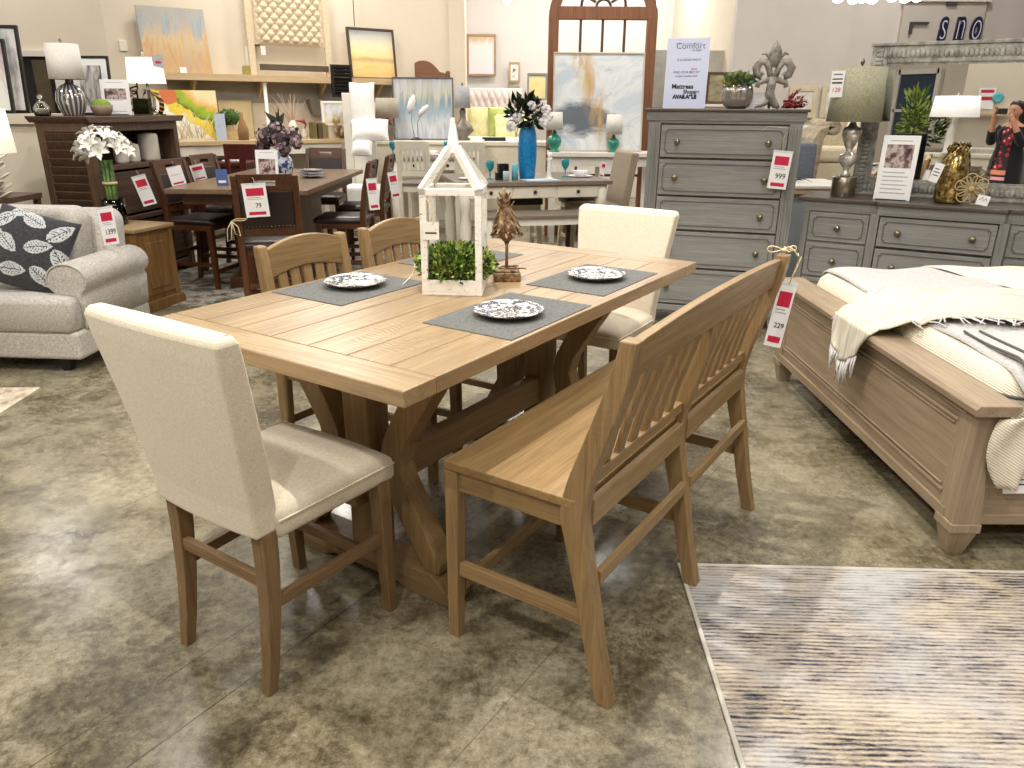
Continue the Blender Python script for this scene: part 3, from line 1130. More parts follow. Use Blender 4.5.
def stand_sign(name, label, cat, loc, rz, w, h, lean, photo=(.5, .82), lines=4, mat=M_PAPER, stand=True):
    t = thing(name, label, cat, loc, rz)
    t.rotation_euler = (-lean, 0, rz)
    B().box(-w / 2, w / 2, 0, .003, 0, h).out('sheet', mat, t)
    if photo:
        B().box(-w * .37, w * .37, -.001, 0, h * photo[0], h * photo[1]).out('photo', M_PHOTO, t)
    b = B()
    for k in range(lines):
        z = h * (.1 + .32 * k / max(1, lines - 1))
        b.box(-w * .36, w * (.34 - .1 * (k % 2)), -.001, 0, z, z + h * .018)
    b.box(-w * .3, w * .3, -.001, 0, h * .91, h * .925)
    b.out('small_print', M_FAINT, t)
    if stand:
        b = B()
        b.box(-w / 2 - .004, w / 2 + .004, .004, .008, 0, h + .004)
        b.box(-w * .42, w * .42, -.05, .004, -.001, .004)
        b.out('holder', M_ACRYL, t)
    return t


stand_sign('sign_holder', 'white flyer with a room photo in an acrylic holder on the dresser', 'sign', DR(.57, .12, .972), DRY, .225, .42, rad(7), photo=(.5, .86), lines=6)

M_GOLD = Mat('crackled_gold')
co = M_GOLD.coord()
M_GOLD.base(M_GOLD.ramp(M_GOLD.noise(co, 34, 5, .7), [(.36, S(82, 62, 26)), (.5, S(150, 122, 66)), (.64, S(226, 206, 150))])).rough(.22)
M_GOLD.set(Metallic=.75)
M_GOLD = M_GOLD.m
t = thing('gold_vase', 'tall crackled gold vase on the dresser before the mirror', 'vase', DR(.905, .16), DRY)
B().lathe([(0, 0), (.075, 0), (.086, .02), (.09, .1), (.086, .2), (.072, .28), (.05, .33), (.038, .345), (.048, .36), (.044, .36), (.034, .345), (.03, .2), (0, .05)], n=32).out('body', M_GOLD, t)
b = B()
for k in range(12):
    a = 2 * pi * k / 12
    b.tube([(.045 * cos(a), .045 * sin(a), .322), (.058 * cos(a), .058 * sin(a), .345), (.05 * cos(a + .3), .05 * sin(a + .3), .362), (.036 * cos(a + .5), .036 * sin(a + .5), .345)], .007, 6)
b.out('twisted_collar', M_GOLD, t)
t2 = thing('vase_tag', 'white hang tag on the left side of the gold vase', 'tag', DR(.80, .045, 1.11), DRY)
t2.rotation_euler = (rad(-4), rad(14), DRY)
B().box(-.028, .028, 0, .0015, 0, .12).out('card', M_PAPER, t2)
B().box(-.018, .018, -.0008, 0, .04, .046).box(-.018, .018, -.0008, 0, .06, .066).box(-.018, .01, -.0008, 0, .08, .086).out('small_print', M_INK, t2)
B().tube([(0, 0, .12), (.03, .01, .19), (.06, .06, .2)], .0015, 5).out('string', M_STRING, t2)
M_ROPE = plain('jute_rope', S(196, 174, 130), .85, var=.12, scale=60)
t = thing('rope_flower', 'looped jute rope flower ornament beside the gold vase', 'ornament', DR(1.03, .075), DRY)
b = B()
for k in range(11):
    a = 2 * pi * k / 11
    d = V((cos(a), 0, sin(a)))
    s = V((-sin(a), 0, cos(a)))
    r = .098 if k % 2 else .085
    pts = []
    for j in range(11):
        u = j / 10
        pts.append(V((0, .012 * sin(pi * u) * (-1) ** k, .104)) + d * (r * sin(pi * u) ** .8) + s * (.03 * sin(2 * pi * u)))
    b.tube(pts, .0042, 6)
b.out('loop', M_ROPE, t)
B().ell((0, -.008, .104), (.02, .016, .02), 10, 8).out('knot', M_ROPE, t)
t2 = thing('flower_tag', 'white tag with scribbled mark tied to the jute rope flower', 'tag', DR(1.10, .0, .985), DRY)
t2.rotation_euler = (rad(-6), rad(10), DRY)
B().box(-.035, .035, 0, .0015, 0, .062).out('card', M_PAPER, t2)
B().tube([(-.02, -.001, .03), (-.005, -.001, .05), (0, -.001, .025), (.015, -.001, .045), (.022, -.001, .03)], .0016, 4).out('handwriting', M_INK, t2)
B().tube([(0, 0, .062), (-.02, .02, .09), (-.06, .06, .115)], .0015, 5).out('string', M_STRING, t2)

# ----------------------------------------------------------------- on the tall chest
t = stand_sign('advert_board', 'tall white mattress shop poster board standing on the grey chest', 'sign', CH(.24, .25, 1.5485), CHY, .30, .475, rad(5), photo=None, lines=0, mat=M_PAPER, stand=False)
M_INK2 = plain('black_print', S(30, 32, 44), .5)
M_BLUE = plain('pale_blue_poster', S(214, 220, 244), .25, var=.01)
B().box(-.148, .148, -.0006, 0, .004, .471).out('print_ground', M_BLUE, t)
E_ = -.0014
text('Comfort', .058, M_INK2, t, (.015, E_, .42), (pi / 2, 0, 0), name='lettering', bold=-.0005)
text('OF SLEEP', .016, M_INK2, t, (.06, E_, .39), (pi / 2, 0, 0), name='lettering')
text('IS A GOOD NIGHT', .02, M_INK2, t, (.01, E_, .328), (pi / 2, 0, 0), name='lettering')
text('FIND YOUR BEST FIT', .02, M_INK2, t, (0, E_, .245), (pi / 2, 0, 0), name='lettering')
text('at your comfort level', .018, M_INK2, t, (0, E_, .22), (pi / 2, 0, 0), name='lettering')
text('SAVE', .02, M_RED, t, (.05, E_, .265), (pi / 2, 0, 0), name='lettering')
text('Mattress', .044, M_INK2, t, (-.02, E_, .148), (pi / 2, 0, 0), name='lettering', bold=.0015)
text('Shoppe', .038, M_INK2, t, (.045, E_, .112), (pi / 2, 0, 0), name='lettering', bold=.0015)
text('AVAILABLE', .034, M_INK2, t, (.0, E_, .078), (pi / 2, 0, 0), name='lettering', bold=.003)

M_PEWT = plain('pewter_pot', S(196, 190, 184), .22, metal=.85)
t = thing('succulent_pot', 'ribbed pewter pot with a green succulent on the grey chest', 'potted plant', CH(.61, .2), CHY)
b = B()
rings = []
for r, z in ((.055, 0), (.08, .02), (.095, .07), (.095, .12), (.085, .158), (.078, .16), (.074, .146), (.02, .14)):
    rings.append([V((cos(2 * pi * k / 56) * r * (1 + .13 * abs(cos(2 * pi * k / 56 * 6.5))), sin(2 * pi * k / 56) * r * (1 + .13 * abs(cos(2 * pi * k / 56 * 6.5))), z)) for k in range(56)])
b.loft(rings)
b.out('pot', M_PEWT, t)
M_SUCC = plain('succulent_green', S(112, 150, 112), .5, var=.25, scale=30)
M_SUCC2 = plain('succulent_yellow', S(178, 172, 92), .5, var=.2, scale=30)
foliage('foliage', t, [M_SUCC, M_SUCC, M_SUCC2], 520, bushy(0, 0, .178, .092, .092, .04), .042, .6, 9)

# fleur-de-lis statuette
M_IRON = Mat('aged_iron')
co = M_IRON.coord()
M_IRON.base(M_IRON.ramp(M_IRON.noise(co, 20, 5), [(.35, S(104, 98, 90)), (.65, S(168, 162, 152))])).rough(.5).bump(M_IRON.noise(co, 60, 3), .4, .004)
M_IRON = M_IRON.m
t = thing('fleur_de_lis', 'grey iron fleur-de-lis ornament on a curved foot on the chest', 'ornament', CH(.835, .2), CHY + rad(8))
b = B()
b.tube([(0, 0, .27), (0, 0, .32), (0, 0, .37), (0, 0, .41), (0, 0, .445)], [.020, .030, .032, .02, .003], 12, flat=1.35)
for s in (-1, 1):
    pts = [(s * .012, 0, .19), (s * .03, 0, .26), (s * .055, 0, .305), (s * .095, 0, .305), (s * .118, 0, .265), (s * .105, 0, .22), (s * .08, 0, .205), (s * .068, 0, .225), (s * .085, 0, .238)]
    b.tube(pts, [.018, .019, .022, .026, .026, .022, .017, .014, .010], 10, flat=1.1)
    b.tube([(s * .01, 0, .2), (s * .05, 0, .185), (s * .09, 0, .172), (s * .102, 0, .15), (s * .08, 0, .145)], [.015, .018, .017, .012, .008], 8, flat=1.1)
    b.tube([(s * .016, 0, .27), (s * .035, 0, .335), (s * .062, 0, .36), (s * .09, 0, .352)], [.010, .014, .010, .004], 8, flat=1.1)
b.out('lily', M_IRON, t)
B().box(-.04, .04, -.018, .018, .175, .21).out('band', M_IRON, t, bevel=.008)
b = B()
b.tube([(0, 0, .21), (-.004, 0, .15), (-.008, 0, .1), (.008, 0, .06), (.04, 0, .025), (.066, 0, .008)], [.026, .026, .026, .026, .02, .008], 10, flat=1.2)
b.tube([(0, 0, .075), (-.03, 0, .035), (-.07, 0, .02), (-.1, 0, .009)], [.02, .02, .014, .008], 10, flat=.7)
b.tube([(.0, 0, .06), (.005, .035, .03), (.008, .075, .008)], [.016, .014, .008], 8)
b.out('foot', M_IRON, t)
o = stand_sign('note_card', 'small folded white card leaning behind the fleur-de-lis foot', 'card', CH(.745, .245, 1.549), CHY, .11, .11, rad(12), photo=None, lines=3, stand=False)
M_BERRY = plain('red_berry', S(150, 44, 48), .5, var=.3, scale=40)
M_TWIG = plain('dark_twig', S(92, 52, 46), .7)
t = thing('berry_sprig', 'sprig of red berries and twigs lying on the chest corner', 'sprig', CH(.97, .2, 1.549), CHY)
b, b2 = B(), B()
rg = random.Random(12)
for k in range(16):
    a = rg.uniform(-.35, .9)
    ln = rg.uniform(.06, .15)
    p0 = V((-.06 + .008 * rg.random(), rg.uniform(-.02, .02), .006))
    p1 = p0 + V((ln * cos(a), rg.uniform(-.03, .03), max(.004, ln * sin(a))))
    p2 = p1 + V((.03, rg.uniform(-.02, .02), .02))
    b.tube([p0, p1, p2], [.0022, .0018, .001], 5)
    for j in range(7):
        u = rg.uniform(.25, 1.1)
        b2.ell(p0.lerp(p1, u) + V((rg.uniform(-.012, .012), rg.uniform(-.012, .012), abs(rg.uniform(0, .014)))), rg.uniform(.006, .01), 6, 5)
b.out('twig', M_TWIG, t)
b2.out('berry', M_BERRY, t)

# ================================================================= bed
M_BED = wood('taupe_bed_x', S(136, 116, 92), S(174, 154, 128), 'y', .7, .5, bump=.1)
M_BEDZ = wood('taupe_bed_z', S(136, 116, 92), S(174, 154, 128), 'z', .7, .5, bump=.1)
M_BEDX = wood('taupe_rail', S(136, 116, 92), S(174, 154, 128), 'x', .7, .5, bump=.1)
M_QUILT = fabric('ivory_quilt', S(220, 212, 188), S(236, 229, 208), 160, .3, blotch=.05)
M_RIB = Mat('ribbed_ivory')
q = M_RIB.sep(M_RIB.coord())
w = M_RIB.math('SINE', M_RIB.math('MULTIPLY', M_RIB.math('ADD', q[2], M_RIB.math('MULTIPLY', q[0], .6)), 620))
M_RIB.base(M_RIB.ramp(w, [(.0, S(222, 212, 188)), (.5, S(238, 230, 210))])).rough(.9).bump(w, .4, .004)
M_RIB = M_RIB.m
M_GSHEET = fabric('grey_sheet', S(176, 172, 168), S(204, 200, 196), 220, .25, blotch=.06)
M_PIPE = plain('charcoal_piping', S(92, 88, 84), .8)
BX, BY0, BY1 = 1.6, 2.375, 4.35
t = thing('panel_bed', 'taupe wooden panel bed with tapered feet on the concrete right of the bench', 'bed', (BX, BY0, 0), 0)
LY = BY1 - BY0
b = B()
b.box(.012, .07, .05, LY - .05, .14, .57)
b.out('footboard', M_BED, t)
b = B()
for y0, y1, a0, a1 in ((.06, LY - .06, .545, .56), (.06, LY - .06, .135, .175)):
    b.box(-.004, .012, y0, y1, a0, a1)
for y0, y1, a0, a1 in ((.1, LY - .1, .5, .512), (.1, LY - .1, .215, .227), (.1, .112, .215, .512), (LY - .112, LY - .1, .215, .512), (.13, LY - .13, .485, .49), (.13, LY - .13, .24, .245)):
    b.box(.004, .013, y0, y1, a0, a1)
b.out('footboard_moulding', M_BED, t, bevel=.002)
B().prism([(-.03, .575), (-.035, .6), (-.02, .615), (.12, .615), (.125, .6), (.11, .575)], -.035, LY + .035, 'xz').out('footboard_cap', M_BED, t, bevel=.003)
for y in (.0, LY - .1):
    b = B()
    b.prism([(.0, .13), (.0, .575), (.12, .575), (.1, .52), (.075, .45), (.07, .38), (.085, .3), (.1, .2), (.1, .13)], y, y + .1, 'xz')
    b.out('corner_post', M_BEDZ, t, bevel=.003)
    b = B()
    b.box(-.006, .106, y - .006, y + .106, .105, .14)
    b.bar((.05, y + .05, .105), (.05, y + .05, 0), .1, .1, (1, 0, 0), w2=.055, d2=.055)
    b.out('foot', M_BEDZ, t, bevel=.003)
for y in (.035, LY - .065):
    B().box(.09, 2.2, y, y + .03, .135, .34).box(.09, 2.2, y - .008, y + .038, .125, .165).out('side_rail', M_BEDX, t, bevel=.002)
b = B()
b.box(2.2, 2.28, 0, LY, .0, 1.25)
b.out('headboard', M_BED, t, bevel=.01)

t = thing('mattress', 'thick ivory ribbed mattress with rounded edges lying in the taupe bed', 'mattress', (BX, BY0, 0), 0)
b = B()
rings = []
for z, ins in ((.3, .02), (.33, 0), (.6, 0), (.65, .012), (.685, .04), (.70, .09)):
    x0, x1, y0, y1, r = .125 + ins, 2.19 - ins, .07 + ins, LY - .07 - ins, .11
    ring = []
    for cx_, cy_, a0 in ((x1 - r, y1 - r, 0), (x0 + r, y1 - r, pi / 2), (x0 + r, y0 + r, pi), (x1 - r, y0 + r, 1.5 * pi)):
        for k in range(7):
            a = a0 + pi / 2 * k / 6
            ring.append(V((cx_ + r * cos(a), cy_ + r * sin(a), z)))
    rings.append(ring)
b.loft(rings)
b.out('ticking', M_RIB, t)
b = B()
for z in (.6,):
    b.tube([p + V((0, 0, .0)) for p in rings[2]] + [rings[2][0]], .006, 6)
b.out('piping', M_PIPE, t)


def wrinkle(x, y, s=1.0):
    return .006 * sin(9 * x + 4 * y) * sin(7 * y - 3 * x + 1) * s + .004 * sin(17 * x - 11 * y)


# grey coverlet over the whole top, ivory quilt over its middle and near side
def topz(x, y):
    z = .706
    ex, ey0, ey1 = x - .125, y - .07, LY - .07 - y
    for e in (ex, ey0, ey1):
        if e < .1:
            k = max(0, 1 - e / .1)
            z -= .06 * k * k
    return z


def cover(name, label, mat, x0, x1, ya, yb, off, hang, cat, seed=0, kink=.0, nx=50, ny=50):
    """cloth lying on the mattress from y=ya..yb, hanging `hang` metres down the near side"""
    tot = (yb - ya) + hang
    def fn(u, v):
        x = x0 + (x1 - x0) * u
        s = v * tot
        x += kink * sin(3 * v + seed) * (1 - u)
        if s < yb - ya:
            y = yb - s
            z = topz(x, y) + off + wrinkle(x + seed, y)
        else:
            d = s - (yb - ya)
            y = .058 - off - .012 * sin(x * 14 + seed) * min(1, d / .2) - .01
            z = topz(x, .07) + off - d
        return (x, y, z)
    o = B().grid(fn, nx, ny, thick=.006).out(name, mat, loc=(BX, BY0, 0), fix=True)
    return tag(o, label, cat)


cover('grey_sheet', 'rumpled grey sheet spread over the foot of the mattress', M_GSHEET, .17, 1.5, .1, LY - .1, .004, 0, 'sheet', 1.3)
cover('ivory_quilt', 'ivory quilt folded over the middle of the bed', M_QUILT, .62, 2.15, .3, LY - .12, .014, 0, 'quilt', .4, kink=.25)
cover('grey_coverlet', 'light grey coverlet hanging down the near side of the bed', M_GSHEET, .20, 1.9, .075, .50, .012, .30, 'coverlet', 2.2)
b = B()
for k, xx in enumerate((.20, .262)):
    pts = []
    for j in range(34):
        q_ = j / 33 * (.425 + .27)
        if q_ < .425:
            y = .50 - q_
            z = topz(xx, y) + .022 + wrinkle(xx + 2.2, y)
        else:
            y = .058 - .012 - .01 - .012
            z = topz(xx, .07) + .012 - (q_ - .425)
        pts.append((xx, y, z))
    b.tube(pts, .0055, 6)
tag(b.out('coverlet_cord', M_PIPE, loc=(BX, BY0, 0)), 'pair of charcoal cords edging the coverlet on the near bed corner', 'cord')
# ivory sheet corner poking out beside the footboard post
b = B()
def fn(u, v):
    z = .56 - .27 * v
    wd = .03 + .10 * sin(pi * min(1, .25 + v * .7)) * (1 if v < .95 else .8)
    return (.03 + .12 - wd + wd * 1.25 * u + .02, -.012 - .02 * sin(pi * u) - .012 * sin(6 * u + 4 * v), z + .015 * sin(pi * u))
b.grid(fn, 10, 16, thick=.005)
tag(b.out('sheet_corner', M_RIB, loc=(BX, BY0, 0)), 'ivory sheet corner drooping behind the near footboard post', 'sheet')
t = thing('mattress_label', 'white printed label tucked below the grey coverlet on the bed', 'label', (BX + .215, BY0 + .012, .262), 0)
t.rotation_euler = (rad(-14), 0, rad(2))
B().box(-.055, .055, -.001, .001, 0, .075).out('card', M_PAPER, t)
B().box(-.04, .04, -.0018, -.001, .03, .036).box(-.04, .03, -.0018, -.001, .048, .052).out('small_print', M_INK, t)

# throw blanket with a knotted fringe
m = Mat('ivory_throw')
q = m.sep(m.coord((1, 1, 1)))
wv = m.noise(m.coord((40, 160, 1)), 1.5, 3, .6)
ln = m.math('PINGPONG', m.math('ADD', q[1], m.math('MULTIPLY', q[0], .25)), .075)
line = m.math('LESS_THAN', ln, .006)
col = m.ramp(wv, [(.36, S(196, 186, 164)), (.64, S(226, 218, 202))])
m.base(m.mix(m.math('MULTIPLY', line, .45), col, S(150, 148, 150))).rough(.95)
m.set(Specular_IOR_Level=.15)
m.bump(wv, .5, .004)
M_THROW = m.m
M_FRINGE = plain('throw_fringe', S(214, 210, 208), .9, var=.12, scale=50)
t = thing('throw_blanket', 'ivory woven throw with knotted fringe draped over the footboard', 'throw', (BX, BY0, 0), 0)


def throw_pt(u, v):
    # u: along the bed's foot towards +x; v: 0 far edge .. 1 fringe edge
    x = -.05 + 1.6 * u
    yf = 1.16 - .22 * u + .05 * sin(5 * u)
    yn = .62 - .02 * u + .04 * sin(11 * u + .5)
    if u < .16:
        yn += .16 * (1 - u / .16)
    y = yf + (yn - yf) * v
    if x < .13:
        k = (.13 - x) / .18
        z = .705 - .075 * min(1, k * 1.6) - (max(0, .0 - x) * 1.2)
    else:
        z = topz(x, y) + .02
    z += .016 + .014 * sin(15 * v + 3 * u) * (1 - .5 * v) + .008 * sin(17 * u + 3 * v)
    return V((x, y, z))


B().grid(lambda u, v: throw_pt(u, v), 60, 16, thick=.006).out('cloth', M_THROW, t)
# drop over the footboard face


def drop_pt(u, v):
    y = 1.10 - .38 * u * (1 - .35 * v) - .04 * v
    return V((-.054 - .010 * sin(16 * u) * v - .012 * v, y + .02 * sin(3 * v), .655 - (.13 + .06 * sin(pi * u)) * v - .01))


B().grid(drop_pt, 24, 10, thick=.006).out('drop', M_THROW, t)
b = B()
rg = random.Random(4)
for k in range(70):
    u = k / 69
    p = throw_pt(u, 1.0)
    if u < .10:
        continue
    dy = -rg.uniform(.04, .085)
    q = p + V((rg.uniform(-.03, .03), dy * .5, .008))
    r_ = p + V((rg.uniform(-.05, .05), dy, -.004))
    r_.z = max(r_.z, topz(r_.x, r_.y) + .014)
    b.tube([p, q, r_], [.004, .003, .0035], 5)
b.out('fringe', M_FRINGE, t)
b = B()
for k in range(26):
    u = k / 25
    p = drop_pt(u, 1.0)
    ln = rg.uniform(.06, .12)
    b.tube([p, p + V((-.006, rg.uniform(-.01, .01), -ln * .5)), p + V((-.004, rg.uniform(-.018, .012), -ln))], [.005, .0035, .004], 5)
b.out('fringe', M_FRINGE, t)

# ================================================================= rug on the right
m = Mat('striped_rug')
co = m.coord((1, 1, 1))
q = m.sep(co)
wob = m.math('MULTIPLY', m.math('SUBTRACT', m.noise(m.coord((5, 14, 1)), 1.0, 4, .6), .5), .018)
st = m.math('SINE', m.math('MULTIPLY', m.math('ADD', q[1], wob), 2 * pi / .0165))
strk = m.noise(m.coord((9, 50, 1)), 1.0, 5, .75, .5)
big = m.noise(m.coord((1.1, 2.0, 1)), 1.9, 5, .62)
fine = m.noise(m.coord((60, 90, 1)), 1.0, 4, .7)
f = m.math('ADD', m.math('ADD', m.math('MULTIPLY', st, .062), m.math('MULTIPLY', strk, .62)), m.math('ADD', m.math('MULTIPLY', big, .55), m.math('MULTIPLY', fine, .20)))
col = m.ramp(f, [(.50, S(30, 34, 48)), (.56, S(82, 82, 90)), (.615, S(142, 134, 128)), (.70, S(182, 174, 162)), (.82, S(206, 200, 190))])
tint = m.ramp(m.noise(co, 2.2, 3), [(.38, S(246, 230, 198)), (.5, S(226, 216, 212)), (.62, S(208, 216, 232))])
col = m.mix(.55, col, tint, 'MULTIPLY')
m.base(col).rough(.95)
m.bump(st, .25, .003)
M_RUG1 = m.m
t = thing('striped_rug', 'cream rug with broken charcoal stripes lying beside the bench', 'rug', (0.602, 2.318, 0), rad(-1.6))
B().box(0.015, 2.6, -2.6, -.015, 0, .008).out('pile', M_RUG1, t)
M_BIND = plain('grey_binding', S(196, 190, 178), .9)
B().box(0, .015, -2.6, 0, 0, .009).box(.015, 2.6, -.015, 0, 0, .009).out('binding', M_BIND, t, bevel=.003)

# ================================================================= far right: wall sign, sofa corner, side furniture
M_NAVY = plain('navy_enamel', S(32, 36, 70), .4)
M_WEDGE = plain('white_wedge', S(232, 232, 236), .4)
M_TAUPE = plain('taupe_board', S(198, 188, 176), .7, var=.02)
p0, p1 = aty(897, 52, WRY - .06), aty(988, 2, WRY - .06)
t = thing('wall_sign', 'taupe wall board with big navy block letters above the mirror', 'sign', (p0.x, WRY - .001, p0.z), 0)
wd_, ht_ = p1.x - p0.x, p1.z - p0.z
B().box(0, wd_, -.05, 0, 0, ht_).out('board', M_TAUPE, t)
B().box(-.03, wd_ + .03, -.09, 0, ht_, ht_ + .05).out('top_rail', M_WALL3, t)
for ch_, px in (('s', 943), ('n', 960), ('o', 976)):
    q_ = aty(px, 26.5, WRY - .06)
    lt = text(ch_, .50, M_NAVY, t, (q_.x - p0.x, -.05, q_.z - p0.z), (pi / 2, 0, 0), name='letter', ext=.03, sx=.46, shear=.1, bold=.03)
    text(ch_, .50, M_WEDGE, lt, (0, 0, .032), (0, 0, 0), name='letter_face', ext=.002, shear=.1, bold=-.012)
B().box(wd_ * .1, wd_ * .32, -.09, -.05, ht_ * .56, ht_ * .6).box(wd_ * .1, wd_ * .13, -.09, -.05, ht_ * .36, ht_ * .56).out('bracket', M_INK, t)
B().box(wd_ * .5, wd_ * .62, -.09, -.05, ht_ * .93, ht_ * .98).out('bracket', M_INK, t)

# track lights at the top right
M_BULB = emit('lamp_glow', (1, .96, .88, 1), 14)
t = thing('track_light', 'run of glowing white track lights above the mirror wall', 'light fitting', (0, 0, 0), 0)
b, b2 = B(), B()
for px, py in ((838, -1), (853, 0), (862, -1), (872, 0), (892, -2), (905, -1), (917, -2)):
    p = aty(px, py, 8.2)
    B().ell(p, (.05, .05, .035), 10, 8).out('bulb', M_BULB, t)
p, q_ = aty(836, -1, 8.2), aty(919, -2, 8.2)
B().box(p.x - .1, q_.x + .1, 8.15, 8.25, p.z + .09, p.z + .13).out('track', M_WHITE, t)
b = B()
for px in (838, 853, 862, 872, 892, 905, 917):
    c_ = aty(px, -1, 8.2)
    b.tube([(c_.x, 8.2, c_.z + .03), (c_.x, 8.2, p.z + .1)], .02, 8)
b.tube([(p.x, 8.2, p.z + .12), (p.x, 8.2, CZ)], .012, 6)
b.tube([(q_.x, 8.2, p.z + .12), (q_.x, 8.2, CZ)], .012, 6)
b.out('stem', M_WHITE, t)

# ================================================================= helpers for the showroom
def onplane(u, v, P, n):
    d = ray(u, v)
    c0 = V((0, 0, CAMH))
    return c0 + d * ((V(P) - c0).dot(V(n)) / d.dot(V(n)))


def superr(hx, hy, r, z, n=6):
    out = []
    for cx_, cy_, a0 in ((hx - r, hy - r, 0), (-hx + r, hy - r, pi / 2), (-hx + r, -hy + r, pi), (hx - r, -hy + r, 1.5 * pi)):
        for k in range(n + 1):
            a = a0 + pi / 2 * k / n
            out.append(V((cx_ + r * cos(a), cy_ + r * sin(a), z)))
    return out


def cushion(b, c, hx, hy, hz, m=None, mi=0, n=22, p=2.6, mfn=None):
    """pillow shape: square outline, puffed middle; lies in local xy"""
    def side(s):
        def fn(u, v):
            a, d = 2 * u - 1, 2 * v - 1
            e = max(0, (1 - abs(a) ** p)) ** .5 * max(0, (1 - abs(d) ** p)) ** .5
            k = 1 + .05 * (abs(a) * abs(d)) ** 2
            q = V((a * hx * k, d * hy * k, s * hz * e))
            return (m @ q if m is not None else q) + V(c)
        return fn
    b.grid(side(1), n, n, mfn=mfn, mi=mi)
    b.grid(side(-1), n, n, mfn=mfn, mi=mi)
    return b


def picture(name, label, uv, P, n, mat, fmat=None, fw=.03, th=.03, lean=0.0, cat='picture', wh=None, canvas=False, mat2=None):
    """framed picture: uv = pixel box measured on the plane through P with normal n"""
    u0, v0, u1, v1 = uv
    a, b_ = onplane(u0, v1, P, n), onplane(u1, v1, P, n)
    c_ = onplane((u0 + u1) / 2, v0, P, n)
    w = (V((b_.x, b_.y, 0)) - V((a.x, a.y, 0))).length
    z0 = (a.z + b_.z) / 2
    h = c_.z - z0
    if wh:
        w, h = wh
    rz = atan2(b_.y - a.y, b_.x - a.x)
    t = thing(name, label, cat, ((a.x + b_.x) / 2, (a.y + b_.y) / 2, z0), rz)
    t.rotation_euler = (-lean, 0, rz)
    if canvas:
        B().box(-w / 2, w / 2, 0, th, 0, h).out('canvas', mat, t)
    else:
        b = B()
        for x0, x1, k0, k1 in ((-w / 2, -w / 2 + fw, 0, h), (w / 2 - fw, w / 2, 0, h), (-w / 2 + fw, w / 2 - fw, 0, fw), (-w / 2 + fw, w / 2 - fw, h - fw, h)):
            b.box(x0, x1, 0, th, k0, k1)
        b.out('frame', fmat, t, bevel=.003)
        if mat2:
            B().box(-w / 2 + fw, w / 2 - fw, th * .5, th * .9, fw, h - fw).out('mount', mat2, t)
            g = fw + min(w, h) * .16
            B().box(-w / 2 + g, w / 2 - g, th * .4, th * .5, g, h - g).out('print', mat, t)
        else:
            B().box(-w / 2 + fw, w / 2 - fw, th * .4, th * .9, fw, h - fw).out('print', mat, t)
    return t, w, h


def art(name, stops, sx=1, sz=1, scale=3, rough=.5, bands=None, dist=.5, detail=5):
    """painting: noise stretched (sx, sz) mixed with height bands [(z, colour)] given in metres"""
    m = Mat(name)
    co = m.coord((sx, 1, sz))
    f = m.noise(co, scale, detail, .65, dist)
    col = m.ramp(f, stops)
    if bands:
        q = m.sep(m.coord((1, 1, 1)))
        h = m.math('ADD', q[2], m.math('MULTIPLY', m.math('SUBTRACT', f, .5), bands[0]))
        bc = m.ramp(m.math('DIVIDE', h, bands[1], clamp=True), bands[2])
        col = m.mix(.7, col, bc)
    m.base(col).rough(rough)
    return m.m


def table_lamp(label, loc, shade_r, shade_h, z0, base_prof, base_mat, shade_mat, name='table_lamp', group=None, neck=.03, square=False, finial=True, rz=0):
    t = thing(name, label, 'lamp', loc, rz, group)
    B().lathe(base_prof, n=20).out('base', base_mat, t)
    zt = base_prof[-1][1]
    r0, r1 = shade_r
    if square:
        ring = lambda r, z: [V((r * sx_, r * .55 * sy_, z)) for sx_, sy_ in ((1, 1), (-1, 1), (-1, -1), (1, -1))]
        B().loft([ring(r0, z0), ring(r1, z0 + shade_h), ring(r1 - .004, z0 + shade_h), ring(r0 - .004, z0)], cap=False, smooth=False, closed=True).out('shade', shade_mat, t)
    else:
        B().lathe([(r0, z0), (r1, z0 + shade_h), (r1 - .004, z0 + shade_h), (r0 - .004, z0), (r0, z0)], n=32).out('shade', shade_mat, t, fix=True)
    b = B()
    b.tube([(0, 0, zt - .01), (0, 0, z0 + shade_h + .01)], .005, 6)
    for k in range(3):
        a = 2 * pi * k / 3 + .3
        rr = r1 * (.6 if square else .98)
        b.bar((0, 0, z0 + shade_h - .01), (rr * cos(a), rr * .9 * sin(a), z0 + shade_h - .012), .004, .004)
    b.out('stem', M_STEEL, t)
    if finial:
        B().ell((0, 0, z0 + shade_h + .025), (.014, .014, .02), 10, 8).out('finial', base_mat, t)
    return t


# ================================================================= sofa
M_SOFA = fabric('oatmeal_tweed', S(160, 152, 142), S(214, 208, 198), 230, .5, blotch=.08)
SO, SY = V((-2.60, 4.285, 0)), rad(-4)


def SW(x, y, z=0):
    return SO + Matrix.Rotation(SY, 3, 'Z') @ V((x, y, z))


t = thing('sofa', 'light grey tweed sofa with rolled arms, cut off by the photo edge', 'sofa', SO, SY)
LW = 2.0
b = B()
b.box(-LW + .02, -.005, .012, .84, .09, .265)
b.out('base', M_SOFA, t, bevel=.025, seg=3)
for x0 in (-.2, -LW):
    prof = [(.0, .265), (.20, .265), (.215, .46)] + [(.12 + .125 * cos(-.28 * pi + 1.56 * pi * k / 14), .56 + .10 * sin(-.28 * pi + 1.56 * pi * k / 14)) for k in range(15)] + [(.0, .46)]
    b = B()
    rings = []
    for y, q in ((.115, .93), (.13, 1.0), (.35, 1.0), (.6, 1.0), (.83, .98)):
        rings.append([V((x0 + .115 + (x - .115) * q, y, .3 + (z - .3) * q)) for x, z in prof])
    b.loft(rings, smooth=True)
    arm = b.out('arm', M_SOFA, t)
    b = B()
    b.tube([V((x0 + .115 + (x - .115) * .985, .119, .3 + (z - .3) * .985)) for x, z in prof], .006, 6)
    b.out('piping', M_SOFA, arm)
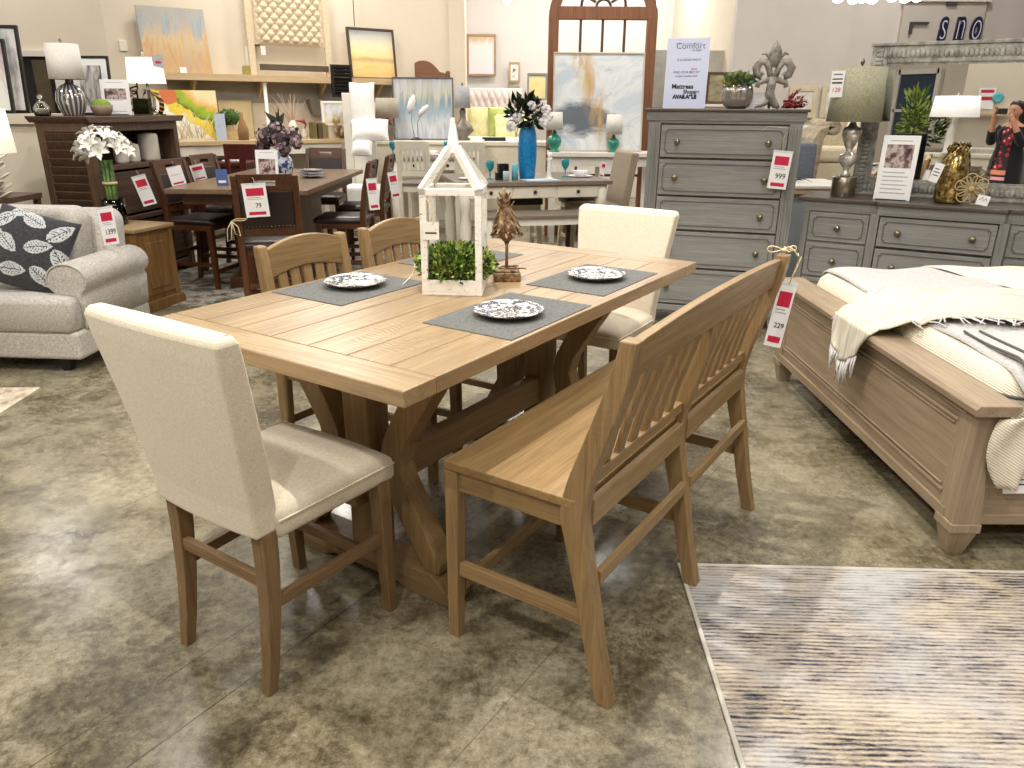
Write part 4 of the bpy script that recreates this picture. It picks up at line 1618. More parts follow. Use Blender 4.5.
for k in range(2):
    w = (LW - .47) / 2
    x1 = -.235 - k * w
    b = B()
    ex = .22 if k == 0 else 0
    el = .19 if k == 1 else 0
    base = [(x1 - w + .004 - el, .02), (x1 - w - el - .0, .0), (x1 + ex - .03, .0), (x1 + ex, .03), (x1 + ex, .105), (x1 - .006, .11), (x1 - .006, .6), (x1 - w + .006, .6), (x1 - w + .006, .11), (x1 - w + .004 - el, .105)]
    ccx, ccy = x1 - w / 2, .3
    b.loft([[V((ccx + (x - ccx) * q, ccy + (y - ccy) * q, z)) for x, y in base] for z, q in ((.265, .97), (.28, 1), (.43, 1), (.455, .985), (.468, .93), (.474, .8))])
    b.out('seat_cushion', M_SOFA, t)
    rings = []
    for s_, (yy, i) in enumerate(((.46, .05), (.445, .015), (.49, 0), (.62, 0), (.66, .02), (.67, .08))):
        ring = []
        for p in superr(w / 2 - .003 - i, .235 - i, .10, 0):
            ring.append(V((x1 - w / 2 + p.x, yy + .10 * (p.y + .235) / .47, .69 + p.y)))
        rings.append(ring)
    b = B()
    b.loft(rings)
    b.out('back_cushion', M_SOFA, t)
b = B()
b.loft([[V((p.x - LW / 2, y + .06 * (p.y / .4), .5 + p.y)) for p in superr(LW / 2 - .1 - i, .395 - i, .09, 0)] for y, i in ((.70, .0), (.80, .0), (.84, .03))])
b.out('back_frame', M_SOFA, t)
for x in (-.16, -LW + .1):
    for y in (.1, .76):
        B().bar((x, y, .1), (x, y, 0), .07, .07, (1, 0, 0), w2=.045, d2=.045).out('foot', M_BLACK, t)
# leaf pillow
M_CHAR = fabric('charcoal_cloth', S(46, 46, 48), S(74, 74, 76), 240, .3)
M_LEAFW = fabric('pale_leaf_print', S(180, 182, 182), S(212, 214, 214), 240, .2)
leaves = [(.16, .82, .7), (.52, .88, -.3), (.86, .80, .9), (.30, .52, -.6), (.68, .56, .35), (.97, .45, -.9), (.10, .24, .9), (.46, .20, .1), (.82, .20, -.5), (.02, .60, .3), (.34, 1.0, .5)]


def leafmat(u, v):
    for cx_, cy_, a in leaves:
        dx, dy = u - cx_, v - cy_
        p, q = dx * cos(a) + dy * sin(a), -dx * sin(a) + dy * cos(a)
        if abs(p) < .17:
            wd = .088 * (1 - (p / .17) ** 2) ** .75 * (1 - .25 * p / .17)
            if abs(q) < wd:
                if abs(q) < .006 and p < .12:
                    return 0
                k = (p + abs(q) * .8) * 26
                if .012 < abs(q) < wd - .022 and k % 1 < .22:
                    return 0
                return 1
    return 0


b = B()
cushion(b, (0, 0, 0), .235, .235, .085, n=90, mfn=leafmat)
o = b.out('throw_pillow', [M_CHAR, M_LEAFW])
o.location = SW(-.40, .29, .70)
o.rotation_euler = Euler((rad(66), rad(0), SY + rad(6)), 'XYZ')
o.rotation_euler = (Matrix.Rotation(SY + rad(10), 3, 'Z') @ Matrix.Rotation(rad(64), 3, 'X') @ Matrix.Rotation(rad(-17), 3, 'Z')).to_euler()
tag(o, 'charcoal throw pillow with pale leaf print on the grey sofa', 'pillow')
price_tag('white and crimson 1399 price tag hanging on the grey sofa back', SW(-.03, .56, .70), SY + rad(-8), .115, .225, '1399', tilt=rad(-9), lean=rad(-8), string=[(0, 0, .225), (-.005, .04, .25), (.01, .1, .25)])

# rug corner at far left
m = Mat('beige_mottled_rug')
co = m.coord()
m.base(m.ramp(m.noise(co, 9, 6, .7), [(.35, S(150, 134, 112)), (.5, S(206, 192, 168)), (.65, S(228, 218, 200))])).rough(.95).bump(m.noise(co, 60, 3), .3, .003)
M_RUG2 = m.m
o = B().box(-2.2, 0, -2.4, 0, 0, .008).out('beige_rug', M_RUG2, loc=(-2.735, 4.06, 0), rz=rad(2.5))
tag(o, 'mottled beige rug in front of the grey sofa', 'rug')

# ================================================================= end table behind the sofa arm
M_HONEY = wood('honey_wood_z', S(102, 70, 34), S(158, 118, 66), 'z', .8, .45)
M_HONEYX = wood('honey_wood_top', S(138, 112, 78), S(184, 156, 116), 'x', .8, .45)
EO, EY = V((-2.885, 5.735, 0)), rad(73.7)
t = thing('end_table', 'honey brown panelled end table cabinet behind the sofa arm', 'end table', EO, EY)
EL, ED, EH = .42, .62, .655
B().box(.02, EL - .02, .02, ED - .02, .06, EH - .03).out('body', M_HONEY, t)
B().box(-.012, EL + .012, -.012, ED + .012, EH - .03, EH).out('top', M_HONEYX, t, bevel=.006)
B().prism([(-.02, 0), (EL + .02, 0), (EL + .02, .05), (EL, .08), (0, .08), (-.02, .05)], -.02, ED + .02, 'xz').out('plinth', M_HONEY, t, bevel=.004)
d = B().box(.05, EL - .05, .008, .022, .12, EH - .07).out('door', M_HONEY, t, bevel=.004)
B().box(.1, EL - .1, .0, .01, .17, EH - .12).out('raised_panel', M_HONEY, d, bevel=.008)
for x in (.005, EL - .05):
    B().box(x, x + .045, .005, .06, .08, EH - .03).out('corner_stile', M_HONEY, t, bevel=.003)


def EW(x, y, z=EH):
    return EO + Matrix.Rotation(EY, 3, 'Z') @ V((x, y, z))


M_GLASS = glass('clear_glass', (.95, .98, .97, 1), .01)
M_STALK = plain('green_stalk', S(98, 130, 62), .5, var=.25, scale=20)
M_PETAL = plain('white_petal', S(246, 244, 236), .6, var=.03)
M_PETC = plain('petal_throat', S(206, 210, 130), .6)
vp = EW(.20, .335)
t = thing('flower_vase', 'glass cylinder vase on the end table holding white amaryllis', 'vase', vp, 0)
b = B()
b.lathe([(.0, .0), (.085, .0), (.085, .20), (.081, .20), (.081, .008), (0, .008)], n=32)
b.out('glass', M_GLASS, t)
t = thing('amaryllis_bouquet', 'bunch of white amaryllis on thick green stalks in the glass vase', 'bouquet', vp + V((0, 0, .009)), 0)
b = B()
for k in range(7):
    a = 2 * pi * k / 7
    b.tube([(.03 * cos(a), .03 * sin(a), 0), (.028 * cos(a + .4), .028 * sin(a + .4), .2), (.034 * cos(a + .6), .034 * sin(a + .6), .48)], .0125, 8)
b.out('stalk', M_STALK, t)
B().lathe([(.052, .30), (.054, .30), (.054, .318), (.052, .318)], n=20).out('tie', M_STRING, t)
rg = random.Random(8)
heads = []
for k in range(15):
    a = 2 * pi * k / 7.5 + rg.uniform(-.2, .2)
    e = (-.1, .35, .85)[k % 3]
    heads.append(V((.175 * cos(a) * cos(e), .15 * sin(a) * cos(e), .55 + .13 * sin(e) + rg.uniform(-.03, .03))))
heads.append(V((0, 0, .70)))
for hd in heads:
    d = (hd - V((0, 0, .48))).normalized()
    a_ = d.orthogonal().normalized()
    c_ = d.cross(a_)
    b, = (B(),)
    for j in range(6):
        th = 2 * pi * j / 6
        r_ = a_ * cos(th) + c_ * sin(th)
        s_ = d.cross(r_)
        ctr = [hd - d * .045, hd + d * .002 + r_ * .022, hd + d * .03 + r_ * .055, hd + d * .026 + r_ * .088]
        wv = [.004, .017, .021, .002]
        L_ = [p + s_ * w for p, w in zip(ctr, wv)]
        R_ = [p - s_ * w for p, w in zip(ctr, wv)]
        M_ = [p + d * -.006 for p in ctr]
        for q in range(3):
            b.add([L_[q], L_[q + 1], M_[q + 1], M_[q]], [(0, 1, 2, 3)], True)
            b.add([M_[q], M_[q + 1], R_[q + 1], R_[q]], [(0, 1, 2, 3)], True)
    fl = b.out('bloom', M_PETAL, t, fix=False)
    B().ell(hd + d * .004, .009, 6, 5).out('throat', M_PETC, fl)

# ================================================================= dark console cabinet (left)
M_DKW = wood('dark_rustic_x', S(58, 42, 32), S(116, 88, 68), 'x', .8, .5, bump=.3)
M_DKZ = wood('dark_rustic_z', S(64, 48, 36), S(120, 90, 68), 'z', .8, .5, bump=.3)
CO = aty(85, 115, 6.36)
CO.z = 0
CYW = rad(80)


def CW(x, y, z=1.455):
    return CO + Matrix.Rotation(CYW, 3, 'Z') @ V((x, y, z))


def CP(u, Y, z=1.455):
    p = aty(u, 110, Y)
    return V((p.x, Y, z))


t = thing('console_cabinet', 'tall dark rustic console cabinet with louvred end and open shelf', 'cabinet', CO, CYW)
CL, CD, CHH = 1.22, .47, 1.455
b = B()
b.prism([(-.05, CHH - .02), (-.06, CHH), (CL + .06, CHH), (CL + .05, CHH - .02), (CL + .02, CHH - .05), (-.02, CHH - .05)], -.05, CD + .04, 'xz')
b.out('top', M_DKW, t, bevel=.004)
b = B()
b.box(.012, .03, .05, CD - .05, 0, CHH - .05).box(CL - .06, CL, 0, CD, 0, CHH - .05).box(.05, CL - .06, CD - .02, CD, .06, CHH - .05)
b.box(.05, CL - .06, .01, CD - .02, .08, .12).box(.05, CL - .06, .01, CD - .02, 1.02, 1.06).box(.05, CL - .06, .01, CD - .02, .58, .62)
b.box(.06, CL - .06, .0, .03, CHH - .12, CHH - .05)
b.out('carcass', M_DKZ, t, bevel=.003)
for y in (0, CD - .07):
    B().box(-.005, .065, y, y + .07, 0, CHH - .05).out('corner_post', M_DKZ, t, bevel=.003)
d = B().box(-.008, .012, .07, CD - .07, CHH - .12, CHH - .05).box(-.008, .012, .07, CD - .07, .08, .18).out('end_frame', M_DKZ, t, bevel=.003)
b = B()
for k in range(17):
    z = .2 + k * .0665
    b.bar((.002, .07, z + .03), (.002, CD - .07, z + .03), .074, .008, (-.5, 0, 1))
b.out('louvre', M_DKW, d)
for z0, z1_ in ((.62, 1.02), (.12, .58)):
    B().box(.075, CL - .08, .03, .045, z0 + .02, z1_ - .02).out('drawer_front', M_DKW, t, bevel=.004)
M_CERAM = plain('ivory_ceramic', S(214, 206, 192), .35, var=.05)
for k, (x, r, h) in enumerate(((.50, .06, .15), (.66, .06, .15), (.90, .09, .235))):
    o = B().lathe([(0, 0), (r * .92, 0), (r, .02), (r, h - .02), (r * .94, h - .012), (r * .95, h), (r * .4, h + .012), (0, h + .014)], n=24).out('canister', M_CERAM, loc=CW(x, .11, 1.0605))
    tag(o, ['smallest ivory canister on the dark console shelf', 'middle ivory canister on the dark console shelf', 'tallest ivory canister on the dark console shelf'][k], 'canister', 'ivory canisters on the console shelf')

# things on top of the console
M_LINW = fabric('white_linen_shade', S(226, 220, 208), S(244, 240, 232), 240, .2)
M_SHADELIT = Mat('lit_white_shade')
M_SHADELIT.base((.95, .93, .88, 1)).rough(.8)
M_SHADELIT.set(Emission_Color=(1, .95, .86, 1), Emission_Strength=.5)
M_SHADELIT = M_SHADELIT.m
M_RIBBED = Mat('ribbed_mercury')
q = M_RIBBED.sep(M_RIBBED.coord())
an = M_RIBBED.math('ARCTAN2', q[1], q[0])
M_RIBBED.base(M_RIBBED.ramp(M_RIBBED.math('SINE', M_RIBBED.math('MULTIPLY', an, 18)), [(0, S(120, 110, 100)), (.6, S(226, 230, 236))])).rough(.12)
M_RIBBED.set(Metallic=.6)
M_RIBBED = M_RIBBED.m
FY = .12      # towards the front edge of the console top
t = table_lamp('table lamp with ribbed mercury-glass body and white linen drum shade on the console', CP(73, 6.7), (.135, .125), .27, .285,
               [(0, 0), (.075, 0), (.08, .01), (.10, .05), (.118, .12), (.105, .19), (.07, .235), (.035, .25), (.02, .26), (.018, .285)], M_RIBBED, M_LINW)
t = thing('glass_jar', 'small clear glass jar with twisted stopper at the console end', 'jar', CP(42, 6.46), 0)
B().lathe([(0, 0), (.055, 0), (.062, .02), (.06, .07), (.035, .1), (.02, .115), (.024, .125), (.018, .125), (.014, .112), (.03, .095), (.054, .066), (.054, .012), (0, .01)], n=20).out('body', M_GLASS, t)
B().ell((0, 0, .145), (.022, .022, .022), 10, 8).out('stopper', M_GLASS, t)
stand_sign('sign_holder', 'white flyer with small dark photo in a holder on the console', 'sign', CP(117, 7.06, 1.457), rad(10), .24, .30, rad(8), photo=(.45, .75), lines=2)
M_TERR = plain('taupe_pot', S(160, 140, 118), .6)
t = thing('moss_pot', 'low taupe bowl with a green moss dome on the console', 'potted plant', CP(102, 6.86), 0)
B().lathe([(0, 0), (.06, 0), (.085, .05), (.09, .09), (.08, .09), (.07, .05), (0, .03)], n=24).out('pot', M_TERR, t)
B().ell((0, 0, .085), (.08, .08, .05), 16, 8).out('moss', plain('moss_green', S(140, 170, 50), .9, var=.25, scale=40), t)
t = table_lamp('table lamp with clear base and glowing white rectangular shade on the console', CP(151, 7.40), (.145, .13), .22, .275, [(0, 0), (.06, 0), (.062, .02), (.045, .03), (.05, .1), (.055, .14), (.03, .2), (.012, .23), (.012, .275)], M_GLASS, M_SHADELIT, square=True, rz=rad(-10))
t = thing('shade_label', 'grey price label on the corner of the glowing rectangular shade', 'price label', CP(159, 7.31, 1.455 + .42), rad(2))
B().prism([(0, 0), (.1, -.02), (.1, .09), (-.03, .09)], 0, .002, 'xz').out('card', M_FAINT, t)
B().box(.03, .08, -.001, 0, .02, .04).out('figures', M_RED, t)
t = thing('yellow_glass_vase', 'square glass vase with yellow-green filling under the glowing lamp', 'vase', CP(143, 7.22), rad(8))
B().box(-.072, .072, -.05, .05, 0, .22).out('glass', M_GLASS, t, bevel=.006)
B().box(-.064, .064, -.042, .042, .008, .145).out('filling', plain('chartreuse_fill', S(196, 190, 74), .6, var=.12, scale=60), t)
m = Mat('striped_gold')
q = m.sep(m.coord())
m.base(m.ramp(m.math('SINE', m.math('MULTIPLY', m.math('ADD', q[2], m.math('MULTIPLY', q[0], .5)), 150)), [(.45, S(20, 18, 16)), (.55, S(226, 160, 60))], 'CONSTANT')).rough(.4)
M_STRIPE = m.m
t = thing('striped_ornament', 'black and gold striped curved ornament at the console end', 'ornament', CP(159, 7.42), 0)
b = B()
b.tube([(.0, 0, .0), (.03, 0, .06), (.035, 0, .12), (.0, 0, .18), (-.06, 0, .2)], [.02, .022, .022, .02, .012], 10)
b.box(-.03, .05, -.03, .03, 0, .012)
b.out('body', M_STRIPE, t)
t = thing('lattice_ornament', 'black and cream lattice ornament behind the flyer on the console', 'ornament', CP(131, 7.32), rad(10))
b = B()
for k in range(4):
    b.bar((-.08, 0, .02 + .06 * k), (.08, 0, .07 + .06 * k), .014, .02)
    b.bar((-.08, 0, .07 + .06 * k), (.08, 0, .02 + .06 * k), .014, .02)
b.box(-.09, -.08, -.012, .012, 0, .28).box(.08, .09, -.012, .012, 0, .28)
b.out('lattice', M_BLACK, t)
M_SKETCH = art('grey_sketch', [(.38, S(90, 84, 82)), (.52, S(206, 200, 196)), (.7, S(236, 232, 228))], 5, 1.2, 3)
t, w, h = picture('framed_sketch', 'black framed sketch leaning on the console behind the linen lamp', (84, 46, 104, 112), CW(.62, .40), (0, -1, 0), M_SKETCH, M_BLACK, .022, .02, lean=rad(5), mat2=M_PAPER, wh=(.36, .50))
t.location = CP(94, 7.2)

# ----- far left: tall art, doorway, glowing lamp and shell ornament
t, w, h = picture('tall_framed_art', 'tall black framed pale abstract standing left of the console', (-2, 29, 28, 112), (0, 7.3, 0), (0.1, -1, 0), art('pale_abstract', [(.4, S(170, 176, 178)), (.55, S(238, 236, 230))], 6, 1.5, 2), M_BLACK, .028, .03, lean=rad(6), wh=(.62, .75))
t, w, h = picture('tall_framed_art', 'black framed pale art mostly cut off at the photo edge', (-30, 45, 11, 112), (0, 6.6, 0), (0.1, -1, 0), art('pale_abstract_pink', [(.4, S(200, 170, 180)), (.55, S(238, 236, 230))], 4, 1.5, 2), M_BLACK, .028, .03, lean=rad(6), wh=(.62, .62))
# pale pedestal wall that carries the art
t = thing('display_plinth', 'cream display plinth with moulded top left of the dark console', 'plinth', (aty(28, 120, 6.9).x, 6.9, 0), rad(0))
zt = aty(15, 114, 6.9).z
B().box(-1.5, .07, 0, .6, 0, zt - .08).out('body', M_WALL, t)
B().prism([(-1.5, zt - .08), (.07, zt - .08), (.12, zt - .03), (.12, zt), (-1.5, zt)], -.05, .65, 'xz').out('cornice', M_WALL, t)
for o in list(bpy.data.objects):
    if o.name.startswith('tall_framed_art'):
        f = o.name == 'tall_framed_art'
        yy = 7.3 if f else 7.1
        o.location = (aty(27 if f else 12, 110, yy).x - .31, yy, zt + .001)
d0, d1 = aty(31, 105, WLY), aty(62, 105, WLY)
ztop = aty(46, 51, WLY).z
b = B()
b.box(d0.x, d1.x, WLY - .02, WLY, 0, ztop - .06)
struct('doorway_shade', b, M_DARK)  # dark sheet: shade of the open doorway put in as colour
b = B()
b.box(d0.x - .09, d0.x, WLY - .05, WLY, 0, ztop).box(d1.x, d1.x + .09, WLY - .05, WLY, 0, ztop).box(d0.x - .12, d1.x + .12, WLY - .06, WLY, ztop - .06, ztop)
struct('trim_1', b, M_WALL3)
b = B()
b.box(d0.x + .14, d0.x + .3, WLY - .06, WLY - .02, 0, ztop - .1)
t = b.out('door_curtain', plain('brown_drape', S(84, 72, 52), .8))
tag(t, 'brown drape hanging in the dark doorway behind the console', 'curtain')

M_YSHADE = Mat('lit_cream_shade')
M_YSHADE.base((.95, .9, .76, 1)).rough(.8)
M_YSHADE.set(Emission_Color=(1, .9, .66, 1), Emission_Strength=.7)
M_YSHADE = M_YSHADE.m
lp = aty(-22, 150, 5.75)
lp.z = 0
zs0, zs1 = aty(0, 153, lp.y).z, aty(0, 109, lp.y).z
t = thing('lamp_table', 'small dark side table behind the sofa carrying the glowing lamp', 'side table', lp, 0)
B().box(-.25, .25, -.25, .25, .86, .9).out('top', M_DKW, t)
for sx_ in (-1, 1):
    for sy_ in (-1, 1):
        B().box(sx_ * .22 - .02, sx_ * .22 + .02, sy_ * .22 - .02, sy_ * .22 + .02, 0, .86).out('leg', M_DKZ, t)
t = table_lamp('lamp with glowing cream shade at the far left photo edge', (lp.x, lp.y, .9), (.24, .22), zs1 - zs0, zs0 - .9, [(0, 0), (.08, 0), (.085, .02), (.04, .05), (.05, .15), (.04, .22), (.015, .25), (.012, .28)], M_DARK, M_YSHADE)
t = thing('petal_sculpture', 'cream layered petal sculpture beside the glowing cream lamp', 'sculpture', (lp.x + .175, lp.y - .16, .9), 0)
b = B()
for k in range(18):
    a = k * 2.4
    z = .02 + .016 * k
    d = V((cos(a), sin(a), .5))
    b.ell(V((.055 * cos(a), .055 * sin(a), z)), (.07, .035, .012), 8, 6, rot=(Matrix.Rotation(a, 3, 'Z') @ Matrix.Rotation(-.5, 3, 'Y')))
b.out('petal', M_CERAM, t)

# ================================================================= dark counter table set
M_MAH = wood('dark_walnut_x', S(58, 32, 17), S(106, 64, 35), 'x', .8, .35)
M_MAHZ = wood('dark_walnut_z', S(58, 31, 16), S(106, 63, 34), 'z', .8, .35)
M_DTOP = wood('brown_tabletop', S(96, 72, 52), S(146, 118, 92), 'y', .8, .3, bump=.1)
M_LEATH = plain('dark_brown_leather', S(40, 24, 21), .4, var=.15, scale=14)
M_BRASS = plain('brass_nail', S(170, 130, 70), .3, metal=.9)
DTX0, DTX1, DTY0, DTY1 = -2.80, -1.63, 6.18, 8.32
t = thing('counter_table', 'dark brown counter-height dining table set with leather chairs', 'table', ((DTX0 + DTX1) / 2, (DTY0 + DTY1) / 2, 0), rad(-1))
hx, hy = (DTX1 - DTX0) / 2, (DTY1 - DTY0) / 2
B().box(-hx, hx, -hy, hy, .872, .914).out('tabletop', M_DTOP, t, bevel=.006)
B().box(-hx + .1, hx - .1, -hy + .1, -hy + .125, .78, .872).box(-hx + .1, hx - .1, hy - .125, hy - .1, .78, .872).box(-hx + .1, -hx + .125, -hy + .125, hy - .125, .78, .872).box(hx - .125, hx - .1, -hy + .125, hy - .125, .78, .872).out('apron', M_MAH, t)
B().box(-.25, .25, -.55, .55, .1, .78).out('pedestal', M_MAHZ, t, bevel=.01)
B().box(-.32, .32, -.62, .62, 0, .1).out('base', M_MAH, t, bevel=.01)
B().box(-.36, .36, -.66, .66, .74, .78).out('bearer', M_MAH, t)


def leather_chair(label, loc, rz):
    t = thing('leather_chair', label, 'chair', loc, rz, 'leather-backed chairs at the dark counter table')
    for sy in (-1, 1):
        rg_ = []
        for x, z, d in ((-.25, 0, .036), (-.225, .2, .042), (-.2, .45, .048), (-.195, .62, .05), (-.225, .85, .046), (-.275, 1.09, .036)):
            y = sy * .205
            rg_.append([V((x - d / 2, y - .022, z)), V((x + d / 2, y - .022, z)), V((x + d / 2, y + .022, z)), V((x - d / 2, y + .022, z))])
        B().loft(rg_, smooth=False).out('back_post', M_MAHZ, t, bevel=.003)
        B().bar((.2, sy * .2, .56), (.205, sy * .2, 0), .05, .05, (1, 0, 0), w2=.036, d2=.036).out('leg', M_MAHZ, t, bevel=.003)
        B().bar((-.2, sy * .2, .22), (.2, sy * .2, .22), .035, .022, (0, 0, 1)).out('side_stretcher', M_MAH, t)
    b = B()
    pz = lambda z: -.195 - .08 * (z - .62) / .47
    rm = Matrix(((1, 0, -.17, 0), (0, 1, 0, 0), (0, 0, 1, 0), (0, 0, 0, 1)))
    for y0, y1, a0, a1 in ((-.19, .19, 1.055, 1.10), (-.19, -.07, 1.02, 1.055), (.07, .19, 1.02, 1.055), (-.19, .19, .985, 1.02)):
        b.box(.0, .024, y0, y1, a0, a1, m=Matrix.Translation((-.10, 0, 0)) @ rm)
    b.out('crest_rail', M_MAHZ, t, bevel=.002)
    b = B()
    b.box(-.004, .028, -.182, .182, .72, .985, m=Matrix.Translation((-.10, 0, 0)) @ rm)
    pn = b.out('leather_panel', M_LEATH, t, bevel=.008)
    b = B()
    for k in range(14):
        y = -.17 + .34 * k / 13
        for x in (-.010, .032):
            b.ell((-.10 - .17 * .735 + x, y, .735), .005, 6, 4)
    b.out('nailhead', M_BRASS, pn)
    B().box(-.0, .024, -.19, .19, .66, .72, m=Matrix.Translation((-.10, 0, 0)) @ rm).out('lower_rail', M_MAH, t, bevel=.002)
    B().box(-.2, .22, -.22, .22, .52, .57).out('apron', M_MAH, t, bevel=.003)
    b = B()
    b.loft([[p + V((.015, 0, 0)) for p in superr(.235 - i, .225 - i, .04, z)] for z, i in ((.57, .0), (.6, .0), (.618, .02), (.625, .07))])
    b.out('seat', M_LEATH, t)
    B().bar((.203, -.2, .16), (.203, .2, .16), .035, .022, (0, 0, 1)).out('front_stretcher', M_MAH, t)
    B().bar((-.222, -.2, .3), (-.222, .2, .3), .035, .022, (0, 0, 1)).out('rear_stretcher', M_MAH, t)
    return t


lc = leather_chair('leather-backed dark wood chair with its back to the camera, nearest the dark table end', (-1.80, 5.66, 0), rad(103))
dup(lc, (-2.78, 6.80, 0), rad(-13), 'leather-backed chair left of the dark table, nearer the console')
dup(lc, (-2.77, 7.55, 0), rad(-11), 'leather-backed chair left of the dark table, second from the console')
dup(lc, (-1.53, 6.95, 0), rad(180), 'leather-backed chair at the right side of the dark table, nearer the camera')
dup(lc, (-1.50, 7.78, 0), rad(180), 'leather-backed chair at the right side of the dark table, farther one')
dup(lc, (-2.15, 8.68, 0), rad(-90), 'leather-backed chair facing the camera across the dark table')


def tagat(label, uv, y, rz, price, w=None, tilt=0, head=True, lean=0.0, d=0.0):
    """hanging tag covering the pixel box uv at world y"""
    u0, v0, u1, v1 = uv
    a, b_ = aty((u0 + u1) / 2, v1, y), aty((u0 + u1) / 2, v0, y)
    w = w or (aty(u1, v1, y) - aty(u0, v1, y)).length
    h = b_.z - a.z
    return price_tag(label, a, rz, w, h, price, tilt=tilt, lean=lean, head=head, string=[(0, 0, h), (.01, -.004, h + .03), (0, .01, h + .05), (-.01, .03, h + .045)])


tagat('white and pink 79 price tag on the back of the nearest leather chair', (247, 185, 270, 217), 5.31, rad(7), '79', tilt=rad(-3))
tagat('white price tag on the leather chair left of the dark table, nearer the console', (172, 167, 187, 185), 6.60, rad(0), '', tilt=rad(-12), head=False)
tagat('white price tag on the leather chair left of the dark table, second from the console', (194, 165, 208, 180), 7.32, rad(0), '', tilt=rad(-12))
tagat('white price tag hung on the back of the nearer right-hand leather chair', (370, 180, 380, 210), 6.72, rad(20), '', w=.09, tilt=rad(-4))
tagat('white price tag hung on the back of the farther right-hand leather chair', (392, 173, 401, 198), 7.55, rad(20), '', w=.09, tilt=rad(-8))
tagat('white and pink price tag hanging in the opening of the dark console', (144, 176, 157, 205), 6.45, rad(20), '', tilt=rad(-14))
b = B()
sp = V((-1.99, 5.36, .78))
for k, (dx, dz) in enumerate(((.10, .02), (.05, -.10), (-.03, -.14))):
    b.tube([sp, sp + V((dx, -.02, dz * .4)), sp + V((dx * 1.2, -.02, dz)), sp + V((dx * .4, -.01, dz * .9)), sp], .0035, 6)
tag(b.out('string_bow', M_STRING), 'white string looped on the left post of the nearest leather chair', 'string')

# table items
stand_sign('photo_card', 'white card with a furniture photo standing on the dark table', 'sign', (aty(267, 172, 6.8).x, 6.8, .916), rad(-4), .20, .27, rad(6), photo=(.2, .72), lines=1)
M_DELFT = Mat('blue_white_china')
co = M_DELFT.coord()
M_DELFT.base(M_DELFT.ramp(M_DELFT.noise(co, 26, 3, .6, 1), [(.44, S(70, 84, 130)), (.5, S(220, 226, 236))])).rough(.12)
M_DELFT = M_DELFT.m
M_HYD = plain('mauve_hydrangea', S(140, 120, 124), .8, var=.3, scale=50)
M_HYD2 = plain('pink_hydrangea', S(190, 166, 166), .8, var=.2, scale=50)
M_HYD3 = plain('dusky_hydrangea', S(96, 76, 82), .8, var=.3, scale=50)
M_DKLEAF = plain('dark_grey_leaf', S(66, 68, 52), .55, var=.25, scale=20)
hp = V((aty(284, 172, 7.1).x, 7.1, .9145))
t = thing('ginger_jar', 'blue and white ginger jar vase on the dark table', 'vase', hp, 0)
B().lathe([(0, 0), (.055, 0), (.06, .01), (.085, .09), (.09, .14), (.075, .19), (.05, .215), (.055, .235), (.048, .235), (.042, .21), (.07, .14), (0, .02)], n=28).out('body', M_DELFT, t)
t = thing('hydrangea_bouquet', 'big mauve hydrangea bouquet with dark leaves in the ginger jar', 'bouquet', hp + V((0, 0, .24)), 0)
rg = random.Random(2)
for k, (x, y, z, r) in enumerate(((-.13, 0, .13, .105), (.0, -.05, .12, .10), (.1, .02, .14, .085), (-.06, .06, .17, .09), (-.02, -.06, .21, .07), (.14, -.03, .08, .06), (-.17, .02, .06, .06), (.03, -.06, .03, .07))):
    b = B()
    for j in range(60):
        d = V((rg.gauss(0, 1), rg.gauss(0, 1), rg.gauss(0, 1))).normalized()
        p = V((x, y, z)) + d * r * rg.uniform(.75, 1)
        a_ = d.orthogonal().normalized()
        c_ = d.cross(a_)
        s_ = .022
        b.add([p + a_ * s_, p + c_ * s_ + d * .006, p - a_ * s_, p - c_ * s_ + d * .006], [(0, 1, 2, 3)], True, rg.randrange(3))
    b.ell((x, y, z), r * .72, 10, 8, mi=2)
    b.out('bloom', [M_HYD, M_HYD2, M_HYD3], t, fix=False)
b = B()
for a, e, ln in ((2.4, .7, .2), (1.2, 1.1, .2), (1.9, 1.2, .16), (.5, .9, .17), (2.9, .9, .16), (1.55, .7, .2)):
    p = V((-.03 * cos(a), -.02, .2))
    d = V((cos(a) * cos(e), -.2, sin(e))).normalized()
    s_ = V((-sin(e) * cos(a), 0, cos(e))) * .035
    b.add([p, p + d * ln * .5 + s_, p + d * ln, p + d * ln * .5 - s_], [(0, 1, 2, 3)], True)
b.out('leaf', M_DKLEAF, t, fix=False)
b = B()
for k in range(7):
    a = k * .9
    b.tube([(0, 0, -.02), (.03 * cos(a), .03 * sin(a), .05), (.07 * cos(a), .07 * sin(a), .12)], .004, 5)
b.out('stem', M_STALK, t)
for k in range(3):
    o = B().lathe([(0, 0), (.05, 0), (.09, .012), (.115, .02), (.115, .024), (.09, .017), (0, .006)], n=24).out('plate', M_PLATE if k == 2 else M_DELFT, loc=(hp.x + .2, hp.y + .2, .915 + .0245 * k))
    tag(o, ['lowest plate of the stack on the dark table', 'middle plate of the stack on the dark table', 'topmost plate of the stack on the dark table'][k], 'plate', 'stacked plates on the dark table')
M_BLUEC = plain('blue_card', S(84, 108, 168), .3, var=.15)
t = thing('blue_card', 'small blue card stand on the dark table edge', 'card', (aty(223, 187, 6.5).x, 6.5, .914), rad(15))
B().box(-.045, .045, 0, .004, 0, .13).out('card', M_BLUEC, t)
B().box(-.03, .03, -.001, 0, .02, .04).out('small_print', M_PAPER, t)
B().box(-.045, .045, .0, .06, -.0, .003).out('foot', M_ACRYL, t)

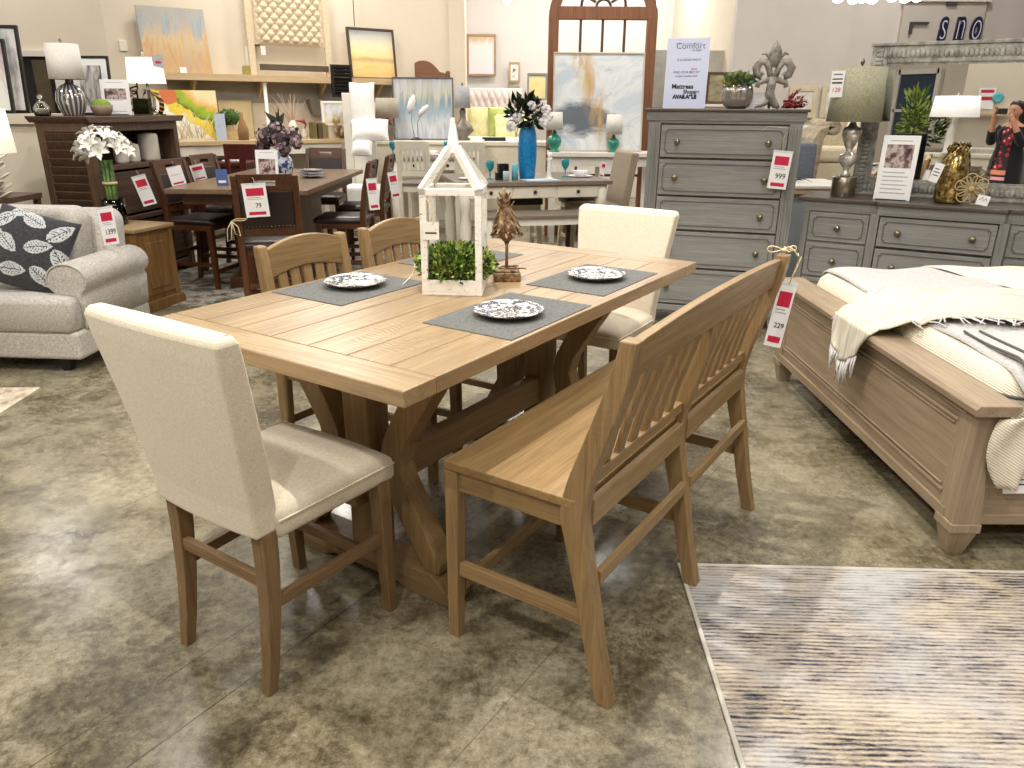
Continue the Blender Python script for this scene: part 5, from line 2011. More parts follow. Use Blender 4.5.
# patterned rug under the dark table
m = Mat('distressed_rug')
co = m.coord()
m.base(m.ramp(m.noise(co, 7, 8, .75, .4), [(.38, S(62, 56, 50)), (.48, S(134, 126, 114)), (.58, S(188, 180, 166)), (.66, S(112, 104, 98))])).rough(.95)
o = B().box(-1.7, 1.75, -1.35, 1.9, 0, .006).out('distressed_rug', m.m, loc=(-2.1, 7.3, 0))
tag(o, 'distressed grey and beige rug under the dark counter table', 'rug')

# ================================================================= shelf along the back-left wall
SN = WBN.copy()          # wall normal, into the room


def onwall(u, v, off=0.0):
    return onplane(u, v, WB0 + SN * off, SN)


SHR = rad(35)
zs = (onwall(200, 75.5, .36).z + onwall(400, 79, .36).z) / 2
M_SHELF = wood('pale_shelf', S(190, 162, 118), S(220, 196, 156), 'x', .6, .5)
q0, q1 = onwall(160, 76, .36), onwall(412, 79, .36)
x0 = (q0 - WB0).dot(WBD)
x1 = (q1 - WB0).dot(WBD)
t = thing('wall_shelf', 'long pale wooden display shelf high on the back-left wall', 'shelf', (WB0.x, WB0.y, zs), SHR)
B().box(x0, x1, -.36, 0, -.05, 0).out('board', M_SHELF, t, bevel=.004)
B().box(x0, x1, -.372, -.36, -.065, .012).out('lip', M_SHELF, t)
for k in range(4):
    x = x0 + (x1 - x0) * (k + .5) / 4
    B().prism([(-.30, -.05), (0, -.05), (0, -.28)], x - .015, x + .015, 'yz').out('bracket', M_SHELF, t)
pp = onwall(266, 100, .30)
b = B().tube([(0, 0, 0), (0, 0, zs - .052)], .025, 10).ell((0, 0, zs - .08), (.04, .04, .02), 10, 6)
o = b.out('shelf_post', M_WHITE, loc=(pp.x, pp.y, 0))
tag(o, 'thin white post propping up the long display shelf', 'post')


def WP(u, off, dz=0.0):
    p = onwall(u, 76, off)
    return V((p.x, p.y, zs + dz))


M_ART1 = art('blue_amber_abstract', [(.38, S(188, 150, 104)), (.5, S(208, 186, 148)), (.62, S(150, 158, 166))], 7, 1.2, 2.2, bands=(.9, .85, [(.2, S(196, 152, 98)), (.45, S(206, 178, 134)), (.6, S(156, 164, 170)), (.85, S(150, 160, 168)), (1, S(196, 160, 116))]))
t, w, h = picture('canvas_painting', 'unframed blue and amber abstract canvas leaning on the shelf', (148, 5, 214, 73), WB0 + SN * .30, SN, M_ART1, canvas=True, th=.035, lean=rad(9))
t.location = WP(181, .30)
B().box(-.0, .07, -.004, 0, .0, .075).out('price_card', M_PAPER, t)
t = thing('diffuser_jar', 'small square jar with white reeds on the display shelf', 'jar', WP(249, .2), SHR)
B().box(-.06, .06, -.06, .06, 0, .12).out('jar', plain('amber_green_glass', S(176, 160, 84), .2), t, bevel=.008)
B().bar((0, 0, .10), (0, 0, .34), .05, .05, (1, 0, 0)).out('reed', M_WHITE, t)
b = B()
pa, pb = onwall(249, -30, .03), onwall(257, 46, .03)
o = B().prism([(-.03, 0), (.03, 0), (.03, pa.z - pb.z), (-.03, pa.z - pb.z)], -.02, .02, 'xz').out('hanging_strip', plain('dark_bronze_strip', S(84, 72, 58), .6), loc=(pb.x, pb.y, pb.z), rz=SHR)
tag(o, 'narrow dark hanging strip on the wall beside the tufted headboard', 'banner')

# tufted headboard on the shelf
M_TUFT = fabric('cream_tufted', S(222, 202, 168), S(240, 226, 198), 150, .2)
M_BTN = plain('tuft_button', S(190, 166, 130), .8)
pl, pr = onwall(259, 40, .26), onwall(326, 40, .26)
hwid = (pr - pl).length
zb = onwall(290, 46, .26).z - zs
zt = onwall(290, -14, .26).z - zs
t = thing('tufted_headboard', 'cream diamond-tufted headboard with frame legs standing on the shelf', 'headboard', WP(293, .26), SHR)
nb = 14


def tuft(u, v):
    x = -hwid / 2 + hwid * u
    z = zb + (zt - zb) * v
    a = u * nb
    c_ = v * (zt - zb) / hwid * nb
    p, q_ = (a + c_) / 1.0, (a - c_) / 1.0
    d = abs(sin(pi * p / 2 * 1.0)) * abs(sin(pi * q_ / 2 * 1.0))
    e = min(1, min(u, 1 - u) * 14) * min(1, min(v, 1 - v) * 14)
    return V((x, -.012 - .04 * (d ** .5) * e - .02 * e, z))


B().grid(tuft, 126, 126, thick=.02).out('tufted_panel', M_TUFT, t, fix=False)
for x_ in (-hwid / 2 - .10, hwid / 2 + .02):
    B().box(x_, x_ + .08, -.02, .035, 0, zt + .08).out('wing_post', M_TUFT, t, bevel=.006)
B().box(-hwid / 2 - .02, hwid / 2 + .02, .0, .03, zb, zt).out('backing', M_TUFT, t)
b = B()
for i in range(1, nb):
    for j in range(1, 60):
        v = j / nb * hwid / (zt - zb)
        if (i + j) % 2 == 0 and v < .98:
            b.ell(tuft(i / nb, v) + V((0, -.004, 0)), (.014, .009, .014), 6, 5)
b.out('button', M_BTN, t)
B().box(-hwid / 2 + .02, hwid / 2 + .04, -.03, 0, onwall(290, 71, .26).z - zs, onwall(290, 65, .26).z - zs).out('lower_rail', plain('dark_rail', S(96, 84, 66), .5), t)
B().box(-hwid / 2 + .04, -hwid / 2 + .10, -.05, -.045, zb - .12, zb - .02).out('hang_tag', M_PAPER, t)

# sunset painting, black louvre panel and arched headboard to the right end
M_SUN = art('sunset_sea', [(.4, S(236, 206, 140)), (.55, S(240, 226, 178)), (.66, S(150, 170, 190))], 1.2, 6, 1.6, bands=(.12, .78, [(.05, S(214, 166, 92)), (.26, S(232, 200, 120)), (.32, S(186, 150, 100)), (.38, S(240, 222, 150)), (.55, S(236, 228, 196)), (.68, S(190, 200, 206)), (.85, S(140, 160, 186)), (1, S(130, 152, 182))]))
t, w, h = picture('framed_seascape', 'dark framed golden seascape standing at the right end of the shelf', (352, 28, 398, 80), WB0 + SN * .24, SN, M_SUN, plain('bronze_frame', S(72, 58, 44), .5), .028, .045, lean=rad(6))
t.location = WP(375, .24)
pa, pb = onwall(333, 97, .40), onwall(351, 65, .40)
t = thing('louvre_panel', 'black louvred shutter panel hanging in front of the shelf edge', 'panel', (pa.x, pa.y, pa.z), SHR)
wv, hv = (V((pb.x, pb.y, 0)) - V((pa.x, pa.y, 0))).length, pb.z - pa.z
B().box(0, .03, -.0, .03, 0, hv).box(wv - .03, wv, 0, .03, 0, hv).box(.03, wv - .03, 0, .03, 0, .03).box(.03, wv - .03, 0, .03, hv - .03, hv).out('frame', M_BLACK, t)
b = B()
for k in range(8):
    z = .05 + (hv - .09) * k / 7
    b.bar((.03, .015, z), (wv - .03, .015, z), .045, .008, (0, -.7, 1))
b.out('slat', M_BLACK, t)
B().box(wv * .3, wv * .7, .02, .06, hv - .12, hv - .02).out('hook_plate', M_BLACK, t)
hc = onwall(353, 0, .2)
o = B().tube([(0, 0, 0), (0, 0, CZ - onwall(353, 26, .2).z)], .006, 6).out('hanging_wire', plain('wire_grey', S(120, 112, 100), .5), loc=(hc.x, hc.y, onwall(353, 26, .2).z))
tag(o, 'thin wire hanging down to the golden seascape frame', 'wire')

# grey band and cream boards under the shelf
M_BAND = plain('grey_wall_band', S(164, 158, 148), .8, var=.03)
q0, q1 = onwall(168, 90, .01), onwall(412, 90, .01)
xa, xb = (q0 - WB0).dot(WBD), (q1 - WB0).dot(WBD)
b = B()
b.box(xa, xb, -.012, 0, onwall(290, 103, .01).z, zs - .07)
o = b.out('trim_2', M_BAND, loc=(WB0.x, WB0.y, 0), rz=SHR)
o['kind'] = 'structure'
M_BOARD = plain('cream_board', S(234, 216, 172), .6, var=.02)
for u0, u1, v0, lab in ((181, 221, 97, 'cream blank board on the wall behind the parrot picture'), (223, 257, 100, 'cream blank board on the wall left of the white shelf post')):
    picture('blank_board', lab, (u0, v0, u1, 150), WB0 + SN * .06, SN, M_BOARD, plain('pale_wood_edge', S(196, 176, 130), .6) if 'pale_wood_edge' not in bpy.data.materials else bpy.data.materials['pale_wood_edge'], .012, .02, cat='board')

# parrot-like bright bird picture
m = Mat('bird_picture')
co = m.coord()
q = m.sep(co)
n_ = m.noise(m.coord((1, 1, 1)), 5, 4, .6, .4)
ax_ = m.math('ADD', m.math('MULTIPLY', q[0], .75), m.math('MULTIPLY', q[2], .9))
bx_ = m.math('SUBTRACT', m.math('MULTIPLY', q[2], .8), m.math('MULTIPLY', q[0], -.62))
band = m.math('ADD', bx_, m.math('MULTIPLY', m.math('SUBTRACT', n_, .5), .35))
col = m.ramp(m.math('ADD', m.math('MULTIPLY', band, 1.5), .05, clamp=True), [(.0, S(238, 232, 214)), (.30, S(240, 236, 224)), (.34, S(232, 208, 60)), (.46, S(240, 214, 70)), (.50, S(90, 100, 50)), (.54, S(150, 176, 40)), (.64, S(168, 190, 50)), (.68, S(236, 180, 90)), (.85, S(240, 226, 176))])
head = m.math('LESS_THAN', m.math('ADD', m.math('POWER', m.math('ADD', q[0], .18), 2.0), m.math('POWER', m.math('SUBTRACT', q[2], .50), 2.0)), .010)
m.base(m.mix(head, col, S(214, 120, 70))).rough(.5)
pn = WB0 + SN * .45
t, w, h = picture('bird_picture', 'bright yellow and green bird picture board under the shelf', (158, 90, 222, 140), pn, SN, m.m, canvas=True, th=.02, lean=rad(4))
tb_z = t.location.z
# low sideboard that carries it and the decor
pz0 = onwall(156, 140, .75)
pz1 = onwall(345, 150, .75)
xa, xb = (pz0 - WB0).dot(WBD), (pz1 - WB0).dot(WBD)
t2 = thing('console_table', 'long pale console table below the display shelf', 'console table', (WB0.x, WB0.y, 0), SHR)
zc = tb_z - .001
B().box(xa, xb, -.80, -.06, zc - .05, zc).out('top', M_SHELF, t2, bevel=.004)
B().box(xa + .05, xb - .05, -.76, -.1, zc - .17, zc - .05).out('apron', M_WHITE, t2)
for x in (xa + .08, (xa + xb) / 2, xb - .08):
    for y in (-.74, -.14):
        B().box(x - .035, x + .035, y - .035, y + .035, 0, zc - .17).out('leg', M_WHITE, t2)


def CT(u, off, dz=0.0):
    p = onwall(u, 130, off)
    return V((p.x, p.y, zc + dz))


M_MOSS = plain('deep_moss', S(60, 92, 34), .95, var=.35, scale=30)
t = thing('topiary_ball', 'round green moss topiary on a pale wooden stand below the shelf', 'topiary', CT(230, .50), SHR)
B().prism([(-.14, 0), (.14, 0), (.03, .17), (-.03, .17)], -.05, .05, 'xz').out('stand', M_SHELF, t, bevel=.006)
B().ell((0, 0, .255), (.13, .11, .09), 18, 12).out('moss', M_MOSS, t)
foliage('foliage', t, [M_MOSS, M_LEAF3, M_LEAF1], 600, bushy(0, 0, .255, .145, .125, .1, 0), .022, .6, 21)
M_BRANCH = plain('bleached_twig', S(214, 200, 176), .8)
t = thing('twig_arrangement', 'spray of bleached twigs leaning below the bird picture', 'arrangement', CT(186, .62), SHR)
b = B()
rg = random.Random(6)
for k in range(26):
    x = rg.uniform(-.28, .28)
    a = rg.uniform(-.5, .5)
    b.tube([(x, 0, 0), (x + a * .15, rg.uniform(-.05, .05), .14), (x + a * .4 + rg.uniform(-.05, .05), rg.uniform(-.08, .08), rg.uniform(.22, .34))], [.006, .005, .002], 5)
b.out('twig', M_BRANCH, t)
B().box(-.3, .3, -.03, .03, 0, .025).out('base', M_BRANCH, t)
t = thing('blue_card_stand', 'pale blue standing card on the console below the bird picture', 'card', CT(221, .70), SHR)
B().box(-.06, .06, 0, .004, 0, .30).out('card', plain('pale_blue_card', S(196, 206, 226), .4), t)
B().box(-.06, .06, 0, .07, 0, .004).out('foot', M_ACRYL, t)
t = thing('bottle_bag', 'brown paper wrapped bottle beside the topiary stand', 'bottle', CT(243, .72), SHR)
B().lathe([(0, 0), (.06, 0), (.065, .12), (.04, .2), (.02, .24), (.022, .32), (0, .32)], n=16).out('body', plain('kraft_brown', S(150, 112, 72), .7), t)
t = thing('bud_vase', 'small red leaf sprig vase right of the hydrangeas', 'vase', CT(304, .60), SHR)
B().lathe([(0, 0), (.04, 0), (.05, .05), (.02, .1), (.025, .12), (0, .12)], n=14).out('body', M_CERAM, t)
B().tube([(0, 0, .1), (.03, 0, .17), (.0, 0, .21), (-.1, 0, .22)], [.006, .02, .05, .01], 10, flat=.5).out('leaf', M_BERRY, t)
for k, (u, r, h, mt) in enumerate(((313, .05, .20, 'olive_book_a'), (318, .05, .185, 'olive_book_b'), (322, .045, .195, 'olive_book_c'))):
    o = B().box(-.022, .022, -.08, .08, 0, h).out('book', plain(mt, [S(120, 104, 60), S(96, 84, 56), S(140, 122, 78)][k], .6), loc=CT(u, .68), rz=SHR)
    tag(o, ['leftmost olive book standing behind the far leather chair', 'middle olive book standing behind the far leather chair', 'rightmost olive book standing behind the far leather chair'][k], 'book', 'olive books on the console')
M_BASK = plain('grey_bin', S(120, 114, 100), .8)
t = thing('hanging_bin', 'grey tapered bin on the wall left of the white framed floral', 'bin', CT(319, .12, .28), SHR)
B().loft([[V((sx_ * a, sy_ * .6 * a, z)) for sx_, sy_ in ((1, 1), (-1, 1), (-1, -1), (1, -1))] for a, z in ((.08, 0), (.13, .2), (.12, .2), (.075, .01))], smooth=False).out('body', M_BASK, t)
t = thing('lidded_box', 'cream box on the console right of the olive books', 'box', CT(333, .62), SHR)
B().box(-.10, .10, -.1, .1, 0, .15).out('body', plain('cream_box', S(222, 206, 180), .6), t, bevel=.004)
B().box(-.105, .105, -.105, .105, .15, .175).out('lid', plain('cream_lid', S(230, 218, 196), .6), t, bevel=.004)
# white bare branches in a vase behind the hydrangeas
t = thing('branch_vase', 'white bell vase with bare pink branches below the shelf post', 'vase', CT(293, .3), SHR)
B().lathe([(0, 0), (.07, 0), (.08, .05), (.06, .15), (.035, .22), (.03, .22), (.02, .05), (0, .04)], n=16).out('body', M_WHITE, t)
b = B()
rg = random.Random(9)
for k in range(12):
    a = rg.uniform(-1, 1)
    b.tube([(0, 0, .1), (a * .1, rg.uniform(-.05, .05), .3), (a * .3, rg.uniform(-.1, .1), .45 + rg.uniform(0, .1))], [.007, .005, .002], 5)
b.out('branch', plain('pink_branch', S(210, 180, 160), .8), t)
# white framed floral
M_FLORAL = art('floral_print', [(.4, S(122, 112, 90)), (.5, S(186, 176, 156)), (.6, S(226, 222, 216))], 3, 2, 3, bands=(.3, .5, [(.1, S(130, 120, 98)), (.5, S(190, 182, 164)), (.7, S(222, 224, 232))]))
t, w, h = picture('framed_floral', 'white framed floral print standing left of the white pillows', (324, 97, 350, 134), WB0 + SN * .55, SN, M_FLORAL, M_WHITE, .03, .03, lean=rad(3))
t.location.z = zc
t = thing('dried_pods', 'bunch of dried tan seed pods in front of the white framed floral', 'arrangement', CT(342, .76), SHR)
b = B()
rg = random.Random(13)
for k in range(16):
    p = V((rg.uniform(-.12, .12), rg.uniform(-.05, .02), rg.uniform(.05, .26)))
    b.ell(p, (.03, .03, .05), 8, 6)
    b.tube([(p.x * .3, 0, 0), p], .005, 5)
b.out('pod', plain('tan_pod', S(176, 152, 116), .8, var=.2, scale=20), t)

# ================================================================= white bedding display and painting behind
M_PILL = fabric('white_cotton', S(236, 234, 230), S(248, 247, 244), 160, .15, blotch=.02)
wx = aty(366, 130, 10.0).x
t = thing('white_daybed', 'white painted day bed end with tall post behind the dark table', 'bed', (wx, 10.0, 0), 0)
zA, zB_ = aty(350, 93, 10.0).z, aty(350, 165, 10.0).z
px0 = aty(348, 120, 10.0).x - wx
B().box(px0 - .05, px0 + .05, -.06, .06, 0, zA).out('post', M_WHITE, t, bevel=.01)
B().box(px0 + .05, px0 + .34, -.02, .03, .45, zA - .12).out('back_panel', M_WHITE, t, bevel=.006)
B().box(px0 - .02, px0 + .46, -.5, -.07, .35, .62).out('mattress', M_PILL, t, bevel=.05, seg=3)
for k, (u, v, hx_, hy_, hz_, rx) in enumerate(((362, 105, .15, .25, .09, 82), (370, 130, .215, .14, .10, 55), (362, 148, .12, .10, .08, 50))):
    p = aty(u, v, 9.72 - .12 * k)
    b = B()
    cushion(b, (0, 0, 0), hx_, hy_, hz_, n=16)
    o = b.out('white_pillow', M_PILL, loc=p)
    o.rotation_euler = (rad(rx), 0, rad((-4, 8, 0)[k]))
    tag(o, ['tall white pillow leaning against the day bed post', 'plump white pillow lying across the day bed front', 'small white pillow lowest on the day bed'][k], 'pillow', 'white pillows on the day bed')

# tall lamps and abstract painting
M_TAUPESH = fabric('taupe_shade', S(150, 140, 124), S(184, 174, 158), 220, .2)
M_GREYSH = fabric('grey_shade', S(150, 150, 156), S(184, 184, 190), 220, .2)
M_POTG = plain('grey_ceramic', S(116, 108, 98), .4)
M_TEAL = plain('teal_glass', S(60, 150, 128), .15, var=.1)
M_TURQ = plain('turquoise_glass', S(40, 150, 160), .15, var=.1)


def lamp_px(label, uc, ush, vtop, vsh, vbot, Y, base_mat, shade_mat, prof, finial=False, name='table_lamp'):
    """lamp whose shade spans ush pixels about uc, from vtop to vsh, standing at vbot"""
    a, b_ = aty(uc, vbot, Y), aty(uc, vtop, Y)
    s0, r = aty(uc, vsh, Y).z - a.z, (aty(uc + ush / 2, vsh, Y).x - aty(uc - ush / 2, vsh, Y).x) / 2
    pr = [(pr_ * s0 * .5, pz * s0) for pr_, pz in prof]
    return table_lamp(label, a, (r, r * .9), b_.z - a.z - s0, s0, pr, base_mat, shade_mat, finial=finial), a


VP = [(0, 0), (.5, 0), (.5, .06), (.3, .1), (.6, .3), (.7, .5), (.6, .68), (.25, .8), (.2, .86), (.1, 1)]
GP = [(0, 0), (.45, 0), (.5, .05), (.3, .1), (.75, .3), (.6, .45), (.25, .6), (.16, .75), (.22, .9), (.1, 1)]
white_top = []


def table_px(name, label, Y, u0, u1, vtop, depth, rz, topm, legm, drawers=0, legr=.045, cat='table', apron=.12, group=None):
    """table whose near top edge runs between two pixels at distance Y"""
    a, b_ = aty(u0, vtop, Y), aty(u1, vtop, Y)
    w = (b_ - a).length
    zt = a.z
    c_ = (a + b_) / 2
    t = thing(name, label, cat, (c_.x, c_.y, 0), rz, group)
    B().box(-w / 2, w / 2, 0, depth, zt - .04, zt).out('tabletop', topm, t, bevel=.006)
    B().box(-w / 2 + .05, w / 2 - .05, .04, depth - .04, zt - .04 - apron, zt - .04).out('apron', legm, t)
    for k in range(drawers):
        x0_ = -w / 2 + .12 + (w - .24) * k / drawers
        x1_ = x0_ + (w - .24) / drawers - .02
        d = B().box(x0_, x1_, .028, .042, zt - .035 - apron, zt - .05).out('drawer', legm, t, bevel=.003)
        B().ell(((x0_ + x1_) / 2, .016, zt - .04 - apron / 2), (.018, .014, .018), 10, 8).out('knob', M_BLACK, d)
    for sx_ in (-1, 1):
        for y in (.08, depth - .08):
            zz_ = zt - .04
            B().lathe([(legr, 0), (legr * 1.1, .02), (legr * .9, .1), (legr * 1.25, zz_ * .35), (legr * 1.3, zz_ * .55), (legr * .85, zz_ * .7), (legr * 1.25, zz_ * .75), (legr * 1.25, zz_)], (sx_ * (w / 2 - .09), y, 0), 14).out('leg', legm, t)
    return t, zt, w


M_WTOP = wood('grey_brown_top', S(112, 98, 86), S(152, 138, 124), 'x', .8, .3, bump=.08)
M_CREAMP = plain('cream_paint', S(232, 224, 204), .5, var=.04)

# counter table with blue vase
wt, wz, ww = table_px('white_counter_table', 'white counter table with grey-brown top and drawers under the blue vase', 7.35, 456, 618, 181, 1.05, rad(14), M_WTOP, M_CREAMP, drawers=3)
WTO, WTR = Vector_loc = V(wt.location), wt.rotation_euler[2]


def WT(u, d, dz=0.0):
    """on that table: pixel column u, d metres behind its near edge"""
    n_ = V((-sin(WTR), cos(WTR), 0))
    p = onplane(u, 180, V((WTO.x, WTO.y, 0)) + n_ * d, n_)
    return V((p.x, p.y, wz + dz))


# bench under it
M_BSEAT = M_WTOP
bn = WT(540, -.16)
t = thing('white_bench', 'white counter bench with grey seat under the white counter table', 'bench', (bn.x, bn.y, 0), WTR)
B().box(-.58, .58, -.19, .19, .585, .615).out('seat', M_WTOP, t, bevel=.006)
B().box(-.54, .54, -.165, .165, .52, .585).out('apron', M_WHITE, t)
for sx_ in (-1, 1):
    for sy_ in (-1, 1):
        B().bar((sx_ * .52, sy_ * .15, .585), (sx_ * .55, sy_ * .16, 0), .055, .055, (1, 0, 0), w2=.045, d2=.045).out('leg', M_WHITE, t)
    B().bar((sx_ * .53, -.15, .2), (sx_ * .53, .15, .2), .045, .025, (0, 0, 1)).out('side_stretcher', M_WHITE, t)
B().bar((-.53, 0, .2), (.53, 0, .2), .045, .025, (0, 0, 1)).out('long_stretcher', M_WHITE, t)
price_tag('white and crimson price tag hanging on the white counter bench end', bn + Matrix.Rotation(WTR, 3, 'Z') @ V((.50, -.21, .28 - bn.z)), WTR, .09, .2, '', string=[(0, 0, .2), (0, .02, .26), (.01, .03, .31)])
# dark upholstered stools on the far side of that table
M_DKSEAT = fabric('charcoal_seat', S(52, 46, 44), S(78, 70, 66), 240, .2)
st0 = None
for k, u in enumerate((520, 582)):
    p = WT(u, 1.0)
    if st0 is None:
        st0 = thing('counter_stool', '', 'stool', (p.x, p.y, 0), WTR, 'dark-seated stools behind the white counter table')
        b = B()
        b.loft([[q_ for q_ in superr(.22 - i, .2 - i, .06, z)] for z, i in ((.57, .0), (.62, 0), (.645, .03), (.65, .09))])
        b.out('seat', M_DKSEAT, st0)
        B().box(-.19, .19, -.17, .17, .51, .57).out('frame', M_CREAMP, st0)
        for sx_ in (-1, 1):
            for sy_ in (-1, 1):
                B().bar((sx_ * .17, sy_ * .15, .52), (sx_ * .19, sy_ * .17, 0), .045, .045, (1, 0, 0)).out('leg', M_CREAMP, st0)
            B().bar((sx_ * .18, -.15, .2), (sx_ * .18, .15, .2), .035, .02, (0, 0, 1)).out('stretcher', M_CREAMP, st0)
        st0['label'] = 'dark-seated stool behind the white counter table, seen under the blue vase'
    else:
        dup(st0, (p.x, p.y, 0), WTR, 'dark-seated stool behind the white counter table, next to the linen chair')

# ---- on the white counter table
M_BLUE_V = Mat('turquoise_mosaic')
co = M_BLUE_V.coord()
vv_ = M_BLUE_V.n('ShaderNodeTexVoronoi')
vv_.inputs['Scale'].default_value = 60
M_BLUE_V.l(co, vv_.inputs['Vector'])
M_BLUE_V.base(M_BLUE_V.ramp(vv_.outputs['Distance'], [(.1, S(0, 150, 200)), (.6, S(20, 110, 170))])).rough(.3).bump(vv_.outputs['Distance'], .4, .004)
M_BLUE_V = M_BLUE_V.m
p = WT(527, .34)
hb = aty(527, 126, p.y).z - wz
t = thing('blue_vase', 'tall turquoise blue textured vase on the white counter table', 'vase', p, 0)
B().lathe([(0, 0), (.068, 0), (.075, .01), (.09, hb * .35), (.092, hb * .6), (.085, hb * .85), (.07, hb * .96), (.074, hb), (.066, hb), (.06, hb * .9), (0, .03)], n=28).out('body', M_BLUE_V, t)
M_DKGREEN = plain('dark_magnolia_leaf', S(30, 36, 26), .35, var=.3, scale=14)
M_MAG = plain('magnolia_white', S(238, 232, 232), .7)
t = thing('magnolia_bouquet', 'dark green magnolia leaves with white blooms in the blue vase', 'bouquet', p + V((0, 0, hb - .02)), 0)
foliage('foliage', t, [M_DKGREEN, M_DKGREEN, M_LEAF3], 130, bushy(-.02, 0, .14, .17, .12, .11), .11, .55, 31, .5)
b = B()
for k in range(8):
    a = k * .8
    b.tube([(0, 0, -.06), (.05 * cos(a), .04 * sin(a), .06), (.12 * cos(a), .09 * sin(a), .15)], .005, 5)
b.out('stem', M_TWIG, t)
for cx_, cz_ in ((.17, .17), (-.16, .02), (.15, .06), (.03, .2), (-.10, .10), (.19, .11)):
    b = B()
    for j in range(7):
        a = j * .9
        b.ell((cx_ + .028 * cos(a), -.09 + .01 * (j % 3), cz_ + .028 * sin(a)), (.026, .012, .022), 7, 5)
    b.out('bloom', M_MAG, t)


def candle(label, u, d, r, h, mat, name='candle'):
    o = B().lathe([(0, 0), (r, 0), (r, h - .004), (r * .94, h), (r * .5, h - .006), (0, h - .006)], n=18).out(name, mat, loc=WT(u, d))
    return tag(o, label, 'candle', 'pillar candles on the white counter table')


candle('pale turquoise pillar candle immediately left of the blue vase', 515, .22, .032, .145, plain('pale_turquoise_wax', S(120, 200, 220), .5))
candle('short pale blue candle before the black holder', 506, .16, .03, .085, plain('pale_blue_wax', S(196, 222, 228), .5))
t = thing('black_holder', 'black box-shaped candle holder left of the turquoise candle', 'candle holder', WT(503, .24), WTR)
B().box(-.05, .05, -.04, .04, 0, .012).box(-.05, -.035, -.04, .04, .012, .15).box(.035, .05, -.04, .04, .012, .15).box(-.035, .035, .03, .04, .012, .15).box(-.075, -.05, -.03, .03, 0, .07).out('body', M_BLACK, t, bevel=.003)
GOB = [(0, 0), (.035, 0), (.036, .004), (.008, .012), (.007, .07), (.02, .085), (.038, .115), (.04, .15), (.036, .175), (.033, .175), (.036, .15), (.034, .118), (.015, .09), (0, .088)]
g0 = None
for k, (u, d, lab) in enumerate(((490, .30, 'turquoise goblet on the white table left of the black candle holder'), (565, .45, 'turquoise goblet on the white table right of the white candlestick'))):
    p_ = WT(u, d)
    if g0 is None:
        g0 = thing('goblet', lab, 'goblet', p_, 0, 'turquoise goblets')
        B().lathe(GOB, n=18).out('bowl', M_TURQ, g0)
    else:
        dup(g0, p_, 0, lab)
t = thing('white_candlestick', 'white banded candlestick right of the blue vase', 'candlestick', WT(549, .20), 0)
b = B()
b.lathe([(0, 0), (.045, 0), (.045, .012), (.02, .02)] + [(r_, .02 + .018 * k) for k, r_ in enumerate((.02, .026, .02, .026, .02, .026, .02, .026, .02, .028))] + [(.03, .2), (.0, .2)], n=16)
b.out('stick', M_WHITE, t)
B().lathe([(0, .2), (.02, .2), (.02, .25), (0, .25)], n=12).out('candle', M_PILL, t)
bw0 = None
for k, (u, d, lab) in enumerate(((472, .35, 'white bowl on the white counter table, seen behind the lantern spire'), (580, .45, 'white bowl with plate right of the turquoise goblet'))):
    p_ = WT(u, d)
    if bw0 is None:
        bw0 = thing('place_bowl', lab, 'bowl', p_, 0, 'white place settings')
        B().lathe([(0, 0), (.06, 0), (.12, .008), (.13, .012), (.12, .014), (.06, .006), (0, .006)], n=24).out('plate', M_MAG, bw0)
        B().lathe([(0, .007), (.04, .007), (.07, .03), (.078, .06), (.073, .06), (.062, .03), (0, .016)], n=24).out('bowl', M_MAG, bw0)
    else:
        dup(bw0, p_, 0, lab)
o = B().box(-.17, .17, -.10, .10, 0, .004).out('turquoise_napkin', plain('aqua_cloth', S(190, 218, 230), .8), loc=WT(540, .16), rz=WTR + rad(8))
tag(o, 'pale aqua cloth lying at the foot of the blue vase', 'napkin')
price_tag('pink and white tent card leaning on the beige chair at the white table', WT(601, .30, .002), WTR + rad(8), .05, .15, '', tilt=rad(14), lean=rad(-6))

# beige upholstered chair at its right end
p = WT(622, .40)
t = thing('beige_chair', 'beige nailhead upholstered chair at the right end of the white counter table', 'chair', (p.x - .06, p.y, 0), WTR)
M_BEIGE = fabric('beige_weave', S(146, 130, 108), S(182, 166, 144), 240, .3)
zt_ = aty(640, 152, p.y).z
b = B()
b.loft([[V((x_ + (z - .5) * .16, y, z)) for x_, y in ((-.04, -.24), (.04, -.24), (.04, .24), (-.04, .24))] for z in (.5, .8, zt_ - .02, zt_)], smooth=False)
b.out('backrest', M_BEIGE, t, bevel=.015, seg=3)
B().box(-.48, .02, -.23, .23, .5, .62).out('seat', M_BEIGE, t, bevel=.02)
for x_ in (-.44, .0):
    for y in (-.2, .2):
        B().bar((x_, y, .5), (x_, y, 0), .05, .05, (1, 0, 0), w2=.035, d2=.035).out('leg', M_MAHZ, t)

# ---- white console, painting and arched window frame behind
cz = aty(600, 152, 9.3).z
cx0, cx1 = aty(548, 155, 9.3).x, aty(655, 155, 9.3).x
t = thing('white_sideboard', 'white console carrying the large abstract painting and teal lamps', 'console', ((cx0 + cx1) / 2, 9.3, 0), 0)
hw_ = (cx1 - cx0) / 2
B().box(-hw_, hw_, -.15, .35, cz - .05, cz).out('top', M_WHITE, t, bevel=.006)
B().box(-hw_ + .05, hw_ - .05, -.1, .3, cz - .16, cz - .05).out('apron', M_WHITE, t)
for x_ in (-hw_ + .06, 0, hw_ - .06):
    for y in (-.09, .28):
        B().box(x_ - .03, x_ + .03, y - .03, y + .03, 0, cz - .16).out('leg', M_WHITE, t)
B().box(-hw_ + .06, hw_ - .06, -.08, .27, .25, .29).out('lower_shelf', M_WHITE, t)
M_BIGART = Mat('blue_ochre_abstract')
m = M_BIGART
co = m.coord((1, 1, 1))
q = m.sep(co)
n1_ = m.noise(co, 2.2, 6, .6, 1.2)
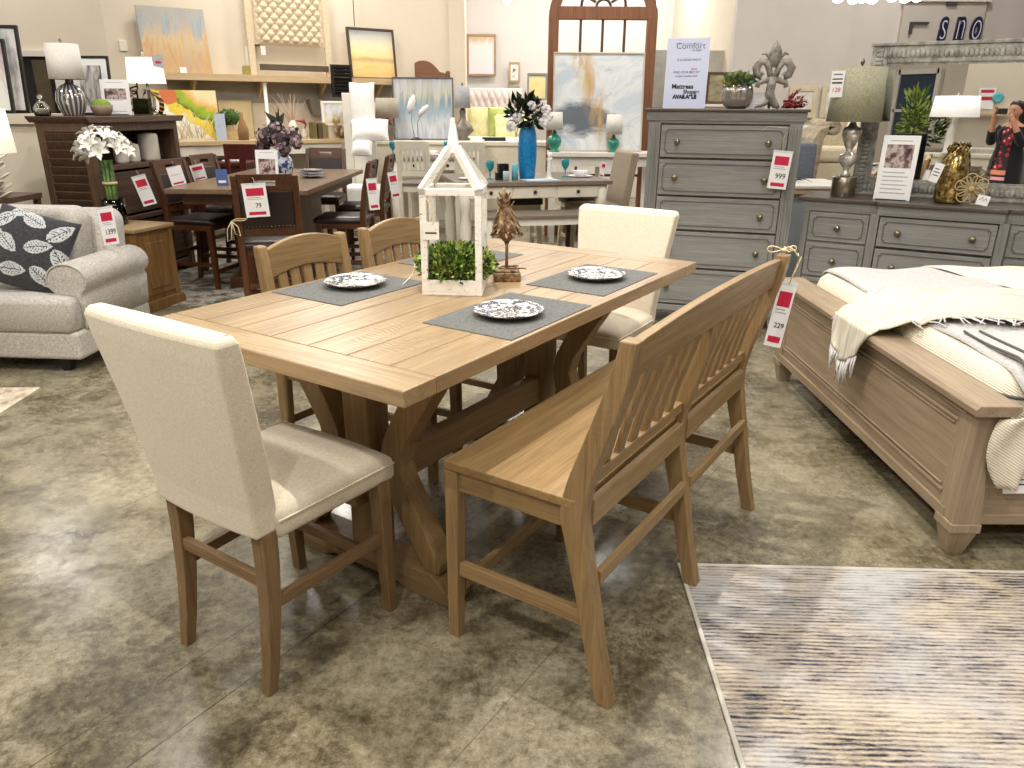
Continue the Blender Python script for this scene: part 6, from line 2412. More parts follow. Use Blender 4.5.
n2_ = m.noise(m.coord((1, 1, 3)), 3.2, 5, .6, .6)
n3_ = m.noise(m.coord((2.5, 1, .8)), 2.6, 4, .6, .4)
col = m.ramp(n1_, [(.36, S(206, 214, 222)), (.48, S(232, 232, 230)), (.6, S(198, 208, 216))])
midb = m.math('SUBTRACT', 1.0, m.math('MULTIPLY', m.math('ABSOLUTE', m.math('SUBTRACT', q[2], .38)), 4.0), clamp=True)
midx = m.math('SUBTRACT', 1.0, m.math('MULTIPLY', m.math('ABSOLUTE', m.math('ADD', q[0], .16)), 2.0), clamp=True)
blob = m.math('MULTIPLY', m.math('SUBTRACT', m.math('ADD', m.math('MULTIPLY', midb, midx), n2_), .62), 3.2, clamp=True)
col = m.mix(m.math('MULTIPLY', blob, .85), col, S(44, 60, 78))
och = m.math('SUBTRACT', 1.0, m.math('MULTIPLY', m.math('ABSOLUTE', m.math('ADD', m.math('ADD', q[0], .12), m.math('MULTIPLY', m.math('SUBTRACT', q[2], .8), .35))), 5.5), clamp=True)
col = m.mix(m.math('MULTIPLY', och, m.ramp(n3_, [(.42, (0, 0, 0, 1)), (.56, (1, 1, 1, 1))])), col, S(204, 164, 96))
m.base(col).rough(.5)
M_BIGART = m.m
t, w, h = picture('abstract_painting', 'large pale blue and ochre abstract canvas leaning on the arched frame', (552, 49, 641, 150), (0, 9.4, 0), (0, -1, 0), M_BIGART, plain('champagne_edge', S(206, 192, 168), .4), .018, .035, lean=rad(7))
t.location.z = cz + .001
t.location.y = 9.38
M_ARCH = wood('red_brown_arch', S(110, 66, 40), S(156, 104, 70), 'z', .7, .5)
Ya = 9.8
ax0, ax1 = aty(547, 100, Ya).x, aty(652, 100, Ya).x
zsp = aty(600, 18, Ya).z
t = thing('arched_window_frame', 'tall reddish brown arched window frame standing behind the abstract painting', 'window frame', ((ax0 + ax1) / 2, Ya, 0), 0)
hw_ = (ax1 - ax0) / 2
fw_ = .12
B().box(-hw_, -hw_ + fw_, -.04, .04, 0, zsp).box(hw_ - fw_, hw_, -.04, .04, 0, zsp).box(-hw_ + fw_, hw_ - fw_, -.04, .04, 0, .15).out('jamb', M_ARCH, t, bevel=.006)
B().box(-hw_ + fw_ - .01, hw_ - fw_ + .01, -.045, .045, zsp - .02, zsp + .12).out('transom', M_ARCH, t, bevel=.006)
b = B()
rings = []
N = 24
for k in range(N + 1):
    a = pi * k / N
    ring = []
    for r_, y in ((hw_, -.04), (hw_ - fw_, -.04), (hw_ - fw_, .04), (hw_, .04)):
        ring.append(V((r_ * cos(a), y, zsp - .005 + r_ * sin(a) * .92)))
    rings.append(ring)
b.loft(rings, smooth=False)
b.out('arch', M_ARCH, t)
M_MUNT = plain('dark_muntin', S(84, 60, 44), .5)
b = B()
ro = hw_ - fw_
zc_ = zsp + .115
for k in range(1, 6):
    a = pi * k / 6
    b.bar((ro * .2 * cos(a), 0, zc_ + ro * .2 * sin(a)), (ro * cos(a), 0, zc_ + ro * .92 * sin(a)), .03, .03)
for r_ in (.16, .5):
    pts = [(ro * r_ * cos(pi * k / 16), 0, zc_ + ro * r_ * sin(pi * k / 16)) for k in range(17)]
    b.tube(pts, .016, 6)
for k in range(1, 4):
    x_ = -ro + 2 * ro * k / 4
    b.bar((x_, 0, .15), (x_, 0, zsp), .03, .03)
for k in range(1, 4):
    z = .15 + (zsp - .15) * k / 4
    b.bar((-ro, 0, z), (ro, 0, z), .03, .03)
b.out('muntin', M_MUNT, t)
tl, a_ = lamp_px('teal glass lamp with white shade standing left before the abstract painting', 554, 17, 112, 130, 152, 9.25, M_TEAL, M_LINW, VP)
tl, a_ = lamp_px('teal glass lamp with white shade standing right before the abstract painting', 613, 17, 112, 132, 150, 9.25, M_TEAL, M_LINW, VP)
for o in bpy.data.objects:
    if o.get('label', '').startswith('teal glass lamp'):
        o.location.z = cz + .0005

# ---- second white table, white slatted chairs and things on it
wt2, wz2, ww2 = table_px('white_dining_table', 'white table with brown top behind the slatted white chairs', 9.6, 388, 475, 157, .72, rad(8), M_WTOP, M_WHITE, drawers=2)


def W2(u, d, dz=0.0):
    r_ = wt2.rotation_euler[2]
    n_ = V((-sin(r_), cos(r_), 0))
    p = onplane(u, 155, V(wt2.location) + n_ * d, n_)
    return V((p.x, p.y, wz2 + dz))


def white_chair(label, uc, usz, vtop, vseat, Y, rz, mat):
    a = aty(uc, vseat, Y)
    zs_, zt_ = a.z, aty(uc, vtop, Y).z
    w = (aty(uc + usz / 2, vseat, Y) - aty(uc - usz / 2, vseat, Y)).length / 2
    t = thing('white_slat_chair', label, 'chair', (a.x, a.y, 0), rz, 'white slatted chairs at the white tables')
    for s_ in (-1, 1):
        B().bar((s_ * (w - .03), 0, 0), (s_ * (w - .02), -.01, zs_), .045, .045, (1, 0, 0)).out('leg', mat, t)
        B().bar((s_ * (w - .02), 0, zs_), (s_ * (w - .02), -.09, zt_), .045, .035, (1, 0, 0)).out('back_post', mat, t)
        B().bar((s_ * (w - .03), .40, 0), (s_ * (w - .03), .40, zs_), .045, .045, (1, 0, 0)).out('leg', mat, t)
        B().bar((s_ * (w - .03), 0, .22), (s_ * (w - .03), .40, .22), .03, .02, (0, 0, 1)).out('side_stretcher', mat, t)
    B().bar((-w + .02, -.085, zt_ - .045), (w - .02, -.085, zt_ - .045), .10, .025, (0, -.2, 1)).out('crest_rail', mat, t)
    B().bar((-w + .02, -.02, zs_ + .10), (w - .02, -.02, zs_ + .10), .05, .025, (0, 0, 1)).out('lower_rail', mat, t)
    for k in range(6):
        x_ = -w + .02 + (2 * w - .04) * (k + .8) / 6.6
        B().bar((x_, -.02, zs_ + .11), (x_, -.082, zt_ - .07), .028, .012, (1, 0, 0)).out('slat', mat, t)
    B().box(-w, w, -.02, .43, zs_ - .03, zs_).out('seat', M_WTOP, t, bevel=.005)
    B().box(-w + .02, w - .02, .0, .41, zs_ - .1, zs_ - .03).out('apron', mat, t)
    return t


white_chair('white slatted chair standing left of the lantern spire', 415, 33, 141, 183, 8.7, rad(-6), M_CREAMP)
white_chair('cream slatted chair directly behind the lantern spire', 470, 30, 142, 182, 9.1, rad(4), M_CREAMP)
price_tag('small crimson tag on the seat edge of the white slatted chair', aty(427, 188, 8.62), 0, .07, .10, '')
t = thing('white_cube_planter', 'pale grey cube planter with dark soil and white orchid stems', 'planter', W2(417, .25), 0)
B().box(-.085, .085, -.085, .085, 0, .19).out('pot', plain('pale_grey_pot', S(206, 208, 214), .4), t, bevel=.008)
B().ell((0, 0, .195), (.08, .07, .03), 12, 6).out('soil', M_BLACK, t)
b = B()
s1 = [(-.02, 0, .19), (-.05, 0, .4), (-.04, 0, .6)]
s2 = [(.02, 0, .19), (.02, 0, .4), (.09, 0, .52)]
b.tube(s1, .004, 5).tube(s2, .004, 5)
b.out('stem', M_STALK, t)
b = B()
for p0_, p1_, r_ in (((-.08, -.02, .50), (-.01, -.02, .72), .045), ((.03, -.02, .47), (.16, -.02, .60), .035)):
    B().tube([p0_, V(p0_).lerp(V(p1_), .35), V(p0_).lerp(V(p1_), .7), p1_], [.012, r_, r_ * .9, .012], 10).out('bloom', M_MAG, t)
dup(g0, W2(393, .2), 0, 'turquoise goblet on the farther white table beside the white pillow')
dup(g0, W2(447, .25), 0, 'turquoise goblet on the farther white table left of the lantern spire')
bw = dup(bw0, W2(432, .35), 0, 'white bowl on the farther white table right of the cube planter')
tl, a_ = lamp_px('lamp with wide taupe shade and grey bottle base before the rain painting', 388, 24, 90, 110, 133, 10.6, M_POTG, M_TAUPESH, VP)
tl2, a2_ = lamp_px('lamp with grey shade and slender grey gourd base right of the rain painting', 463, 16, 83, 105, 137, 11.0, M_POTG, M_GREYSH, GP, finial=True)
zb_ = min(a_.z, a2_.z)
M_RAIN = art('rain_abstract', [(.38, S(120, 140, 160)), (.5, S(184, 188, 194)), (.62, S(206, 206, 210))], 9, .9, 2.4, bands=(.8, .85, [(.05, S(176, 182, 194)), (.25, S(204, 206, 212)), (.45, S(118, 150, 170)), (.6, S(150, 160, 150)), (.75, S(196, 192, 170)), (.9, S(180, 184, 190)), (1, S(196, 200, 206))]))
t, w, h = picture('rain_painting', 'tall blue-grey streaked painting standing behind the white chairs', (394, 77, 454, 140), (0, 10.9, 0), (0, -1, 0), M_RAIN, plain('slate_edge', S(78, 78, 82), .5), .015, .04, lean=rad(3))
pz_ = t.location.z
# low white chest that carries painting and lamps
xa_, xb_ = aty(372, 140, 10.5).x, aty(480, 140, 10.5).x
t = thing('white_chest', 'long white low chest carrying the streaked painting and grey lamps', 'chest', ((xa_ + xb_) / 2, 10.45, 0), 0)
hw_ = (xb_ - xa_) / 2
B().box(-hw_, hw_, 0, .85, .08, pz_ - .04).out('body', M_CREAMP, t)
B().box(-hw_ - .03, hw_ + .03, -.03, .88, pz_ - .04, pz_ - .001).out('top', M_CREAMP, t, bevel=.005)
for k in range(4):
    x_ = -hw_ + .03 + (2 * hw_ - .06) * k / 4
    d = B().box(x_, x_ + (2 * hw_ - .06) / 4 - .02, -.015, .01, pz_ * .5, pz_ - .08).out('drawer', M_CREAMP, t, bevel=.003)
    B().ell((x_ + hw_ / 4 - .01, -.025, pz_ * .72), (.018, .014, .018), 8, 6).out('knob', M_BLACK, d)
B().box(-hw_ + .02, hw_ - .02, .03, .8, 0, .08).out('plinth', M_CREAMP, t)
tl.location.z = tl2.location.z = pz_
tl2.location.y = 10.95
tl2.location.x = aty(463, 137, 10.95).x
# lamp with pink shade behind
tl3, a3 = lamp_px('lamp with white shade and teal base behind the taupe lamp', 377, 14, 74, 88, 112, 11.05, M_TEAL, M_LINW, VP)
tl3.location.z = pz_
tl3.location.y = 11.05
o = B().box(-.09, .09, -.06, .06, 0, 0.42).out('coral_lantern', plain('coral_fret', S(214, 140, 110), .6, var=.2, scale=40), loc=(aty(388, 112, 11.1).x, 11.12, pz_), bevel=.01)
tag(o, 'tall coral box lantern between the taupe shade and the painting', 'lantern')
# arched wooden headboard behind
M_ARCHW = wood('walnut_crest', S(104, 66, 46), S(146, 100, 72), 'x', .7, .45)
Yh = 11.7
xl, xr = aty(401, 76, Yh).x, aty(446, 76, Yh).x
zc1, zc2 = aty(424, 62, Yh).z, aty(402, 73, Yh).z
out = [(-.5, 0), (.5, 0), (.5, 1)]
wH = xr - xl
n = 20
out = [(-wH / 2, 0), (wH / 2, 0), (wH / 2, zc2)]
for k in range(n + 1):
    a = 1 - 2 * k / n
    out.append((a * wH * .36, zc2 + .02 + (zc1 - zc2) * (1 - abs(a) ** 2.2)))
out.append((-wH / 2, zc2))
t = thing('arched_headboard', 'brown wooden arched headboard rising behind the streaked painting', 'headboard', ((xl + xr) / 2, Yh, 0), 0)
B().prism(out, -.03, .03, 'xz').out('panel', M_ARCHW, t, bevel=.01)
B().box(-wH / 2 - .06, -wH / 2, -.04, .04, 0, zc2 + .03).box(wH / 2, wH / 2 + .06, -.04, .04, 0, zc2 + .03).out('post', M_ARCHW, t, bevel=.01)

# ================================================================= far bedroom display
Yf = 14.1
M_GOLDART = art('gold_drip', [(.4, S(236, 232, 232)), (.6, S(244, 240, 240))], 6, 1, 2, bands=(.35, 1.3, [(.1, S(236, 230, 232)), (.38, S(232, 224, 214)), (.45, S(200, 160, 84)), (.6, S(212, 176, 104)), (.64, S(240, 236, 238)), (.9, S(244, 242, 244))]))
picture('gold_abstract', 'framed white and gold drip abstract on the far wall', (467, 34, 496, 76), (0, Yf, 0), (0, -1, 0), M_GOLDART, plain('copper_frame', S(176, 140, 112), .4), .035, .03)
M_PRINT = art('small_print_art', [(.42, S(120, 120, 100)), (.5, S(240, 236, 220))], 2, 2, 4)
picture('small_framed_print', 'small framed print on the far wall, upper of the two', (509, 62, 520, 82), (0, Yf, 0), (0, -1, 0), M_PRINT, plain('pale_gold_frame', S(190, 166, 116), .4), .03, .03, mat2=M_PAPER)
picture('small_framed_print', 'small framed print on the far wall, lower of the two', (509, 86, 520, 103), (0, Yf, 0), (0, -1, 0), M_PRINT, bpy.data.materials['pale_gold_frame'], .03, .03, mat2=M_PAPER)
picture('small_framed_print', 'narrow framed print on the far wall above the brown crest', (439, 58, 451, 78), (0, Yf, 0), (0, -1, 0), M_PRINT, M_WHITE, .03, .03, mat2=M_PAPER)
picture('framed_picture', 'grey and yellow framed picture beside the arched frame', (527, 73, 547, 100), (0, Yf - .3, 0), (0, -1, 0), art('grey_yellow', [(.4, S(150, 146, 136)), (.6, S(180, 174, 160))], 2, 2, 3, bands=(.05, .7, [(.3, S(244, 232, 150)), (.5, S(240, 228, 150)), (.55, S(150, 144, 132)), (1, S(160, 154, 142))])), plain('steel_frame', S(140, 140, 140), .4), .03, .03)
t = thing('tufted_bed', 'far bed with cream tufted headboard under the gold abstract', 'bed', (aty(492, 120, 12.6).x, 12.6, 0), 0)
xl, xr = aty(462, 110, 13.3).x - t.location.x, aty(522, 110, 13.3).x - t.location.x
zt1 = aty(492, 88, 13.3).z


def tuft2(u, v):
    a, c_ = u * 18, v * 11
    d = abs(sin(pi * (a + c_) / 2)) * abs(sin(pi * (a - c_) / 2))
    e = min(1, min(u, 1 - u) * 14) * min(1, min(v, 1 - v) * 14)
    return V((xl + (xr - xl) * u, .68 - .05 * d ** .5 * e, .4 + (zt1 - .4) * v))


M_TUFTP = fabric('blush_tufted', S(222, 206, 200), S(242, 232, 226), 150, .2)
B().grid(tuft2, 110, 66, thick=.08).out('headboard', M_TUFTP, t, fix=False)
zm = aty(492, 138, 11.8).z
B().box(xl + .05, xr - .05, -.85, .6, .15, zm - .12).out('base', M_CREAMP, t)
B().box(xl + .02, xr - .02, -.85, .6, zm - .12, zm).out('mattress', M_PILL, t, bevel=.05, seg=3)
for k, (u, v, hx_, hy_, mt, lab) in enumerate(((463, 123, .24, .24, 'beige_pillow', 'beige square pillow on the far bed, behind the grey gourd lamp'), (486, 125, .30, .28, 'yellow_pillow', 'pale yellow patterned pillow in the middle of the far bed'), (501, 124, .2, .24, 'green_pillow', 'green pillow on the far bed right of the yellow one'), (512, 128, .26, .2, 'lemon_pillow', 'lemon pillow at the right of the far bed'))):
    p = aty(u, v, 12.75 - .14 * k)
    b = B()
    cushion(b, (0, 0, 0), hx_, hy_, .09, n=14)
    c_ = [(S(196, 180, 140), S(220, 206, 170)), (S(222, 212, 140), S(240, 234, 186)), (S(150, 168, 90), S(190, 196, 110)), (S(214, 214, 140), S(238, 234, 190))][k]
    o = b.out('bed_pillow', fabric(mt, c_[0], c_[1], 40, .2), loc=p)
    o.rotation_euler = (rad(72), 0, rad((6, -3, 4, 8)[k]))
    tag(o, lab, 'pillow', 'pillows on the far bed')
t = thing('white_orchid', 'white orchid sprays beside the lemon pillow', 'orchid', aty(516, 136, 12.0), 0)
b = B()
for k in range(14):
    rg = random.Random(k)
    b.ell((rg.uniform(-.16, .1), rg.uniform(-.05, .05), rg.uniform(.05, .36)), (.045, .03, .04), 7, 5)
b.out('bloom', M_MAG, t)
b = B()
b.tube([(0, 0, -.02), (-.02, 0, .2), (-.12, 0, .36)], .006, 5).tube([(0, 0, -.02), (.04, 0, .2), (.08, 0, .34)], .006, 5)
b.out('stem', M_STALK, t)
t.location.z = zm + .02
t = thing('bed_bench', 'white upholstered bench with grey drawers at the foot of the far bed', 'bench', (aty(510, 150, 11.35).x, 11.35, 0), 0)
zz_ = aty(500, 141, 11.35).z
B().box(-.6, .6, -.2, .25, zz_ - .06, zz_).out('top', M_WHITE, t, bevel=.01)
B().box(-.56, .56, -.17, .22, .12, zz_ - .06).out('body', M_CREAMP, t, bevel=.006)
for x_ in (-.5, .5):
    for y in (-.12, .17):
        B().box(x_ - .03, x_ + .03, y - .03, y + .03, 0, .12).out('foot', M_CREAMP, t)
o = B().box(-.17, .17, -.06, .06, 0, .05).out('dark_tray', M_BLACK, loc=(aty(494, 139, 11.35).x, 11.37, zz_), bevel=.006)
tag(o, 'small dark tray on the bench at the foot of the far bed', 'tray')
# pendant bulb near the top
p = aty(507, 0, 12)
t = thing('ceiling_bulb', 'small glowing bulb hanging above the far bedroom', 'lamp', p, 0)
B().ell((0, 0, 0), (.05, .05, .05), 10, 8).out('bulb', M_BULB, t)
B().tube([(0, 0, .04), (0, 0, CZ - p.z)], .012, 6).out('cord', M_WHITE, t)
p = aty(658, 4, 12)
t = thing('ceiling_bulb', 'small glowing bulb beside the arched window frame', 'lamp', p, 0)
B().ell((0, 0, 0), (.05, .05, .05), 10, 8).out('bulb', M_BULB, t)
B().tube([(0, 0, .04), (0, 0, CZ - p.z)], .012, 6).out('cord', M_WHITE, t)

# ================================================================= behind the chest: partition, pictures, sofa corner
t = thing('grey_partition', 'pale grey panelled partition behind the poster board', 'partition', (aty(657, 110, 10.6).x, 10.6, 0), 0)
zz_ = aty(657, 50, 10.6).z
B().box(-.12, 1.0, 0, .06, 0, zz_).out('panel', plain('pale_grey_panel', S(190, 186, 176), .7), t)
b = B()
for k in range(3):
    b.box(-.09, .97, -.012, 0, .3 + k * .62, .32 + k * .62)
b.out('rail', plain('grey_rail', S(160, 156, 146), .7), t)
M_FARM = art('farm_print', [(.4, S(120, 104, 70)), (.5, S(196, 176, 120)), (.6, S(222, 206, 150))], 2, 4, 3, bands=(.05, .6, [(.1, S(130, 124, 108)), (.5, S(150, 142, 120)), (.55, S(220, 200, 130)), (.8, S(206, 180, 110)), (.95, S(140, 84, 44))]))
t, w, h = picture('farm_picture', 'small brown framed picture showing beside the poster board', (705, 72, 731, 104), (0, 9.9, 0), (0, -1, 0), M_FARM, plain('rust_frame', S(96, 66, 46), .5), .03, .03)
t2 = thing('picture_stand', 'narrow white stand that carries the small brown framed picture', 'stand', (t.location.x, 9.92, 0), 0)
B().box(-.25, .25, -.1, .12, t.location.z - .03, t.location.z - .001).out('top', M_WHITE, t2)
B().box(-.2, .2, -.06, .08, 0, t.location.z - .03).out('body', M_WHITE, t2)
M_CREAMART = art('cream_art', [(.4, S(226, 216, 206)), (.6, S(240, 234, 228))], 2, 2, 3)
M_CFRAME = plain('cream_frame', S(226, 210, 178), .5)
picture('cream_picture', 'cream framed picture on the far wall behind the berry sprig', (787, 86, 815, 118), (0, WRY - .04, 0), (0, -1, 0), M_CREAMART, M_CFRAME, .06, .03)
picture('cream_picture', 'cream framed picture on the far wall behind the olive lamp shade', (819, 86, 850, 118), (0, WRY - .04, 0), (0, -1, 0), M_CREAMART, M_CFRAME, .06, .03)
M_IVSOFA = fabric('ivory_sofa', S(214, 198, 166), S(236, 222, 192), 180, .2)
p = aty(826, 168, 8.9)
t = thing('ivory_loveseat', 'ivory rolled sofa seen between the chest and the lamp', 'sofa', (p.x, 8.9, 0), rad(-8))
zs_ = aty(826, 146, 8.9).z
zk = aty(826, 126, 9.3).z
B().box(-.55, .75, 0, .8, .1, zs_ - .18).out('base', M_IVSOFA, t, bevel=.03, seg=3)
B().box(-.42, .62, -.03, .6, zs_ - .18, zs_).out('seat_cushion', M_IVSOFA, t, bevel=.05, seg=3)
B().box(-.55, .75, .55, .82, zs_ - .1, zk).out('back_cushion', M_IVSOFA, t, bevel=.07, seg=3)
for x_ in (-.58, .62):
    b = B()
    b.box(x_, x_ + .17, -.02, .8, .1, zs_ + .06)
    b.tube([(x_ + .085, -.02, zs_ + .08), (x_ + .085, .8, zs_ + .08)], .11, 14)
    b.out('arm', M_IVSOFA, t, bevel=.02)
for x_ in (-.5, .68):
    for y in (.08, .72):
        B().box(x_ - .03, x_ + .03, y - .03, y + .03, 0, .1).out('foot', M_BLACK, t)
for k, (u, v) in enumerate(((828, 136), (843, 139))):
    b = B()
    cushion(b, (0, 0, 0), .2, .2, .08, n=14)
    o = b.out('sofa_pillow', fabric('tan_pillow' if k == 0 else 'cream_pillow', *((S(170, 156, 124), S(196, 182, 150)) if k == 0 else (S(220, 206, 176), S(238, 226, 200))), 160, .2), loc=aty(u, v, 9.12))
    o.rotation_euler = (rad(70), 0, rad(-10 + 14 * k))
    tag(o, ['tan pillow on the ivory sofa behind the lamp', 'cream pillow on the ivory sofa nearest the lamp stem'][k], 'pillow', 'pillows on the ivory sofa')
p = aty(806, 168, 8.0)
t = thing('scroll_chair', 'patterned scroll-back chair with grey seat behind the chest corner', 'chair', (p.x, 8.0, 0), rad(0))
zt_ = aty(806, 125, 8.0).z
zz_ = aty(800, 142, 8.0).z
M_SCROLL = fabric('taupe_damask', S(140, 124, 100), S(190, 176, 150), 30, .2)
M_BLUEG = fabric('blue_grey_seat', S(96, 102, 114), S(126, 132, 142), 200, .2)
b = B()
rings = []
for z, dx in ((.45, -.05), (.6, -.04), (zt_ - .12, .0), (zt_ - .03, .06), (zt_, .14)):
    rings.append([V((dx - .05, -.24, z)), V((dx + .05, -.24, z)), V((dx + .05, .24, z)), V((dx - .05, .24, z))])
b.loft(rings, smooth=False)
b.tube([(.14, -.24, zt_ - .02), (.14, .24, zt_ - .02)], .07, 12)
b.out('backrest', M_SCROLL, t, bevel=.01)
B().box(-.5, .0, -.25, .25, .45, zz_).out('seat', M_BLUEG, t, bevel=.03)
for x_ in (-.44, .0):
    for y in (-.2, .2):
        B().bar((x_, y, .45), (x_ + .03, y, 0), .06, .06, (1, 0, 0), w2=.035, d2=.035).out('leg', M_BLACK, t)
Yt = 6.7
p0_, p1_ = aty(776, 182, Yt), aty(842, 186, Yt)
t = thing('white_top_table', 'low table with white top and wooden edge between chest and dresser', 'table', ((p0_.x + p1_.x) / 2, Yt, 0), 0)
zz_ = aty(800, 186, Yt).z
hw_ = .42
B().box(-hw_, hw_, 0, .75, zz_ - .025, zz_).out('tabletop', M_WHITE, t, bevel=.004)
B().box(-hw_ + .01, hw_ - .01, .01, .74, zz_ - .07, zz_ - .025).out('edge', M_SHELF, t)
M_BGREY = plain('blue_grey_panel', S(150, 156, 160), .6, var=.03)
B().box(-hw_ + .04, hw_ - .04, .05, .7, 0, zz_ - .07).out('body', M_BGREY, t)
t2 = thing('black_leaf_spray', 'black metal leaf spray lying on the white table top', 'ornament', (p0_.x + .12, Yt + .3, zz_), 0)
b = B()
for k in range(7):
    b.tube([(.02 * k, .01 * k, .006), (.05 + .03 * k, .02 * (k % 3), .012 + .004 * k), (.10 + .035 * k, .03 * (k % 2), .008 + .008 * (k % 3))], [.004, .009, .002], 6, flat=.5)
b.out('leaf', M_BLACK, t2)

# dark cherry chair and small table behind the dark table
p = aty(222, 163, 8.9)
t = thing('cherry_table', 'dark cherry table with white place setting behind the dark counter table', 'table', (p.x - .25, 8.95, 0), 0)
M_CHERRY = wood('dark_cherry', S(58, 20, 16), S(100, 40, 32), 'x', .8, .3)
M_CHERRYZ = wood('dark_cherry_z', S(58, 20, 16), S(100, 40, 32), 'z', .8, .3)
zz_ = p.z
B().box(-.5, .5, 0, .7, zz_ - .04, zz_).out('tabletop', M_CHERRY, t, bevel=.005)
B().box(-.45, .45, .05, .65, zz_ - .14, zz_ - .04).out('apron', M_CHERRY, t)
for x_ in (-.43, .43):
    for y in (.07, .63):
        B().box(x_ - .03, x_ + .03, y - .03, y + .03, 0, zz_ - .14).out('leg', M_CHERRYZ, t)
dup(bw0, (p.x + .04, 9.15, zz_), 0, 'white bowl and plate on the dark cherry table')
p = aty(251, 165, 8.75)
t = thing('cherry_chair', 'dark cherry chair with cut-out back behind the photo card', 'chair', (p.x, 8.72, 0), rad(90))
zt_ = aty(251, 143, 8.75).z
for s_ in (-1, 1):
    B().bar((-.2, s_ * .17, 0), (-.22, s_ * .17, zt_), .04, .04, (1, 0, 0)).out('back_post', M_CHERRYZ, t)
    B().bar((.2, s_ * .17, .45), (.2, s_ * .17, 0), .04, .04, (1, 0, 0)).out('leg', M_CHERRYZ, t)
B().box(-.235, -.21, -.16, .16, zt_ - .16, zt_).out('crest_rail', M_CHERRYZ, t, bevel=.004)
B().box(-.235, -.21, -.035, .035, .7, zt_ - .16).out('splat', M_CHERRYZ, t)
B().box(-.235, -.21, -.16, .16, .66, .7).out('lower_rail', M_CHERRYZ, t)
B().box(-.22, .24, -.2, .2, .6, .64).out('seat', M_CHERRY, t, bevel=.006)
o = B().box(-.018, .018, -.012, .012, 0, .07).out('wall_switch', M_WHITE, loc=onwall(124, 51, .012), rz=SHR, bevel=.002)
o.scale = (2.2, 1, 1.6)
tag(o, 'small white switch plate on the wall above the glowing lamp', 'switch')

# ================================================================= what the mirror sees: the photographer and the shop behind
MN = Matrix.Rotation(DRY, 3, 'Z') @ V((0, -1, 0))
MP = DR(.88, .426)


def refl(u, v, t=None, Y=None):
    """point seen in the mirror at pixel (u, v): at distance t behind the bounce, or where it crosses world y = Y"""
    d = ray(u, v).normalized()
    c0 = V((0, 0, CAMH))
    h = c0 + d * ((MP - c0).dot(MN) / d.dot(MN))
    r = d - MN * 2 * d.dot(MN)
    if Y is not None:
        t = (Y - h.y) / r.y
    return h + r * t


M_SKIN = plain('skin', S(206, 150, 122), .5, var=.04)
M_HAIR = plain('dark_hair', S(34, 24, 22), .45, var=.2)
M_CARD = fabric('black_knit', S(18, 18, 20), S(34, 34, 36), 200, .3)
m = Mat('patterned_dress')
q = m.sep(m.coord())
ck = m.n('ShaderNodeTexVoronoi')
ck.inputs['Scale'].default_value = 14
ck.distance = 'MANHATTAN'
m.l(m.coord((1, 1, 1)), ck.inputs['Vector'])
body_c = m.ramp(ck.outputs['Distance'], [(.0, S(240, 226, 216)), (.18, S(240, 226, 216)), (.2, S(150, 40, 50)), (.6, S(120, 34, 44)), (.65, S(40, 28, 32))], 'CONSTANT')
band_c = m.ramp(m.math('MULTIPLY', q[2], 1.0), [(.0, S(206, 126, 96)), (.60, S(206, 126, 96)), (.605, S(30, 24, 26)), (.66, S(226, 150, 150)), (.70, S(30, 24, 26)), (.73, S(210, 132, 100)), (.79, S(210, 132, 100))], 'CONSTANT')
m.base(m.mix(m.math('GREATER_THAN', q[2], .79), band_c, body_c)).rough(.85)
M_DRESS = m.m
m.m.name = 'patterned_dress'


def skin_mesh(name, verts, edges, radii, mat, parent, root=0, sub=2):
    me = bpy.data.meshes.new(name)
    me.from_pydata(verts, edges, [])
    o = bpy.data.objects.new(name, me)
    COL.objects.link(o)
    me.materials.append(mat)
    me.skin_vertices.new() if hasattr(me.skin_vertices, 'new') and not me.skin_vertices else None
    sk = o.modifiers.new('skin', 'SKIN')
    if not me.skin_vertices:
        return o
    for i, r in enumerate(radii):
        sv = me.skin_vertices[0].data[i]
        sv.radius = r if isinstance(r, tuple) else (r, r)
        sv.use_root = i == root
    sk.use_smooth_shade = True
    s2 = o.modifiers.new('subsurf', 'SUBSURF')
    s2.levels = s2.render_levels = sub
    o.parent = parent
    return o


PY = -.36
t = thing('person', 'woman in a red patterned dress and black cardigan raising a phone, seen in the mirror', 'person', (0, 0, 0), 0)
b = B()


def limb(b, pts, rs, n=12, mi=0):
    """smooth tapering limb through joints"""
    P, R_ = [], []
    pts = [V(p) for p in pts]
    for i in range(len(pts) - 1):
        p0 = pts[max(i - 1, 0)]
        p1, p2 = pts[i], pts[i + 1]
        p3 = pts[min(i + 2, len(pts) - 1)]
        for k in range(5):
            u = k / 5
            a = p1 * 2 + (p2 - p0) * u + (p0 * 2 - p1 * 5 + p2 * 4 - p3) * u * u + (p1 * 3 - p0 - p2 * 3 + p3) * u ** 3
            P.append(a * .5)
            R_.append(rs[i] + (rs[i + 1] - rs[i]) * u)
    P.append(pts[-1])
    R_.append(rs[-1])
    b.tube(P, R_, n, mi=mi)


